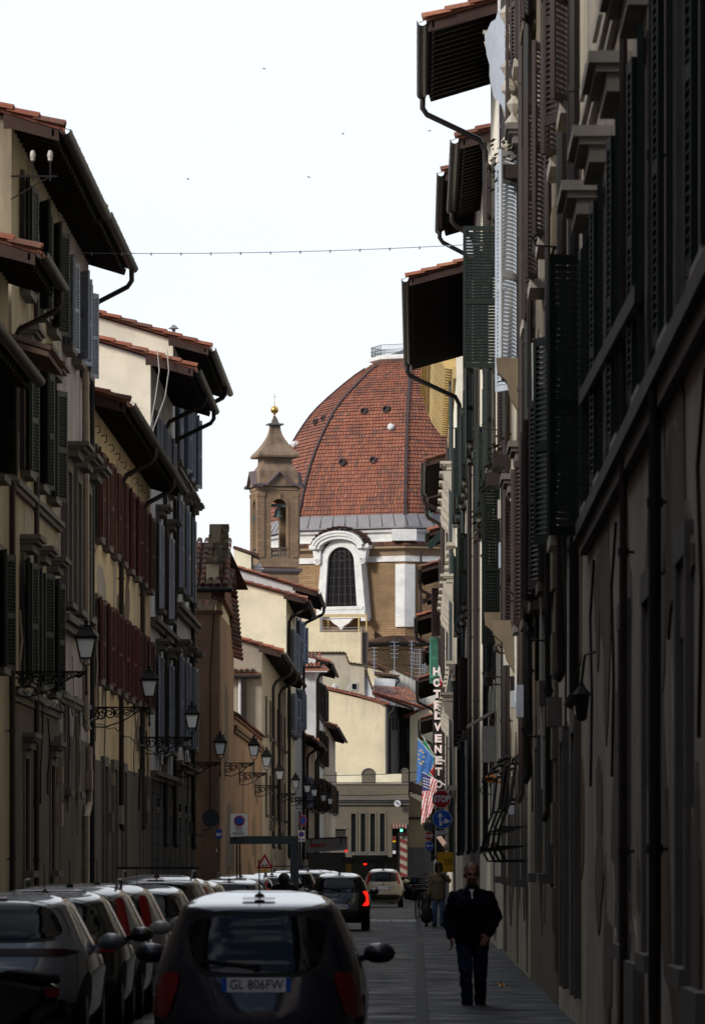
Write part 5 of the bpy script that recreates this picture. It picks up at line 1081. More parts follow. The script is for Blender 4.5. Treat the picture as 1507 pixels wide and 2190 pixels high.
sign_plate(ys,[(PX(935,Y),PZ(1866,Y)),(PX(934,Y),PZ(1822,Y)),(PX(970,Y),PZ(1823,Y)),(PX(972,Y),PZ(1865,Y))],Y,.03,'sign_yellow','board'); MB().beam((PX(953,Y),Y+.05,.1),(PX(953,Y),Y+.05,PZ(1824,Y)),.04).build('leg','pipe_white',ys)
text('DIVIETO',.1,'black','lettering',ys,Vector((PX(959,Y),Y-.01,PZ(1840,Y)))-wloc(ys),width=.26); text('DI SOSTA',.09,'black','lettering',ys,Vector((PX(959,Y),Y-.01,PZ(1847,Y)))-wloc(ys),width=.26)
pl=thing('white_tube_bollard','short white post standing by the wall behind the woman','bollard',(PX(957,158),158,.1)); MB().tube([(PX(957,158),158,.1),(PX(957,158),158,1.35)],.04).lathe([(.05,0),(.05,.05),(.01,.08)],8,(PX(957,158),158,1.33)).build('tube','pipe_white',pl,True)
Y=292; s2=thing('small_stop_sign','smaller stop sign with blue left-arrow disc below and a dark sign back above','sign',(PX(915,Y),Y,PZ(1830,Y)))
pole(s2,PX(916,Y),Y+.06,PZ(1822,Y),PZ(1757,Y),.03,'pipe_dark'); MB().tube([(PX(918,Y),Y+.06,PZ(1818,Y)),(PX(934,Y),Y+.1,PZ(1836,Y)),(PX(941,Y),Y+.1,PZ(1842,Y))],.025,6).tube([(PX(916,Y),Y+.06,PZ(1762,Y)),(PX(941,Y),Y+.1,PZ(1762,Y))],.02,6).build('wall_arm','pipe_dark',s2)
sign_plate(s2,circ(PX(915,Y),PZ(1768.5,Y),.25),Y-.02,.02,'sign_back','sign_back'); MB().box(PX(914.2,Y),PX(915.4,Y),Y-.04,Y-.021,PZ(1777,Y),PZ(1760,Y)).build('rib','pipe_beige',s2)
stop_sign(s2,PX(916,Y),PZ(1788,Y),.25,Y); p=round_sign(s2,PX(917,Y),PZ(1809,Y),.245,Y); mb=MB(); arrow(mb,PX(917,Y),PZ(1809,Y),.24,Y,'L'); mb.build('arrow','sign_white',p)
bn=thing('hanging_banner','tilted pale pink banner strip above the yellow notice board','banner',(PX(940,200),200,PZ(1800,200))); MB().prism([(PX(932,200),PZ(1790,200)),(PX(943,200),PZ(1787,200)),(PX(958,200),PZ(1808,200)),(PX(949,200),PZ(1813,200))],200,200.04,'Y').build('cloth',plain('pinkish',(176,150,140),.8).name,bn); MB().lathe([(.05,0),(.12,.05),(.12,.15),(.05,.25)],10,(PX(955,200),200,PZ(1818,200))).tube([(PX(955,200),200,PZ(1812,200)),(1.28,200,PZ(1805,200))],.02,5).build('bracket','pipe_brown',bn)
# left side signs
Y=165; s3=thing('sign_back_disc','dark back of a round sign bracketed to the orange wall corner','sign',(PX(451,Y),Y,PZ(1750,Y)))
sign_plate(s3,circ(PX(451,Y),PZ(1750,Y),.275),Y,.02,'sign_back','disc'); MB().box(PX(451.5,Y),PX(453,Y),Y-.02,Y-.001,PZ(1768,Y),PZ(1732,Y)).build('rib','sign_back',s3); MB().tube([(XL,Y,PZ(1787,Y)),(PX(434,Y),Y,PZ(1787,Y)),(PX(434,Y),Y,PZ(1776,Y)),(PX(452,Y),Y+.02,PZ(1772,Y)),(PX(452,Y),Y+.02,PZ(1765,Y))],.02,6).build('bracket','pipe_dark',s3)
Y=150; s4=thing('blue_sign_post','small blue rectangular sign with white field on a leaning grey post','sign',(PX(468,Y),Y,.1)); pole(s4,PX(469,Y),Y+.04,.1,PZ(1774,Y),.03,'pipe_beige')
p=sign_plate(s4,[(PX(461,Y),PZ(1793,Y)),(PX(461,Y),PZ(1774,Y)),(PX(475,Y),PZ(1774,Y)),(PX(475,Y),PZ(1793,Y))],Y,.02,'sign_blue'); MB().box(PX(462.5,Y),PX(473.5,Y),Y-.006,Y-.002,PZ(1788,Y),PZ(1781,Y)).build('white_field','sign_white',p)
MB().box(PX(462,Y),PX(465,Y),Y,Y+.02,PZ(1822,Y),PZ(1815,Y)).build('sticker','sign_white',s4)
Y=118; s5=thing('shelter_frame','dark grey metal beam on a single wide post between the parked cars','frame',(PX(630,Y),Y,0)); mb=MB(); mb.box(PX(492,Y),PX(638,Y),Y-.12,Y+.12,PZ(1805,Y),PZ(1788,Y)); mb.build('beam','sign_back',s5); MB().box(PX(621,Y),PX(638.5,Y),Y-.10,Y+.1,0,PZ(1805,Y)-.002).build('post','sign_back',s5); MB().box(PX(505,Y),PX(508,Y),Y+.02,Y+.08,0,PZ(1805,Y)-.002).box(PX(511,Y),PX(514,Y),Y+.02,Y+.08,0,PZ(1805,Y)-.002).build('thin_post','iron',s5)
Y=117.7; s6=thing('no_parking_board','white board with red and blue no-parking disc on the dark beam','sign',(PX(511,Y),Y,PZ(1790,Y)))
p=sign_plate(s6,[(PX(493,Y),PZ(1790,Y)),(PX(493,Y),PZ(1740,Y)),(PX(529,Y),PZ(1740.5,Y)),(PX(529,Y),PZ(1788,Y))],Y,.02,'sign_white','board')
MB().box(PX(500,Y),PX(505,Y),Y+.021,Y+.1,PZ(1795,Y),PZ(1745,Y)).build('holder','iron',s6)
def nopark(par,x,z,r,Y,sx=1):
    q=MB().prism([(x+(a-x)*sx,b) for a,b in circ(x,z,r)],Y,Y+.004,'Y').build('red_ring','sign_red',par); q2=MB().prism([(x+(a-x)*sx,b) for a,b in circ(x,z,r*.76)],Y-.004,Y-.001,'Y').build('blue_disc','sign_blue',q)
    MB().beam((x-r*.6*sx,Y-.007,z+r*.6),(x+r*.6*sx,Y-.007,z-r*.6),r*.16,.003).build('red_bar','sign_red',q2)
nopark(p,PX(512,Y),PZ(1755.5,Y),.12,Y-.006)
text('SX 0-24',.05,'black','lettering',p,Vector((PX(511,Y),Y-.004,PZ(1771,Y)))-wloc(p),width=.15); text('sul retro',.045,'black','lettering',p,Vector((PX(511,Y),Y-.004,PZ(1776,Y)))-wloc(p),width=.15)
mb=MB(); 
for i in range(3): mb.box(PX(497,Y),PX(524-i*2,Y),Y-.004,Y-.001,PZ(1781+i*2.4,Y),PZ(1780.2+i*2.4,Y))
mb.build('fine_print','sign_back',p)
Y=190; s7=thing('bump_warning_sign','red-bordered triangular uneven-road sign above a yellow lamp','sign',(PX(566,Y),Y,.1)); T=lambda a:[(PX(566,Y),PZ(1824-a,Y)),(PX(585+a,Y),PZ(1858+a*.5,Y)),(PX(547-a,Y),PZ(1858+a*.5,Y))]
p=sign_plate(s7,T(0),Y,.02,'sign_white'); sign_plate(p,T(-1.2),Y-.005,.003,'sign_red','red_border'); sign_plate(p,[(PX(566,Y),PZ(1833,Y)),(PX(577,Y),PZ(1853.5,Y)),(PX(555,Y),PZ(1853.5,Y))],Y-.01,.003,'sign_white','white_field')
mb=MB(); mb.prism([(PX(558,Y),PZ(1852,Y)),(PX(561,Y),PZ(1848.5,Y)),(PX(565,Y),PZ(1851,Y)),(PX(567,Y),PZ(1851,Y)),(PX(571,Y),PZ(1848,Y)),(PX(574,Y),PZ(1852,Y))],Y-.015,Y-.011,'Y'); mb.build('bump_symbol','black',p)
pole(s7,PX(566,Y),Y+.04,.1,PZ(1830,Y)); MB().box(PX(560,Y),PX(573,Y),Y-.02,Y+.12,PZ(1872,Y),PZ(1860,Y)).build('yellow_lamp','sign_yellow',s7)
Y=240; s8=thing('parking_sign_post','narrow post with turned no-parking disc over a small white zone sign','sign',(PX(641,Y),Y,.1)); pole(s8,PX(641,Y),Y+.04,.1,PZ(1735,Y),.04,'pipe_dark')
p=sign_plate(s8,[(PX(648,Y)+ (a-PX(648,Y))*.6,b) for a,b in circ(PX(648,Y),PZ(1755,Y),.26)],Y,.02,'sign_white','round_plate'); nopark(p,PX(648,Y),PZ(1755,Y),.25,Y-.006,.6)
p=sign_plate(s8,[(PX(637,Y),PZ(1800,Y)),(PX(637,Y),PZ(1776,Y)),(PX(652,Y),PZ(1776,Y)),(PX(652,Y),PZ(1800,Y))],Y-.03,.02,'sign_white','zone_plate'); nopark(p,PX(644.5,Y),PZ(1784,Y),.13,Y-.036); MB().box(PX(639,Y),PX(643,Y),Y-.036,Y-.033,PZ(1797,Y),PZ(1793,Y)).box(PX(646,Y),PX(650,Y),Y-.036,Y-.033,PZ(1797,Y),PZ(1793,Y)).build('symbols','sign_blue',p)
# hotel sign
Y=225; hs_=thing('hotel_sign','tall vertical sign of pale capital letters spelling a hotel name','sign',(PX(935,Y),Y,PZ(1690,Y)))
plain('letter_pink',(222,206,208),.5,var=.08)
for ch,py in zip('HOTELVENETO',(1437,1461,1485,1508,1531,1556,1580,1603,1627,1651,1678)):
    text(ch,.44,'letter_pink','letter',hs_,Vector((PX(933+(py-1437)*.02,Y),Y-.03,PZ(py,Y)))-wloc(hs_),ext=.03,width=.3,bold=.022)
mb=MB(); x=PX(940,Y); mb.beam((x,Y+.06,PZ(1428,Y)),(x+.08,Y+.06,PZ(1690,Y)),.06)
for py in range(1448,1680,24): mb.beam((PX(930,Y),Y+.03,PZ(py,Y)),(XF+.02,Y+.06,PZ(py,Y)),.04); mb.box(PX(929,Y),PX(940,Y),Y+.02,Y+.08,PZ(py+3,Y),PZ(py-1,Y))
mb.build('frame','pipe_brown',hs_)
# flags
def flag(name,lab,A,B,Y,lens,colf,mats,n=14,m=16,wave=.06,tail=0,drift=0):
    t=thing(name,lab,'flag',(PX(B[0],Y),Y,PZ(B[1],Y))); v=[];f=[];mi=[]
    for i in range(n+1):
        s=i/n; ax,ay=A[0]+(B[0]-A[0])*s,A[1]+(B[1]-A[1])*s; L=lens(s)
        for j in range(m+1):
            q=j/m; v.append((PX(ax+drift*q*(1-s),Y),Y+wave*math.sin(s*14+q*2.2)*(.2+q)+.25*(1-s),PZ(ay+L*q,Y)))
    for i in range(n):
        for j in range(m): f.append((i*(m+1)+j,i*(m+1)+j+1,(i+1)*(m+1)+j+1,(i+1)*(m+1)+j)); mi.append(colf((i+.5)/n,(j+.5)/m))
    o=wloc(t); me=bpy.data.meshes.new('cloth'); me.from_pydata([(a-o.x,b-o.y,c-o.z) for a,b,c in v],[],f)
    for mm in mats: me.materials.append(MAT[mm])
    for p,k in zip(me.polygons,mi): p.material_index=k; p.use_smooth=True
    ob=bpy.data.objects.new('cloth',me); COL.objects.link(ob); ob.parent=t
    MB().tube([(PX(A[0],Y)-.02,Y+.27,PZ(A[1],Y)+.02),(PX(B[0],Y),Y,PZ(B[1],Y)),(max(XF,PX(B[0],Y)+.1),Y-.05,PZ(B[1]+14,Y))],.014,6).build('flagpole','pipe_white',t,True)
    return t
plain('eu_blue',(58,104,168),.8,var=.15); plain('fl_green',(28,120,84),.8,var=.15); plain('fl_white',(210,208,210),.8,var=.06); plain('fl_red',(178,44,52),.8,var=.12); plain('fl_navy',(44,48,104),.8); plain('fl_gold',(220,190,70),.8)
Y=219
fe=flag('flag','blue flag with a ring of yellow stars, hanging from a slanted pole','' or (893,1579),(926,1618),Y,lambda s:84*(1-s)**.75+14,lambda s,q:0,['eu_blue'],tail=0,drift=-3)
mb=MB()
for i in range(9):
    a=2*math.pi*i/9; x,y=900+5.5*math.cos(a),1619+15*math.sin(a); c=(PX(x,Y),PZ(y,Y)); MB().prism([(c[0]+(.055 if k%2==0 else .022)*math.sin(math.pi*k/5),c[1]+(.055 if k%2==0 else .022)*math.cos(math.pi*k/5)) for k in range(10)],Y-.06,Y-.05,'Y').build('star','fl_gold',fe)
flag('flag','green white and red flag folded behind the blue starred one',(905,1576),(928,1616),223,lambda s:96*(1-s)**.5+24,lambda s,q:0 if q<.42 else(1 if q<.55 else 2),['fl_green','fl_white','fl_red'],drift=4)
flag('flag','red and white striped flag with starred blue canton, lowest of the flags',(904,1652),(933,1668),216,lambda s:84*(1-s)**.55+28,lambda s,q:2 if (s<.55 and q<.36) else (0 if int((s*1.05+q*.75)*9)%2 else 1),['fl_red','fl_white','fl_navy'],n=30,m=34,drift=-4)
ust=[o for o in bpy.data.objects if o.get('label','').startswith('red and white striped flag')][0]
for i in range(4):
    for j in range(4): MB().disc((PX(906+i*4.2,216),215.86,PZ(1664+j*6+i*1.5,216)),.03,.01,5).build('star','fl_white',ust)
flag('flag','thin dark green flag edge between the striped flag and the hotel letters',(914,1646),(930,1668),221,lambda s:30*(1-s)+10,lambda s,q:0,['fl_green'])
flag('flag','small green white and red flag at the top of the hotel letters',(939,1424),(944,1456),214,lambda s:36-20*s,lambda s,q:0 if s<.2 else(1 if s<.45 else 2),['fl_green','fl_white','fl_red'],drift=-1)
# birds
for i,(x,y,l) in enumerate(((565,147,'tiny dark bird highest over the left of the sky'),(733,286,'tiny dark bird in the middle of the sky'),(660,379,'tiny dark bird low over the middle of the street'),(918,280,'tiny dark bird near the right-hand eaves'),(402,383,'tiny dark bird lowest on the left'))):
    Y=600; c=Vector((PX(x,Y),Y,PZ(y,Y))); k=1 if i%2 else -1
    mb=MB(Matrix.Translation(c)); mb.lathe([(.01,-.12),(.035,-.05),(.04,.02),(.02,.1),(.01,.14)],6); mb.M=Matrix.Translation(c)
    mb.add([(0,0,.03),(k*.13,0,.12),(k*.2,0,.06),(0,0,-.03)],[(0,1,2,3)]); mb.add([(0,0,.03),(-k*.12,.05,.05),(-k*.19,.05,-.08),(0,0,-.03)],[(0,1,2,3)])
    tag(mb.build('bird','iron',fix=False),l,'bird','birds in the sky')
# ================= CARS
def paint(name,c,metal=.3,rough=.35):
    m,nt,b=nodes(name); b.inputs['Base Color'].default_value=rgb(*c); b.inputs['Metallic'].default_value=metal; b.inputs['Roughness'].default_value=rough; b.inputs['Coat Weight'].default_value=1.0; b.inputs['Coat Roughness'].default_value=.05
    o=mixc(nt,ramp(nt,noise(nt,2.5,7),.45,.7),rgb(*c),rgb(*[int(v*.8+14) for v in c])); nt.links.new(o,b.inputs['Base Color']); nt.links.new(ramp(nt,noise(nt,3,5),-.6,2.0),b.inputs['Roughness'])
    MAT[name]=m; return name
for n_,c in(('paint_blue',(14,18,44)),('paint_black',(12,12,14)),('paint_beige',(150,140,124)),('paint_silver',(108,112,120)),('paint_white',(140,140,139)),('paint_grey',(60,62,66)),('paint_dark',(20,22,28))): paint(n_,c,.0 if n_ in('paint_white','paint_beige') else .35)
plain('tail_dark',(40,8,10),.3,spec=.4)
plain('rubber',(18,18,18),.85,spec=.1); plain('rim_alloy',(110,112,116),.4,.7)
plain('plastic',(16,16,17),.6); plain('tail_clear',(170,150,150),.2)
def catmull(ps,n):
    out=[]
    for i in range(len(ps)-1):
        p0,p1,p2,p3=ps[max(0,i-1)],ps[i],ps[i+1],ps[min(len(ps)-1,i+2)]
        for k in range(n):
            t=k/n; out.append([.5*((2*b)+(-a+c)*t+(2*a-5*b+4*c-d)*t*t+(-a+3*b-3*c+d)*t**3) for a,b,c,d in zip(p0,p1,p2,p3)])
    return out+[list(ps[-1])]
def make_car(label,loc,col,L=3.9,W=1.68,H=1.5,light='wide',lit=False,rake=.8,glass=(.62,1.03,1.36,.0),roofr=1.5,plate=None,rails=False,antenna=True,rz=0,belt=None,name='car',bumper='plastic',wiper=True,detail=True,cat='car',plate_z=.62,vanish=0,spoiler=True,roofcol=None,crown=1.0):
    t=thing(name,label,cat,loc,None,rz); k=H/1.5
    lv=[(.20,.14,L-.2,W/2-.12),(.32,.03,L-.08,W/2-.045),(.50,.0,L-.0,W/2-.012),(.72,.025,L-.05,W/2),(.88,.06*rake+.02,L-.5,W/2-.02),(.98,.11*rake+.02,L-1.0,W/2-.055),(1.15,.23*rake+.02,L-1.3,W/2-.125),(1.30,.36*rake+.02,L-1.6,W/2-.19),(1.39,.46*rake+.03,L-1.8,W/2-.24),(1.45,.66*rake*roofr+.05,L-2.05,W/2-.32),(1.485,1.0*rake*roofr+.05,L-2.35,W/2-.46),(1.5,max(1.35,rake*roofr+.3),L-2.2,W/2-.62)]
    lv=[(z*k,a,b,w) for z,a,b,w in lv]; lv=catmull(lv,4)
    N=56; vs=[]
    for z,a,b,w in lv:
        yc=(a+b)/2; hy=(b-a)/2
        for i in range(N):
            th=2*math.pi*i/N; c,s=math.cos(th),math.sin(th); e=2/4.6
            bow=0
            vs.append((w*math.copysign(abs(c)**e,c),yc+hy*math.copysign(abs(s)**(2/6.5),s),z))
    fs=[(i*N+j,i*N+(j+1)%N,(i+1)*N+(j+1)%N,(i+1)*N+j) for i in range(len(lv)-1) for j in range(N)]+[tuple(range(N-1,-1,-1)),tuple((len(lv)-1)*N+j for j in range(N))]
    mb=MB().add(vs,fs); body=mb.build('body',col,t,True,world=False); bv=BVHTree.FromPolygons([Vector(v) for v in vs],fs)
    def patch(nm,mat,fn,par=body,axis='Y',off=.006,nu=12,nv=8,ex=5.,thick=.012,sgn=1):
        v=[];ok=True
        for i in range(nu+1):
            for j in range(nv+1):
                a=-1+2*i/nu; b=-1+2*j/nv
                # square -> superellipse
                m_=max(abs(a),abs(b)); 
                if m_>0:
                    l=(abs(a)**ex+abs(b)**ex)**(1/ex); a,b=a*m_/l,b*m_/l
                p,q=fn(a,b)
                if axis=='Y': o=Vector((p,-2,q)); d=Vector((0,1,0))
                elif axis=='F': o=Vector((p,L+2,q)); d=Vector((0,-1,0))
                else: o=Vector((sgn*3,p,q)); d=Vector((-sgn,0,0))
                h=bv.ray_cast(o,d)
                if h[0] is None: return None
                n=h[1]; n=n if n.dot(d)<0 else -n; v.append(h[0]+n*off)
        V=v+[x+(Vector((0,1,0)) if axis=='Y' else (Vector((0,-1,0)) if axis=='F' else Vector((-sgn,0,0))))*(thick+off) for x in v]; K=nv+1; T=len(v)
        f=[(i*K+j,i*K+j+1,(i+1)*K+j+1,(i+1)*K+j) for i in range(nu) for j in range(nv)]
        bd=[i*K for i in range(nu)]+[nu*K+j for j in range(nv)]+[i*K+nv for i in range(nu,0,-1)]+[j for j in range(nv,0,-1)]
        f+=[(bd[q],bd[(q+1)%len(bd)],T+bd[(q+1)%len(bd)],T+bd[q]) for q in range(len(bd))]
        return MB().add(V,f).build(nm,mat,par,True,world=False)
    hb,z0,z1,_=glass; z0*=k;z1*=k
    wt=W/2-.33 if glass[3]==0 else glass[3]
    G=lambda a,b:(a*(hb+.06+(wt-hb-.06)*(b+1)/2),(z0+z1)/2+b*(z1-z0)/2+(.03*(1-a*a) if b>0 else -.015*(1-a*a)))
    patch('window_seal','plastic',lambda a,b:(G(a,b)[0]*1.06,(z0+z1)/2+(G(a,b)[1]-(z0+z1)/2)*1.09),off=.004); gl=patch('rear_window','glass',lambda a,b:(G(a,b)[0]*.96,(z0+z1)/2+(G(a,b)[1]-(z0+z1)/2)*.93),off=.010)
    if detail:
        for s in(-1,1):
            patch('side_window','glass',lambda a,b:(L*.42+a*(L*.27)+(-.18*b if a>0 else .12*b),(1.17+.155*b)*k),axis='X',sgn=s,off=.004)
            patch('wheel_arch','plastic',lambda a,b:(.62+a*.37,.36+b*.36*(1 if b>0 else .4)),axis='X',sgn=s,ex=2.2,off=.004); patch('wheel_arch','plastic',lambda a,b:(L-.72+a*.37,.36+b*.36*(1 if b>0 else .4)),axis='X',sgn=s,ex=2.2,off=.004)
        patch('windscreen','glass',lambda a,b:(a*(W/2-.22-.08*b),(1.2+.17*b)*k),axis='F',off=.004)
    for y in(.62,L-.72):
        for s in(-1,1):
            x=s*(W/2-.13); w=MB(Matrix.Translation((x,y,.31))@Matrix.Rotation(math.pi/2,4,'Y')).lathe([(.18,-.1),(.29,-.1),(.31,-.07),(.31,.07),(.29,.1),(.18,.1)],20,cap=True).build('wheel','rubber',t,True,world=False); MB(Matrix.Translation((x+s*.09,y,.31))@Matrix.Rotation(math.pi/2,4,'Y')).lathe([(.19,-.015),(.19,.015),(.05,.02)],14).build('rim','rim_alloy',w,True,world=False)
    rm='red_glow' if lit else 'tail_red'
    for s in(-1,1):
        e=W/2
        if light=='wide': patch('tail_light',rm,lambda a,b:(s*(e-.27+a*.2),(.89+b*.055)*k),off=.012,nu=8,nv=4)
        elif light=='tall': patch('tail_light',rm,lambda a,b:(s*(e-.19-.05*(b+1)+a*.05),(1.13+b*.22)*k),off=.014,nu=4,nv=10)
        elif light=='mid': patch('tail_light',rm,lambda a,b:(s*(e-.14-.03*b+a*.07),(.84+b*.16)*k),off=.012,nu=4,nv=8)
        elif light=='low': patch('tail_light',rm,lambda a,b:(s*(e-.13+a*.075-.05*b),(.72+b*.17)*k),off=.014,nu=5,nv=8)
        elif light=='boomerang':
            patch('tail_light',rm,lambda a,b:(s*(e-.055-.02*b-(1-a)*.5*(.055+(.15 if b<0 else .09)*b*b)),(.83+b*.19)*k),off=.014,nu=4,nv=12)
    if light=='bar': patch('light_bar','tail_dark',lambda a,b:(a*(W/2-.1),(.93+b*.035)*k),off=.012,nu=20,nv=3)
    patch('bumper',bumper,lambda a,b:(a*(W/2-.12),(.40+b*.1)*k),off=.008,nu=16,nv=4)
    if detail:
        patch('third_brake_light','tail_red',lambda a,b:(a*.13,(1.425+b*.01)*k),off=.02,nu=4,nv=2)
        if wiper: 
            h=bv.ray_cast(Vector((0,-2,z0+.05)),Vector((0,1,0)))[0]; h2=bv.ray_cast(Vector((-.42,-2,z0+.1)),Vector((0,1,0)))[0]
            MB().beam(h+Vector((0,-.03,0)),h2+Vector((0,-.03,0)),.03,.02).lathe([(.03,-.02),(.03,.02)],8,h+Vector((0,-.03,0))).build('wiper','plastic',t,world=False)
        h=bv.ray_cast(Vector((0,-2,.92*k)),Vector((0,1,0)))[0]; MB().disc((0,h.y-.012,.90*k),.045,.01,16).build('badge','rim_alloy',t,world=False)
        h=bv.ray_cast(Vector((0,-2,plate_z)),Vector((0,1,0)))[0]; y=h.y-.02
        p=MB().box(-.26,.26,y,y+.012,plate_z-.055,plate_z+.055).build('number_plate','sign_white',t,world=False); MB().box(-.26,-.222,y-.002,y-.0005,plate_z-.054,plate_z+.054).build('blue_band','sign_blue',p,world=False); MB().box(.222,.26,y-.002,y-.0005,plate_z-.054,plate_z+.054).build('blue_band','sign_blue',p,world=False)
        if plate: text(plate,.1,'black','lettering',p,(0,y-.003,plate_z),width=.4,ext=.001)
    for s in(-1,1):
        c=(s*(W/2+.09),L-1.45,1.0*k); M=Matrix.Translation(c)@Matrix.Diagonal((1.15,.7,.8,1)); mi=MB(M).lathe([(.01,-.1),(.06,-.09),(.1,-.05),(.11,0),(.1,.05),(.06,.09),(.01,.1)],12)
        mi.M=Matrix(); mi.beam((s*(W/2-.08),L-1.42,.95*k),(s*(W/2+.05),L-1.45,.98*k),.05); mi.build('side_mirror',col,t,True,world=False)
    if antenna:
        h=bv.ray_cast(Vector((0,.85,3)),Vector((0,0,-1)))[0]; MB().lathe([(.045,-.01),(.035,.03),(.01,.045)],8,h).tube([h,h+Vector((0,-.12,.3))],.006,5).build('antenna','plastic',t,world=False)
    if rails:
        for s in(-1,1): MB().tube([(s*(W/2-.34),.9,H-.06),(s*(W/2-.33),1.0,H+.05),(s*(W/2-.33),L-1.9,H+.05),(s*(W/2-.34),L-1.8,H-.06)],.018,6).build('roof_rail','rim_alloy',t,True,world=False)
    if rails=='bars':
        for y in(1.1,1.9): MB().beam((-W/2+.25,y,H+.1),(W/2-.25,y,H+.1),.05,.03).build('roof_bar','plastic',t,world=False)
    return t
make_car('dark blue hatchback seen from behind, nearest in the lane, plate ending 806FW',(-1.2,40,0),'paint_blue',L=3.8,W=1.63,H=1.5,light='low',plate='GL 806FW',plate_z=.80,glass=(.42,.885,1.31,.56),rake=.62,roofr=2.2)
make_car('black hatchback braking with glowing red tail lights',(-2.0,138,0),'paint_black',L=3.6,W=1.6,H=1.5,light='boomerang',lit=True,plate='BCW',plate_z=.62,glass=(.6,1.0,1.36,0))
make_car('beige hatchback with tall red lights driving farthest ahead in the lane',(-1.33,214,0),'paint_beige',L=3.65,W=1.64,H=1.55,light='tall',plate='GC 537MZ',plate_z=.78,glass=(.6,1.02,1.36,0),rake=.6)
def row(label,x,rooftop,col,Xr=-3.0,W=1.7,**k):
    Y=F*Xr/(x-VX); H=EYE+(HY-rooftop)*Y/F; H=min(1.75,max(1.42,H)); return make_car(label,(Xr-W/2,Y,0),col,W=W,H=H,**k)
row('silver hatchback nearest in the parked row, dark light strip across its tail',185,1908,'paint_silver',light='bar',L=3.9,W=1.78,glass=(.66,1.05,1.38,0),plate_z=.45)
row('black small car parked behind the silver one in the left row',262,1903,'paint_black',L=3.5,light='wide')
row('white car with tall red lights, first of two in the parked row',305,1893,'paint_white',light='tall',L=3.65,rake=.6,rails=True)
row('second white car with tall red lights, parked just beyond the first',352,1890,'paint_white',light='tall',L=3.7,rake=.6,antenna=True)
row('dark blue car with bright sky reflections on its roof, mid parked row',420,1893,'paint_dark',light='mid',L=3.7)
row('tall black van-like car with roof bars in the middle of the parked row',453,1871,'paint_black',light='mid',L=3.9,rails='bars',rake=.7)
row('white car whose red lamp peeks out beside the tall black one',474,1876,'paint_white',light='tall',L=3.8,rake=.6)
row('grey car parked past the peeking white one, edge lit',498,1882,'paint_grey',light='mid',L=4.2)
row('dark blue-black hatchback with wide rear window left of the grey post',576,1880,'paint_dark',light='mid',L=3.8)
row('silver-roofed car with long aerial beyond the dark hatchback',596,1871,'paint_silver',light='tall',L=4.0,rails=True)
row('white hatchback with red lamps partly behind the grey post',657,1867,'paint_white',Xr=-2.55,light='wide',L=4.0)
row('dark car with roof bars beyond the post in the far parked row',680,1860,'paint_dark',light='mid',L=4.2,rails='bars')
row('pale car with lit edge, third from the far end of the parked row',703,1860,'paint_silver',light='mid',L=4.0)
row('blue-roofed dark car, second from the far end of the parked row',722,1860,'paint_dark',light='mid',L=4.0)
row('last parked car before the dark utility vehicle',737,1862,'paint_grey',light='mid',L=4.0,detail=False)
# boxes: truck and utility vehicle
Y=290; tr=thing('box_truck','white box truck with red lettering parked under the far lanterns','truck',(PX(700,Y),Y,0))
x0,x1=PX(655,Y),PX(742,Y); zt=PZ(1791,Y); zm=PZ(1824,Y); MB().prism([(x0,zm+.02),(x0,zt-.1),(x1,zt),(x1,zm+.16)],Y,Y+4.5,'Y').build('box','paint_white',tr); MB().box(x0+.1,x1-.1,Y+.1,Y+5.5,.55,zm+.02).build('lower_body','paint_grey',tr)
mb=MB(); mb.beam((x0-.03,Y-.02,zt-.08),(x1+.03,Y-.02,zt+.02),.06); mb.box(x0+.22,x0+.28,Y-.03,Y,zt-.4,zt-.12); mb.box(x1-.35,x1-.29,Y-.03,Y,zt-.35,zt-.05); mb.build('frame','plastic',tr)
text('TRASLOCHI',.24,'sign_red','lettering',tr,Vector((PX(681,Y),Y-.03,PZ(1808,Y)))-wloc(tr),width=.72,ext=.004,bold=.01)
mb=MB(); mb.disc((PX(667,Y),Y-.03,PZ(1809,Y)),.09,.02,8)
for dy in(-5,0,5): mb.disc((PX(708,Y),Y-.03,PZ(1807+dy,Y)),.04,.02,8)
mb.build('red_marks','sign_red',tr); mb=MB()
for dy in(-3,1): mb.box(PX(712,Y),PX(732,Y),Y-.012,Y-.002,PZ(1808+dy,Y),PZ(1807.2+dy,Y))
mb.build('fine_print','sign_back',tr)
for s in(x0+.3,x1-.3): MB(Matrix.Translation((s,Y+1,.4))@Matrix.Rotation(math.pi/2,4,'Y')).lathe([(.2,-.12),(.4,-.12),(.4,.12),(.2,.12)],16).build('wheel','rubber',tr,True)
MB().disc((PX(740,Y),Y-.08,PZ(1820,Y)),.07,.04,10).build('beacon','red_glow',tr)
Y=238; ut=thing('utility_truck','dark olive service truck with panelled top rack behind the beige car','truck',(PX(790,Y),Y,0))
plain('olive',(40,40,34),.6); x0,x1=PX(730,Y),PX(848,Y)
MB().box(x0,x1,Y,Y+4,.5,PZ(1842,Y)).build('body','olive',ut); MB().box(x0+.0,x1-.0,Y-.05,Y+4,PZ(1842,Y)+.002,PZ(1833,Y)).build('top_rim','plastic',ut)
mb=MB(); n=5; xa,xb=PX(757,Y),PX(825,Y)
for i in range(n): mb.box(xa+(xb-xa)*(i+.04)/n,xa+(xb-xa)*(i+.96)/n,Y+.05,Y+.12,PZ(1828,Y),PZ(1821,Y))
mb.build('rack_panels','white_sheet',ut); mb=MB(); mb.box(xa-.1,xb+.1,Y+.1,Y+1.3,PZ(1833,Y)+.003,PZ(1829,Y)); mb.box(x0+.1,x0+.15,Y+.1,Y+.2,PZ(1833,Y),PZ(1824,Y)); mb.build('rack','plastic',ut)
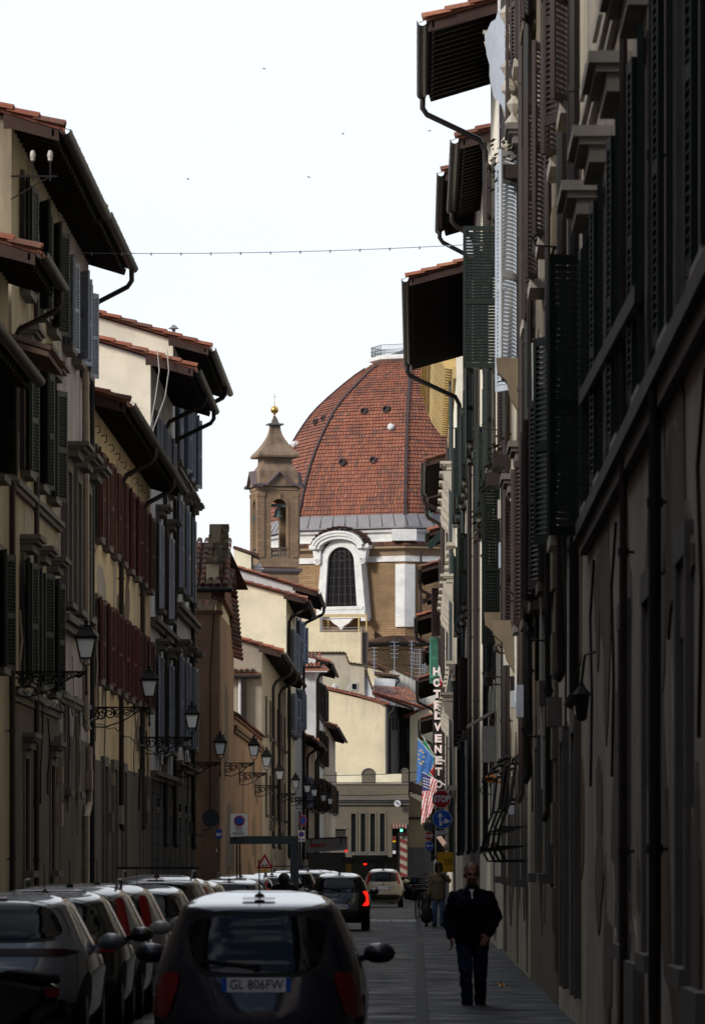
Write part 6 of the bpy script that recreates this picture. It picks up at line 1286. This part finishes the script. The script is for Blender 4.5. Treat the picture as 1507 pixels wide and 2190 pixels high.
MB().box(PX(739,Y),PX(751,Y),Y-.03,Y-.002,PZ(1868,Y),PZ(1848,Y)).build('yellow_panel',plain('dull_yellow',(120,92,20),.7).name,ut); MB().box(PX(777,Y),PX(784,Y),Y-.03,Y-.002,PZ(1850,Y),PZ(1846.5,Y)).build('tail_light','red_glow',ut)
for i,xx in enumerate((795,822)): MB().box(PX(xx,Y),PX(xx+4,Y),Y-.03,Y-.002,PZ(1858,Y),PZ(1848,Y)).build('pillar','paint_grey',ut)
MB().box(PX(799,Y),PX(821,Y),Y-.02,Y-.002,PZ(1856,Y),PZ(1843,Y)).build('grille','plastic',ut)
for s in(x0+.25,x1-.25): MB(Matrix.Translation((s,Y+.8,.42))@Matrix.Rotation(math.pi/2,4,'Y')).lathe([(.2,-.12),(.42,-.12),(.42,.12),(.2,.12)],16).build('wheel','rubber',ut,True)
# ================= SCOOTERS / BICYCLES
def scooter(label,loc,rz,col,box=True):
    t=thing('motor_scooter',label,'scooter',loc,None,rz)
    for y in(.3,1.55):
        w=MB(Matrix.Translation((0,y,.24))@Matrix.Rotation(math.pi/2,4,'Y')).lathe([(.13,-.05),(.22,-.055),(.24,0),(.22,.055),(.13,.05)],18).build('wheel','rubber',t,True,world=False); MB(Matrix.Translation((0,y,.24))@Matrix.Rotation(math.pi/2,4,'Y')).lathe([(.14,-.04),(.14,.04)],12).build('rim','rim_alloy',w,world=False)
    mb=MB(); P=[(.06,.62),(.05,.78),(.5,.84),(.78,.78),(.82,.36),(1.2,.34),(1.3,.5),(1.33,.95),(1.42,.98),(1.46,.5),(1.3,.24),(.5,.24),(.3,.45)]
    mb.prism(P,-.15,.15,'X'); bm=mb.build('body',col,t,world=False); bv=bm.modifiers.new('b','BEVEL'); bv.width=.04; bv.segments=2
    mb=MB(); mb.prism([(.02,.79),(.04,.87),(.4,.9),(.55,.86),(.85,.86),(.86,.79)],-.13,.13,'X'); o=mb.build('seat','rubber',t,world=False); b2=o.modifiers.new('b','BEVEL'); b2.width=.03; b2.segments=2
    mb=MB().tube([(0,1.5,.25),(0,1.38,1.0)],.03).tube([(-.33,1.28,1.05),(-.15,1.36,1.03),(.15,1.36,1.03),(.33,1.28,1.05)],.02)
    for s in(-1,1): mb.tube([(s*.25,1.33,1.04),(s*.3,1.33,1.22)],.008,5); mb.disc((s*.33,1.3,1.26),.055,.02,12)
    mb.build('handlebar','iron',t,True,world=False)
    MB().add([(-.2,1.44,1.0),(.2,1.44,1.0),(.17,1.36,1.32),(-.17,1.36,1.32),(-.2,1.45,1.0),(.2,1.45,1.0),(.17,1.37,1.32),(-.17,1.37,1.32)],[(0,1,2,3),(7,6,5,4),(0,4,5,1),(1,5,6,2),(2,6,7,3),(3,7,4,0)]).build('windshield','lamp_glass',t,world=False)
    MB().disc((0,1.46,.82),.08,.03,14).build('headlight','lamp_glass',t,world=False); MB().box(-.08,.08,.02,.05,.68,.75).build('tail_light','tail_red',t,world=False)
    (MB().box(-.18,.18,-.02,.2,.92,1.12).build('top_box',col,t,world=False) if box else None); return t
plain('scooter_blue',(40,70,110),.4); 
scooter('dark scooter parked at the lower left corner behind the silver car',(PX(120,43),43,-.05),R(60),'paint_dark',False)
for i,(x,Y,c,rz,l) in enumerate(((858,262,'paint_dark',-70,'dark scooter, leftmost of the far group by the striped awning'),(868,256,'paint_silver',-60,'silver scooter second in the far group'),(877,250,'paint_dark',-75,'black scooter in the middle of the far group'),(886,246,'scooter_blue',-65,'blue scooter fourth in the far group'),(893,240,'paint_dark',-70,'dark scooter with raised top box at the right of the far group'),(899,232,'paint_grey',-68,'grey scooter nearest in the far group'))): scooter(l,(PX(x,Y),Y,0),R(rz),c)
def bicycle(label,loc,rz):
    t=thing('bicycle',label,'bicycle',loc,None,rz)
    for y in(0,1.05):
        w=MB().tube([(0,y+.33*math.cos(a),.34+.33*math.sin(a)) for a in [2*math.pi*i/24 for i in range(24)]],.018,6,True).build('wheel','rubber',t,True,world=False); m2=MB()
        for i in range(12): a=math.pi*i/6; m2.tube([(0,y,.34),(0,y+.32*math.cos(a),.34+.32*math.sin(a))],.003,3)
        m2.build('spokes','rim_alloy',w,world=False)
    MB().tube([(0,0,.34),(0,.28,.85),(0,.86,.82),(0,.45,.3),(0,.28,.85)],.016,6).tube([(0,0,.34),(0,.45,.3)],.014,6).tube([(0,1.05,.34),(0,.86,.82),(0,.84,.95)],.016,6).build('frame','paint_dark',t,True,world=False)
    MB().tube([(-.28,.72,.98),(-.1,.84,.98),(.1,.84,.98),(.28,.72,.98)],.013,6).build('handlebar','rim_alloy',t,True,world=False); MB().prism([(.15,.9),(.42,.92),(.42,.95),(.15,.97)],-.06,.06,'X').build('saddle','rubber',t,world=False)
    b=MB()
    for z in(.72,.8,.9): b.tube([(-.15,.92,z),(.15,.92,z),(.15,1.18,z),(-.15,1.18,z)],.007,4,True)
    for x in(-.15,-.05,.05,.15):
        for y in(.92,1.18): b.tube([(x,y,.7),(x,y,.9)],.005,4)
    b.build('basket','iron',t,world=False)
for x,Y,rz,l in((908,160,12,'bicycle with front basket parked beside the woman'),(912,176,-8,'second bicycle leaning just beyond the one beside the woman'),(909,196,10,'third bicycle along the kerb toward the scooters')): bicycle(l,(PX(x,Y),Y,0),R(rz))
# ================= PEOPLE
plain('skin',(124,84,68),.6,var=.12); plain('navy_cloth',(16,18,30),.9,spec=.1); plain('jeans',(26,34,54),.9,spec=.1); plain('jeans_light',(92,116,148),.9,spec=.1); plain('beige_cloth',(128,116,90),.9,spec=.1); plain('hair',(28,20,16),.7); plain('shoe',(24,18,16),.7); plain('black_cloth',(13,13,15),.9,spec=.1); plain('brown_bag',(30,24,18),.7); plain('eye_dark',(20,16,14),.3)
def limb(mb,p0,p1,r0,r1,n=12):
    p0=Vector(p0);p1=Vector(p1); d=(p1-p0); L=d.length; d.normalize(); P=[];Rr=[]
    for a in(-90,-60,-30): P.append(p0+d*r0*math.sin(R(a))); Rr.append(max(.002,r0*math.cos(R(a))))
    P.append(p0);Rr.append(r0);P.append(p1);Rr.append(r1)
    for a in(30,60,90): P.append(p1+d*r1*math.sin(R(a))); Rr.append(max(.002,r1*math.cos(R(a))))
    mb.tube(P,Rr,n)
def ell(mb,c,r,n=16,rot=None):
    M=mb.M; mb.M=M@Matrix.Translation(c)@(rot or Matrix())@Matrix.Diagonal((r[0],r[1],r[2],1)); mb.lathe([(max(.01,math.sin(math.pi*i/10)),-math.cos(math.pi*i/10)) for i in range(11)],n); mb.M=M
def remesh(mb,name,mat,parent,vox,wr=0):
    me=mb.mesh(name,mat); o=bpy.data.objects.new(name,me); COL.objects.link(o); m=o.modifiers.new('r','REMESH'); m.mode='VOXEL'; m.voxel_size=vox; m.use_smooth_shade=True; s=o.modifiers.new('s','SMOOTH'); s.iterations=3; s.factor=.5
    bpy.context.view_layer.update(); me2=bpy.data.meshes.new_from_object(o.evaluated_get(bpy.context.evaluated_depsgraph_get())); me2.materials.clear(); me2.materials.append(MAT[mat])
    if wr:
        from mathutils import noise as ns
        N_=[v.normal.copy() for v in me2.vertices]
        for v,n_ in zip(me2.vertices,N_):
            c=v.co; v.co=c+n_*wr*(1-2*abs(ns.noise(Vector((c.x*7,c.y*7,c.z*11+c.x*6)))) + .6*ns.noise(c*19))
    o.modifiers.clear(); o.data=me2; o.parent=parent
    for p in me2.polygons: p.use_smooth=True
    return o
def hand(mb,w,d,side,curl=.5):
    """w wrist, d direction, side = thumb direction"""
    w=Vector(w);d=Vector(d).normalized();s=Vector(side); s=(s-d*s.dot(d)).normalized(); n=d.cross(s).normalized()
    for q in(-.025,-.008,.01,.026): limb(mb,w+s*q*.7,w+d*.085+s*q,.017,.013,8)
    for q,l in((.03,.068),(.010,.078),(-.011,.072),(-.031,.055)):
        a=w+d*.085+s*q; b=a+d*l*.5+n*curl*.012; c=b+(d*math.cos(curl)+n*math.sin(curl)).normalized()*l*.35; e=c+(d*math.cos(curl*2)+n*math.sin(curl*2)).normalized()*l*.3
        limb(mb,a,b,.0105,.0098,8); limb(mb,b,c,.0098,.009,8); limb(mb,c,e,.009,.0078,8)
    a=w+d*.025+s*.028; b=a+(d*.6+s*.75).normalized()*.04; c=b+(d*.9+s*.25+n*.3).normalized()*.032; limb(mb,a,b,.0145,.0115,8); limb(mb,b,c,.0115,.009,8)
def head(mb,c,yaw=0,tilt=0):
    Mo=mb.M; mb.M=Mo@Matrix.Translation(c)@Matrix.Rotation(yaw,4,'Z')@Matrix.Rotation(tilt,4,'X')@Matrix.Scale(1.08,4)   # faces -Y
    ell(mb,(0,.012,.03),(.076,.094,.098)); ell(mb,(0,-.02,-.045),(.058,.066,.072)); ell(mb,(0,-.045,-.088),(.03,.03,.024))
    mb.prism([(-.10,.012),(-.128,-.032),(-.112,-.04),(-.08,-.035),(-.08,.03)],-.011,.011,'X'); ell(mb,(0,-.116,-.03),(.018,.012,.012))
    ell(mb,(0,-.096,-.062),(.026,.010,.007)); ell(mb,(0,-.093,-.072),(.022,.010,.007)); ell(mb,(0,-.084,.028),(.055,.014,.012))
    for s in(-1,1): ell(mb,(s*.078,.01,-.005),(.012,.02,.033)); ell(mb,(s*.035,-.075,-.03),(.02,.02,.018))
    mb.M=Mo
def figure(label,loc,J,name='person',rz=0,hair=None,mats=('navy_cloth','jeans','shoe'),jl=.0,coat=.0,face=(0,0),sex='m',extra=None):
    t=thing(name,label,'person',loc,None,rz); b=MB(); k=1 if sex=='m' else .9
    limb(b,J['pel']+Vector((-.07,0,0)),J['pel']+Vector((.07,0,0)),.115*k,.115*k); limb(b,J['pel'],J['chest'],.11*k,.11*k); limb(b,J['chest']+Vector((-.1,0,.03)),J['chest']+Vector((.1,0,.03)),.1*k,.1*k); limb(b,J['chest']+Vector((0,0,.08)),J['neck'],.07,.055); limb(b,J['neck'],J['head']-Vector((0,0,.04)),.055,.055)
    for s in'LR':
        limb(b,J['sh'+s],J['el'+s],.052*k,.042*k); limb(b,J['el'+s],J['wr'+s],.04*k,.028*k); limb(b,J['chest']+Vector((0,0,.06)),J['sh'+s],.07,.055*k)
        limb(b,J['hip'+s],J['kn'+s],.085*k,.058*k); limb(b,J['kn'+s],J['an'+s],.054*k,.038*k); f=J['ft'+s]; limb(b,J['an'+s]-Vector((0,0,.02)),f,.038,.032)
        hand(b,J['wr'+s],J['hd'+s],J['th'+s],.55)
    head(b,J['head'],*face); body=remesh(b,'body','skin',t,.0075)
    e=MB(Matrix.Translation(J['head'])@Matrix.Rotation(face[0],4,'Z')@Matrix.Rotation(face[1],4,'X'))
    for s in(-1,1): ell(e,(s*.03,-.088,.004),(.013,.008,.007),8)
    e.build('eyes','eye_dark',t,True,world=False)
    c=MB(); j=J['chest']; p=J['pel']
    limb(c,j+Vector((-.08,0,.0)),j+Vector((.08,0,.0)),.145*k,.145*k); limb(c,j,p+Vector((0,0,-jl)),.15*k,.155*k); limb(c,j+Vector((-.06,0,0)),p+Vector((-.06,0,-jl)),.135*k,.14*k); limb(c,j+Vector((.06,0,0)),p+Vector((.06,0,-jl)),.135*k,.14*k); limb(c,j+Vector((0,0,.05)),J['neck']+Vector((0,.0,.0)),.1,.072)
    for s in'LR':
        limb(c,j+Vector((0,0,.12)),J['sh'+s]+Vector((0,0,-.03)),.1,.078*k); limb(c,J['sh'+s]+Vector((0,0,-.015)),J['el'+s],.074*k,.068*k); limb(c,J['el'+s],J['wr'+s]-(J['wr'+s]-J['el'+s]).normalized()*.02,.064*k,.05*k)
    remesh(c,'jacket',mats[0],t,.012,.013)
    c=MB()
    limb(c,p+Vector((-.07,0,.02)),p+Vector((.07,0,.02)),.125*k,.125*k)
    for s in'LR': limb(c,J['hip'+s],J['kn'+s],.1*k,.074*k); limb(c,J['kn'+s],J['an'+s]+Vector((0,0,.0)),.072*k,.062*k)
    remesh(c,'trousers',mats[1],t,.012,.010)
    for s in'LR':
        c=MB(); limb(c,J['an'+s]-Vector((0,0,-.02)),J['an'+s]-Vector((0,0,.04)),.056,.056); limb(c,J['an'+s]-Vector((0,0,.04)),J['ft'+s]+Vector((0,-.015,.005)),.056,.05); remesh(c,'shoe',mats[2],t,.01)
    if hair: 
        c=MB(Matrix.Translation(J['head'])@Matrix.Rotation(face[0],4,'Z')@Matrix.Rotation(face[1],4,'X')); hair(c); remesh(c,'hair' if name=='person' else 'hair','hair',t,.008)
    if extra: extra(t)
    return t
V=lambda x,y,z:Vector((x,y,z))
# man walking toward the camera (faces -Y); x to the right of the picture
J=dict(pel=V(0,0,.93),chest=V(0,-.02,1.25),neck=V(0,-.01,1.45),head=V(.0,-.03,1.61),shL=V(.19,0,1.37),elL=V(.275,.03,1.13),wrL=V(.19,-.14,.93),hdL=V(-.45,-.35,-.75),thL=V(-1,0,.4),
 shR=V(-.19,0,1.37),elR=V(-.265,.02,1.12),wrR=V(-.235,-.1,.90),hdR=V(.1,-.15,-1),thR=V(.3,-1,0),hipL=V(.1,0,.88),knL=V(.10,-.05,.48),anL=V(.095,.12,.11),ftL=V(.10,-.03,.05),hipR=V(-.09,0,.88),knR=V(-.07,-.16,.50),anR=V(-.05,-.16,.085),ftR=V(-.05,-.33,.045))
def hair_short(c): ell(c,(0,.03,.05),(.088,.104,.092)); ell(c,(0,.07,-.0),(.082,.055,.07))
def zipc(t): MB().beam((-.0,-.155,1.40),(.004,-.17,1.34),.012,.008).prism([(-.03,1.445),(.03,1.445),(.0,1.385)],-.13,-.12,'Y').build('zip_and_collar','sign_white',t,world=False)
figure('man in dark navy jacket and jeans walking toward the viewer on the pavement',(PX(1008,61),61,-.02),J,hair=hair_short,face=(R(3),R(4)),extra=zipc,jl=.04)
# woman with phone
J=dict(pel=V(0,0,.88),chest=V(0,-.0,1.19),neck=V(0,0,1.37),head=V(.01,-.03,1.53),shL=V(.15,0,1.31),elL=V(.27,-.13,1.20),wrL=V(.085,-.2,1.38),hdL=V(-.25,.25,.6),thL=V(-1,-.2,0),
 shR=V(-.15,0,1.31),elR=V(-.21,.03,1.04),wrR=V(-.27,-.04,.82),hdR=V(-.05,-.1,-1),thR=V(0,-1,0),hipL=V(.08,0,.82),knL=V(.09,-.02,.46),anL=V(.095,.03,.10),ftL=V(.11,-.13,.045),hipR=V(-.08,0,.82),knR=V(-.09,-.03,.46),anR=V(-.10,.02,.10),ftR=V(-.12,-.14,.045))
def hair_bob(c): ell(c,(0,.026,.05),(.104,.12,.108)); ell(c,(.07,.02,-.05),(.035,.06,.09)); ell(c,(-.07,.02,-.05),(.035,.06,.09)); ell(c,(0,.07,-.04),(.08,.05,.1))
def phone(t): pass
figure('woman in beige jacket and light jeans holding a phone to her face',(PX(937,138),138,.1),J,hair=hair_bob,mats=('beige_cloth','jeans_light','shoe'),sex='f',face=(R(18),R(8)),jl=.10)
x,Y=PX(937,138),138
ph=thing('phone','dark phone held at the woman\'s face','phone',(x+.075,Y-.19,1.58)); MB(Matrix.Translation(wloc(ph))@Matrix.Rotation(R(20),4,'Y')).box(-.035,.035,-.006,.006,-.07,.07).build('case','black',ph)
bg_=thing('bag','large dark brown bag hanging from the woman\'s hand','bag',(x-.28,Y-.05,.3)); c=MB(); ell(c,(x-.30,Y-.06,.44),(.14,.1,.24)); ell(c,(x-.30,Y-.06,.36),(.165,.11,.17)); o=c.build('sack','brown_bag',bg_,True); MB().tube([(x-.36,Y-.06,.62),(x-.33,Y-.06,.8),(x-.28,Y-.05,.83),(x-.24,Y-.06,.8),(x-.24,Y-.06,.62)],.012).build('handle','brown_bag',bg_,True); MB().tube([(x-.31,Y-.08,.1),(x-.31,Y-.08,.55)],.02).lathe([(.005,.08),(.035,.12),(.03,.3)],8,(x-.31,Y-.08,0)).build('umbrella_tip','black',bg_,True)
# rider seated on scooter, seen from behind
sx,sy=PX(607,112),112
scooter('dark scooter ridden by the hunched person between the cars',(sx,sy-.5,0),0,'paint_dark')
J=dict(pel=V(0,0,.84),chest=V(0,.08,1.08),neck=V(0,.13,1.22),head=V(0,.17,1.34),shL=V(.19,.1,1.18),elL=V(.27,.32,1.0),wrL=V(.28,.60,1.03),hdL=V(0,1,.1),thL=V(-1,0,0),shR=V(-.19,.1,1.18),elR=V(-.27,.32,1.0),wrR=V(-.28,.60,1.03),hdR=V(0,1,.1),thR=V(1,0,0),
 hipL=V(.1,.02,.86),knL=V(.2,.42,.74),anL=V(.18,.5,.42),ftL=V(.18,.63,.38),hipR=V(-.1,.02,.86),knR=V(-.2,.42,.74),anR=V(-.18,.5,.42),ftR=V(-.18,.63,.38))
def helmet(c): ell(c,(0,0,.03),(.125,.135,.13))
figure('rider in black on a scooter seen from behind among the parked cars',(sx,sy,.04),J,hair=helmet,mats=('black_cloth','black_cloth','shoe'),face=(math.pi,0))
# ================= wall clutter on the near right houses
random.seed(21)
for par,ya,yb,n in((RIGHT[1],50.6,59.5,4),(RIGHT[2],61,74.5,8),(RIGHT[3],75.5,98.5,16),(RIGHT[4],102.4,111,8),(RIGHT[5],148,172,8)):
    for i in range(n):
        y=random.uniform(ya,yb); z0=random.uniform(2.2,8); L=random.uniform(1.5,5); d=random.uniform(.05,.13)
        MB().tube([(XR-d,y,z0+L),(XR-d-random.uniform(-.03,.06),y+.2,z0+L*.6),(XR-d,y+random.uniform(-.3,.3),z0+L*.25),(XR-d,y,z0)],random.choice((.012,.018,.03)),5).build('wall_cable',random.choice(('iron','pipe_brown','pipe_white','pipe_dark')),par,True)
        if i%2==0:
            z=random.uniform(2.4,9); y=random.uniform(ya,yb); w=random.uniform(.12,.3); MB().box(XR-w*.8,XR-.003,y-w,y+w,z,z+w*1.6).build('junction_box',random.choice(('frame_white','pipe_dark','stone','sh_grey')),par)
        if i%3==0:
            z=random.uniform(3,11); y=random.uniform(ya,yb); MB().tube([(XR,y,z),(XR-.3,y,z+.02),(XR-.34,y,z+.1),(XR-.3,y,z+.16),(XR-.26,y,z+.1)],.013,5).build('iron_hook','iron',par,True)
for par,ya,yb,n,X in((LEFT[0],93,104,5,XL),(LEFT[1],105,113.5,4,XL),(LEFT[2],Y3+.5,Y3b,8,XL),(LEFT[3],Y3b+1,Y5,5,XL),(LEFT[4],Y5+.5,Y6,5,XL),(LEFTC,YB2+2,YC1-1,6,XB)):
    for i in range(n):
        y=random.uniform(ya,yb); z0=random.uniform(2.2,5); L=random.uniform(1,3); d=random.uniform(.05,.1)
        MB().tube([(X+d,y,z0+L),(X+d+.03,y+.2,z0+L*.6),(X+d,y+random.uniform(-.3,.3),z0+L*.25),(X+d,y,z0)],random.choice((.012,.018)),5).build('wall_cable',random.choice(('iron','pipe_brown','pipe_beige')),par,True)
        if i%2==0: z=random.uniform(2.4,4.2); y=random.uniform(ya,yb); w=random.uniform(.12,.25); MB().box(X+.04,X+.04+w*.6,y-w,y+w,z,z+w*1.8).build('junction_box',random.choice(('p_grey','stone','pipe_beige')),par)
    z=4.75; P=[(X+.16,ya+(yb-ya)*i/12,z+random.uniform(-.12,.08)) for i in range(13)]; MB().tube(P,.015,5).build('wall_cable','iron',par,True)
for y,z in((79.5,11.9),(86,8.1),(93,8.3),(101.5,8.0),(106,8.2)):
    w=thing('window_box','x','planter',(XR-.2,y,z),'planters on the right-hand window ledges'); w['label']='dark planter with trailing twigs on a right window ledge, '+{11.9:'highest one',8.1:'nearest of the lower ones',8.3:'second of the lower ones',8.0:'third of the lower ones',8.2:'farthest one'}[z]
    MB().box(XR-.38,XR-.08,y-.4,y+.4,z,z+.2).build('trough','pipe_brown',w); mb=MB()
    for i in range(60):
        a=Vector((XR-.23+random.uniform(-.16,.16),y+random.uniform(-.4,.4),z+.18)); b=a+Vector((random.uniform(-.2,.1),random.uniform(-.2,.2),random.uniform(-.3,.4))); s=random.uniform(.02,.05)
        mb.add([a,a+Vector((0,.012,0)),b],[(0,1,2)]); mb.add([b+Vector((-s,0,0)),b+Vector((0,s,0)),b+Vector((s,0,s)),b+Vector((0,-s,s))],[(0,1,2,3)])
    mb.build('foliage',MAT.get('leaf') or plain('leaf',(52,60,38),.8),w,fix=False)
# repair patches, damp scars and bare spots on the plaster, each a thin layer of its own shape
random.seed(33)
plaster('patch_pale',(168,158,144),.6,(70,60,52),1.2); plaster('patch_dark',(108,97,88),.5,(36,30,27),1.2); plaster('patch_brown',(112,94,76),.6,(50,40,34),1.5)
def scar(par,sgn,X,y,z,w,h,mat,t=.004):
    n=18; o=-sgn; pts=[]
    ph=[random.uniform(0,6) for _ in range(4)]
    for i in range(n):
        a=2*math.pi*i/n; r=1+.28*math.sin(2*a+ph[0])+.18*math.sin(3*a+ph[1])+.12*math.sin(5*a+ph[2]); pts.append((y+w/2*r*math.cos(a),max(.15,z+h/2*r*math.sin(a))))
    MB().prism(pts,X+o*.001,X+o*t,'X').build('plaster_patch',mat,par)
for par,sgn,X,ya,yb,n,zt in((RIGHT[0],1,XR,26,49,26,4.3),(RIGHT[1],1,XR,50.5,59.5,10,9),(RIGHT[2],1,XR,61,74.5,14,11),(RIGHT[3],1,XR,76,98.5,22,11),(RIGHT[4],1,XR-.05,102.5,111,8,9),(RIGHT[5],1,XR-.1,148,172,12,11)):
    for i in range(n):
        h=random.uniform(.5,2.2); scar(par,sgn,X,random.uniform(ya+1,yb-1),random.uniform(.6,zt),random.uniform(.8,3.0),h,random.choice(('patch_pale','patch_dark','patch_brown','patch_dark')),.004+i*.0007)
for par,X,ya,yb,n in((LEFT[0],XL,93.5,103.5,8),(LEFT[1],XL,105.5,113,7),(LEFT[2],XL,Y3+2,Y3b-2,16),(LEFT[3],XL,Y3b+2,Y5-2,5),(LEFTC,XB,YB2+3,YC1-3,10)):
    for i in range(n): scar(par,-1,X+(.03 if par is not LEFTC else 0) if False else X,random.uniform(ya+1,yb-1),random.uniform(5,10.5) if par is not LEFTC else random.uniform(1,8),random.uniform(1.0,4.0),random.uniform(.4,1.8),random.choice(('patch_pale','patch_brown')),.004+i*.0007)
scar(tb,-1,XB,YB+6,6,5,2.5,'patch_brown'); scar(tb,-1,XB,YB+9,2.5,6,3,'patch_dark',.006)
for i in range(6): scar(tb2,-1,XB-.02,random.uniform(YB1+4,YB2-4),random.uniform(1,5.5),random.uniform(2,5),random.uniform(1,2.4),random.choice(('patch_brown','patch_dark')),.004+i*.001)
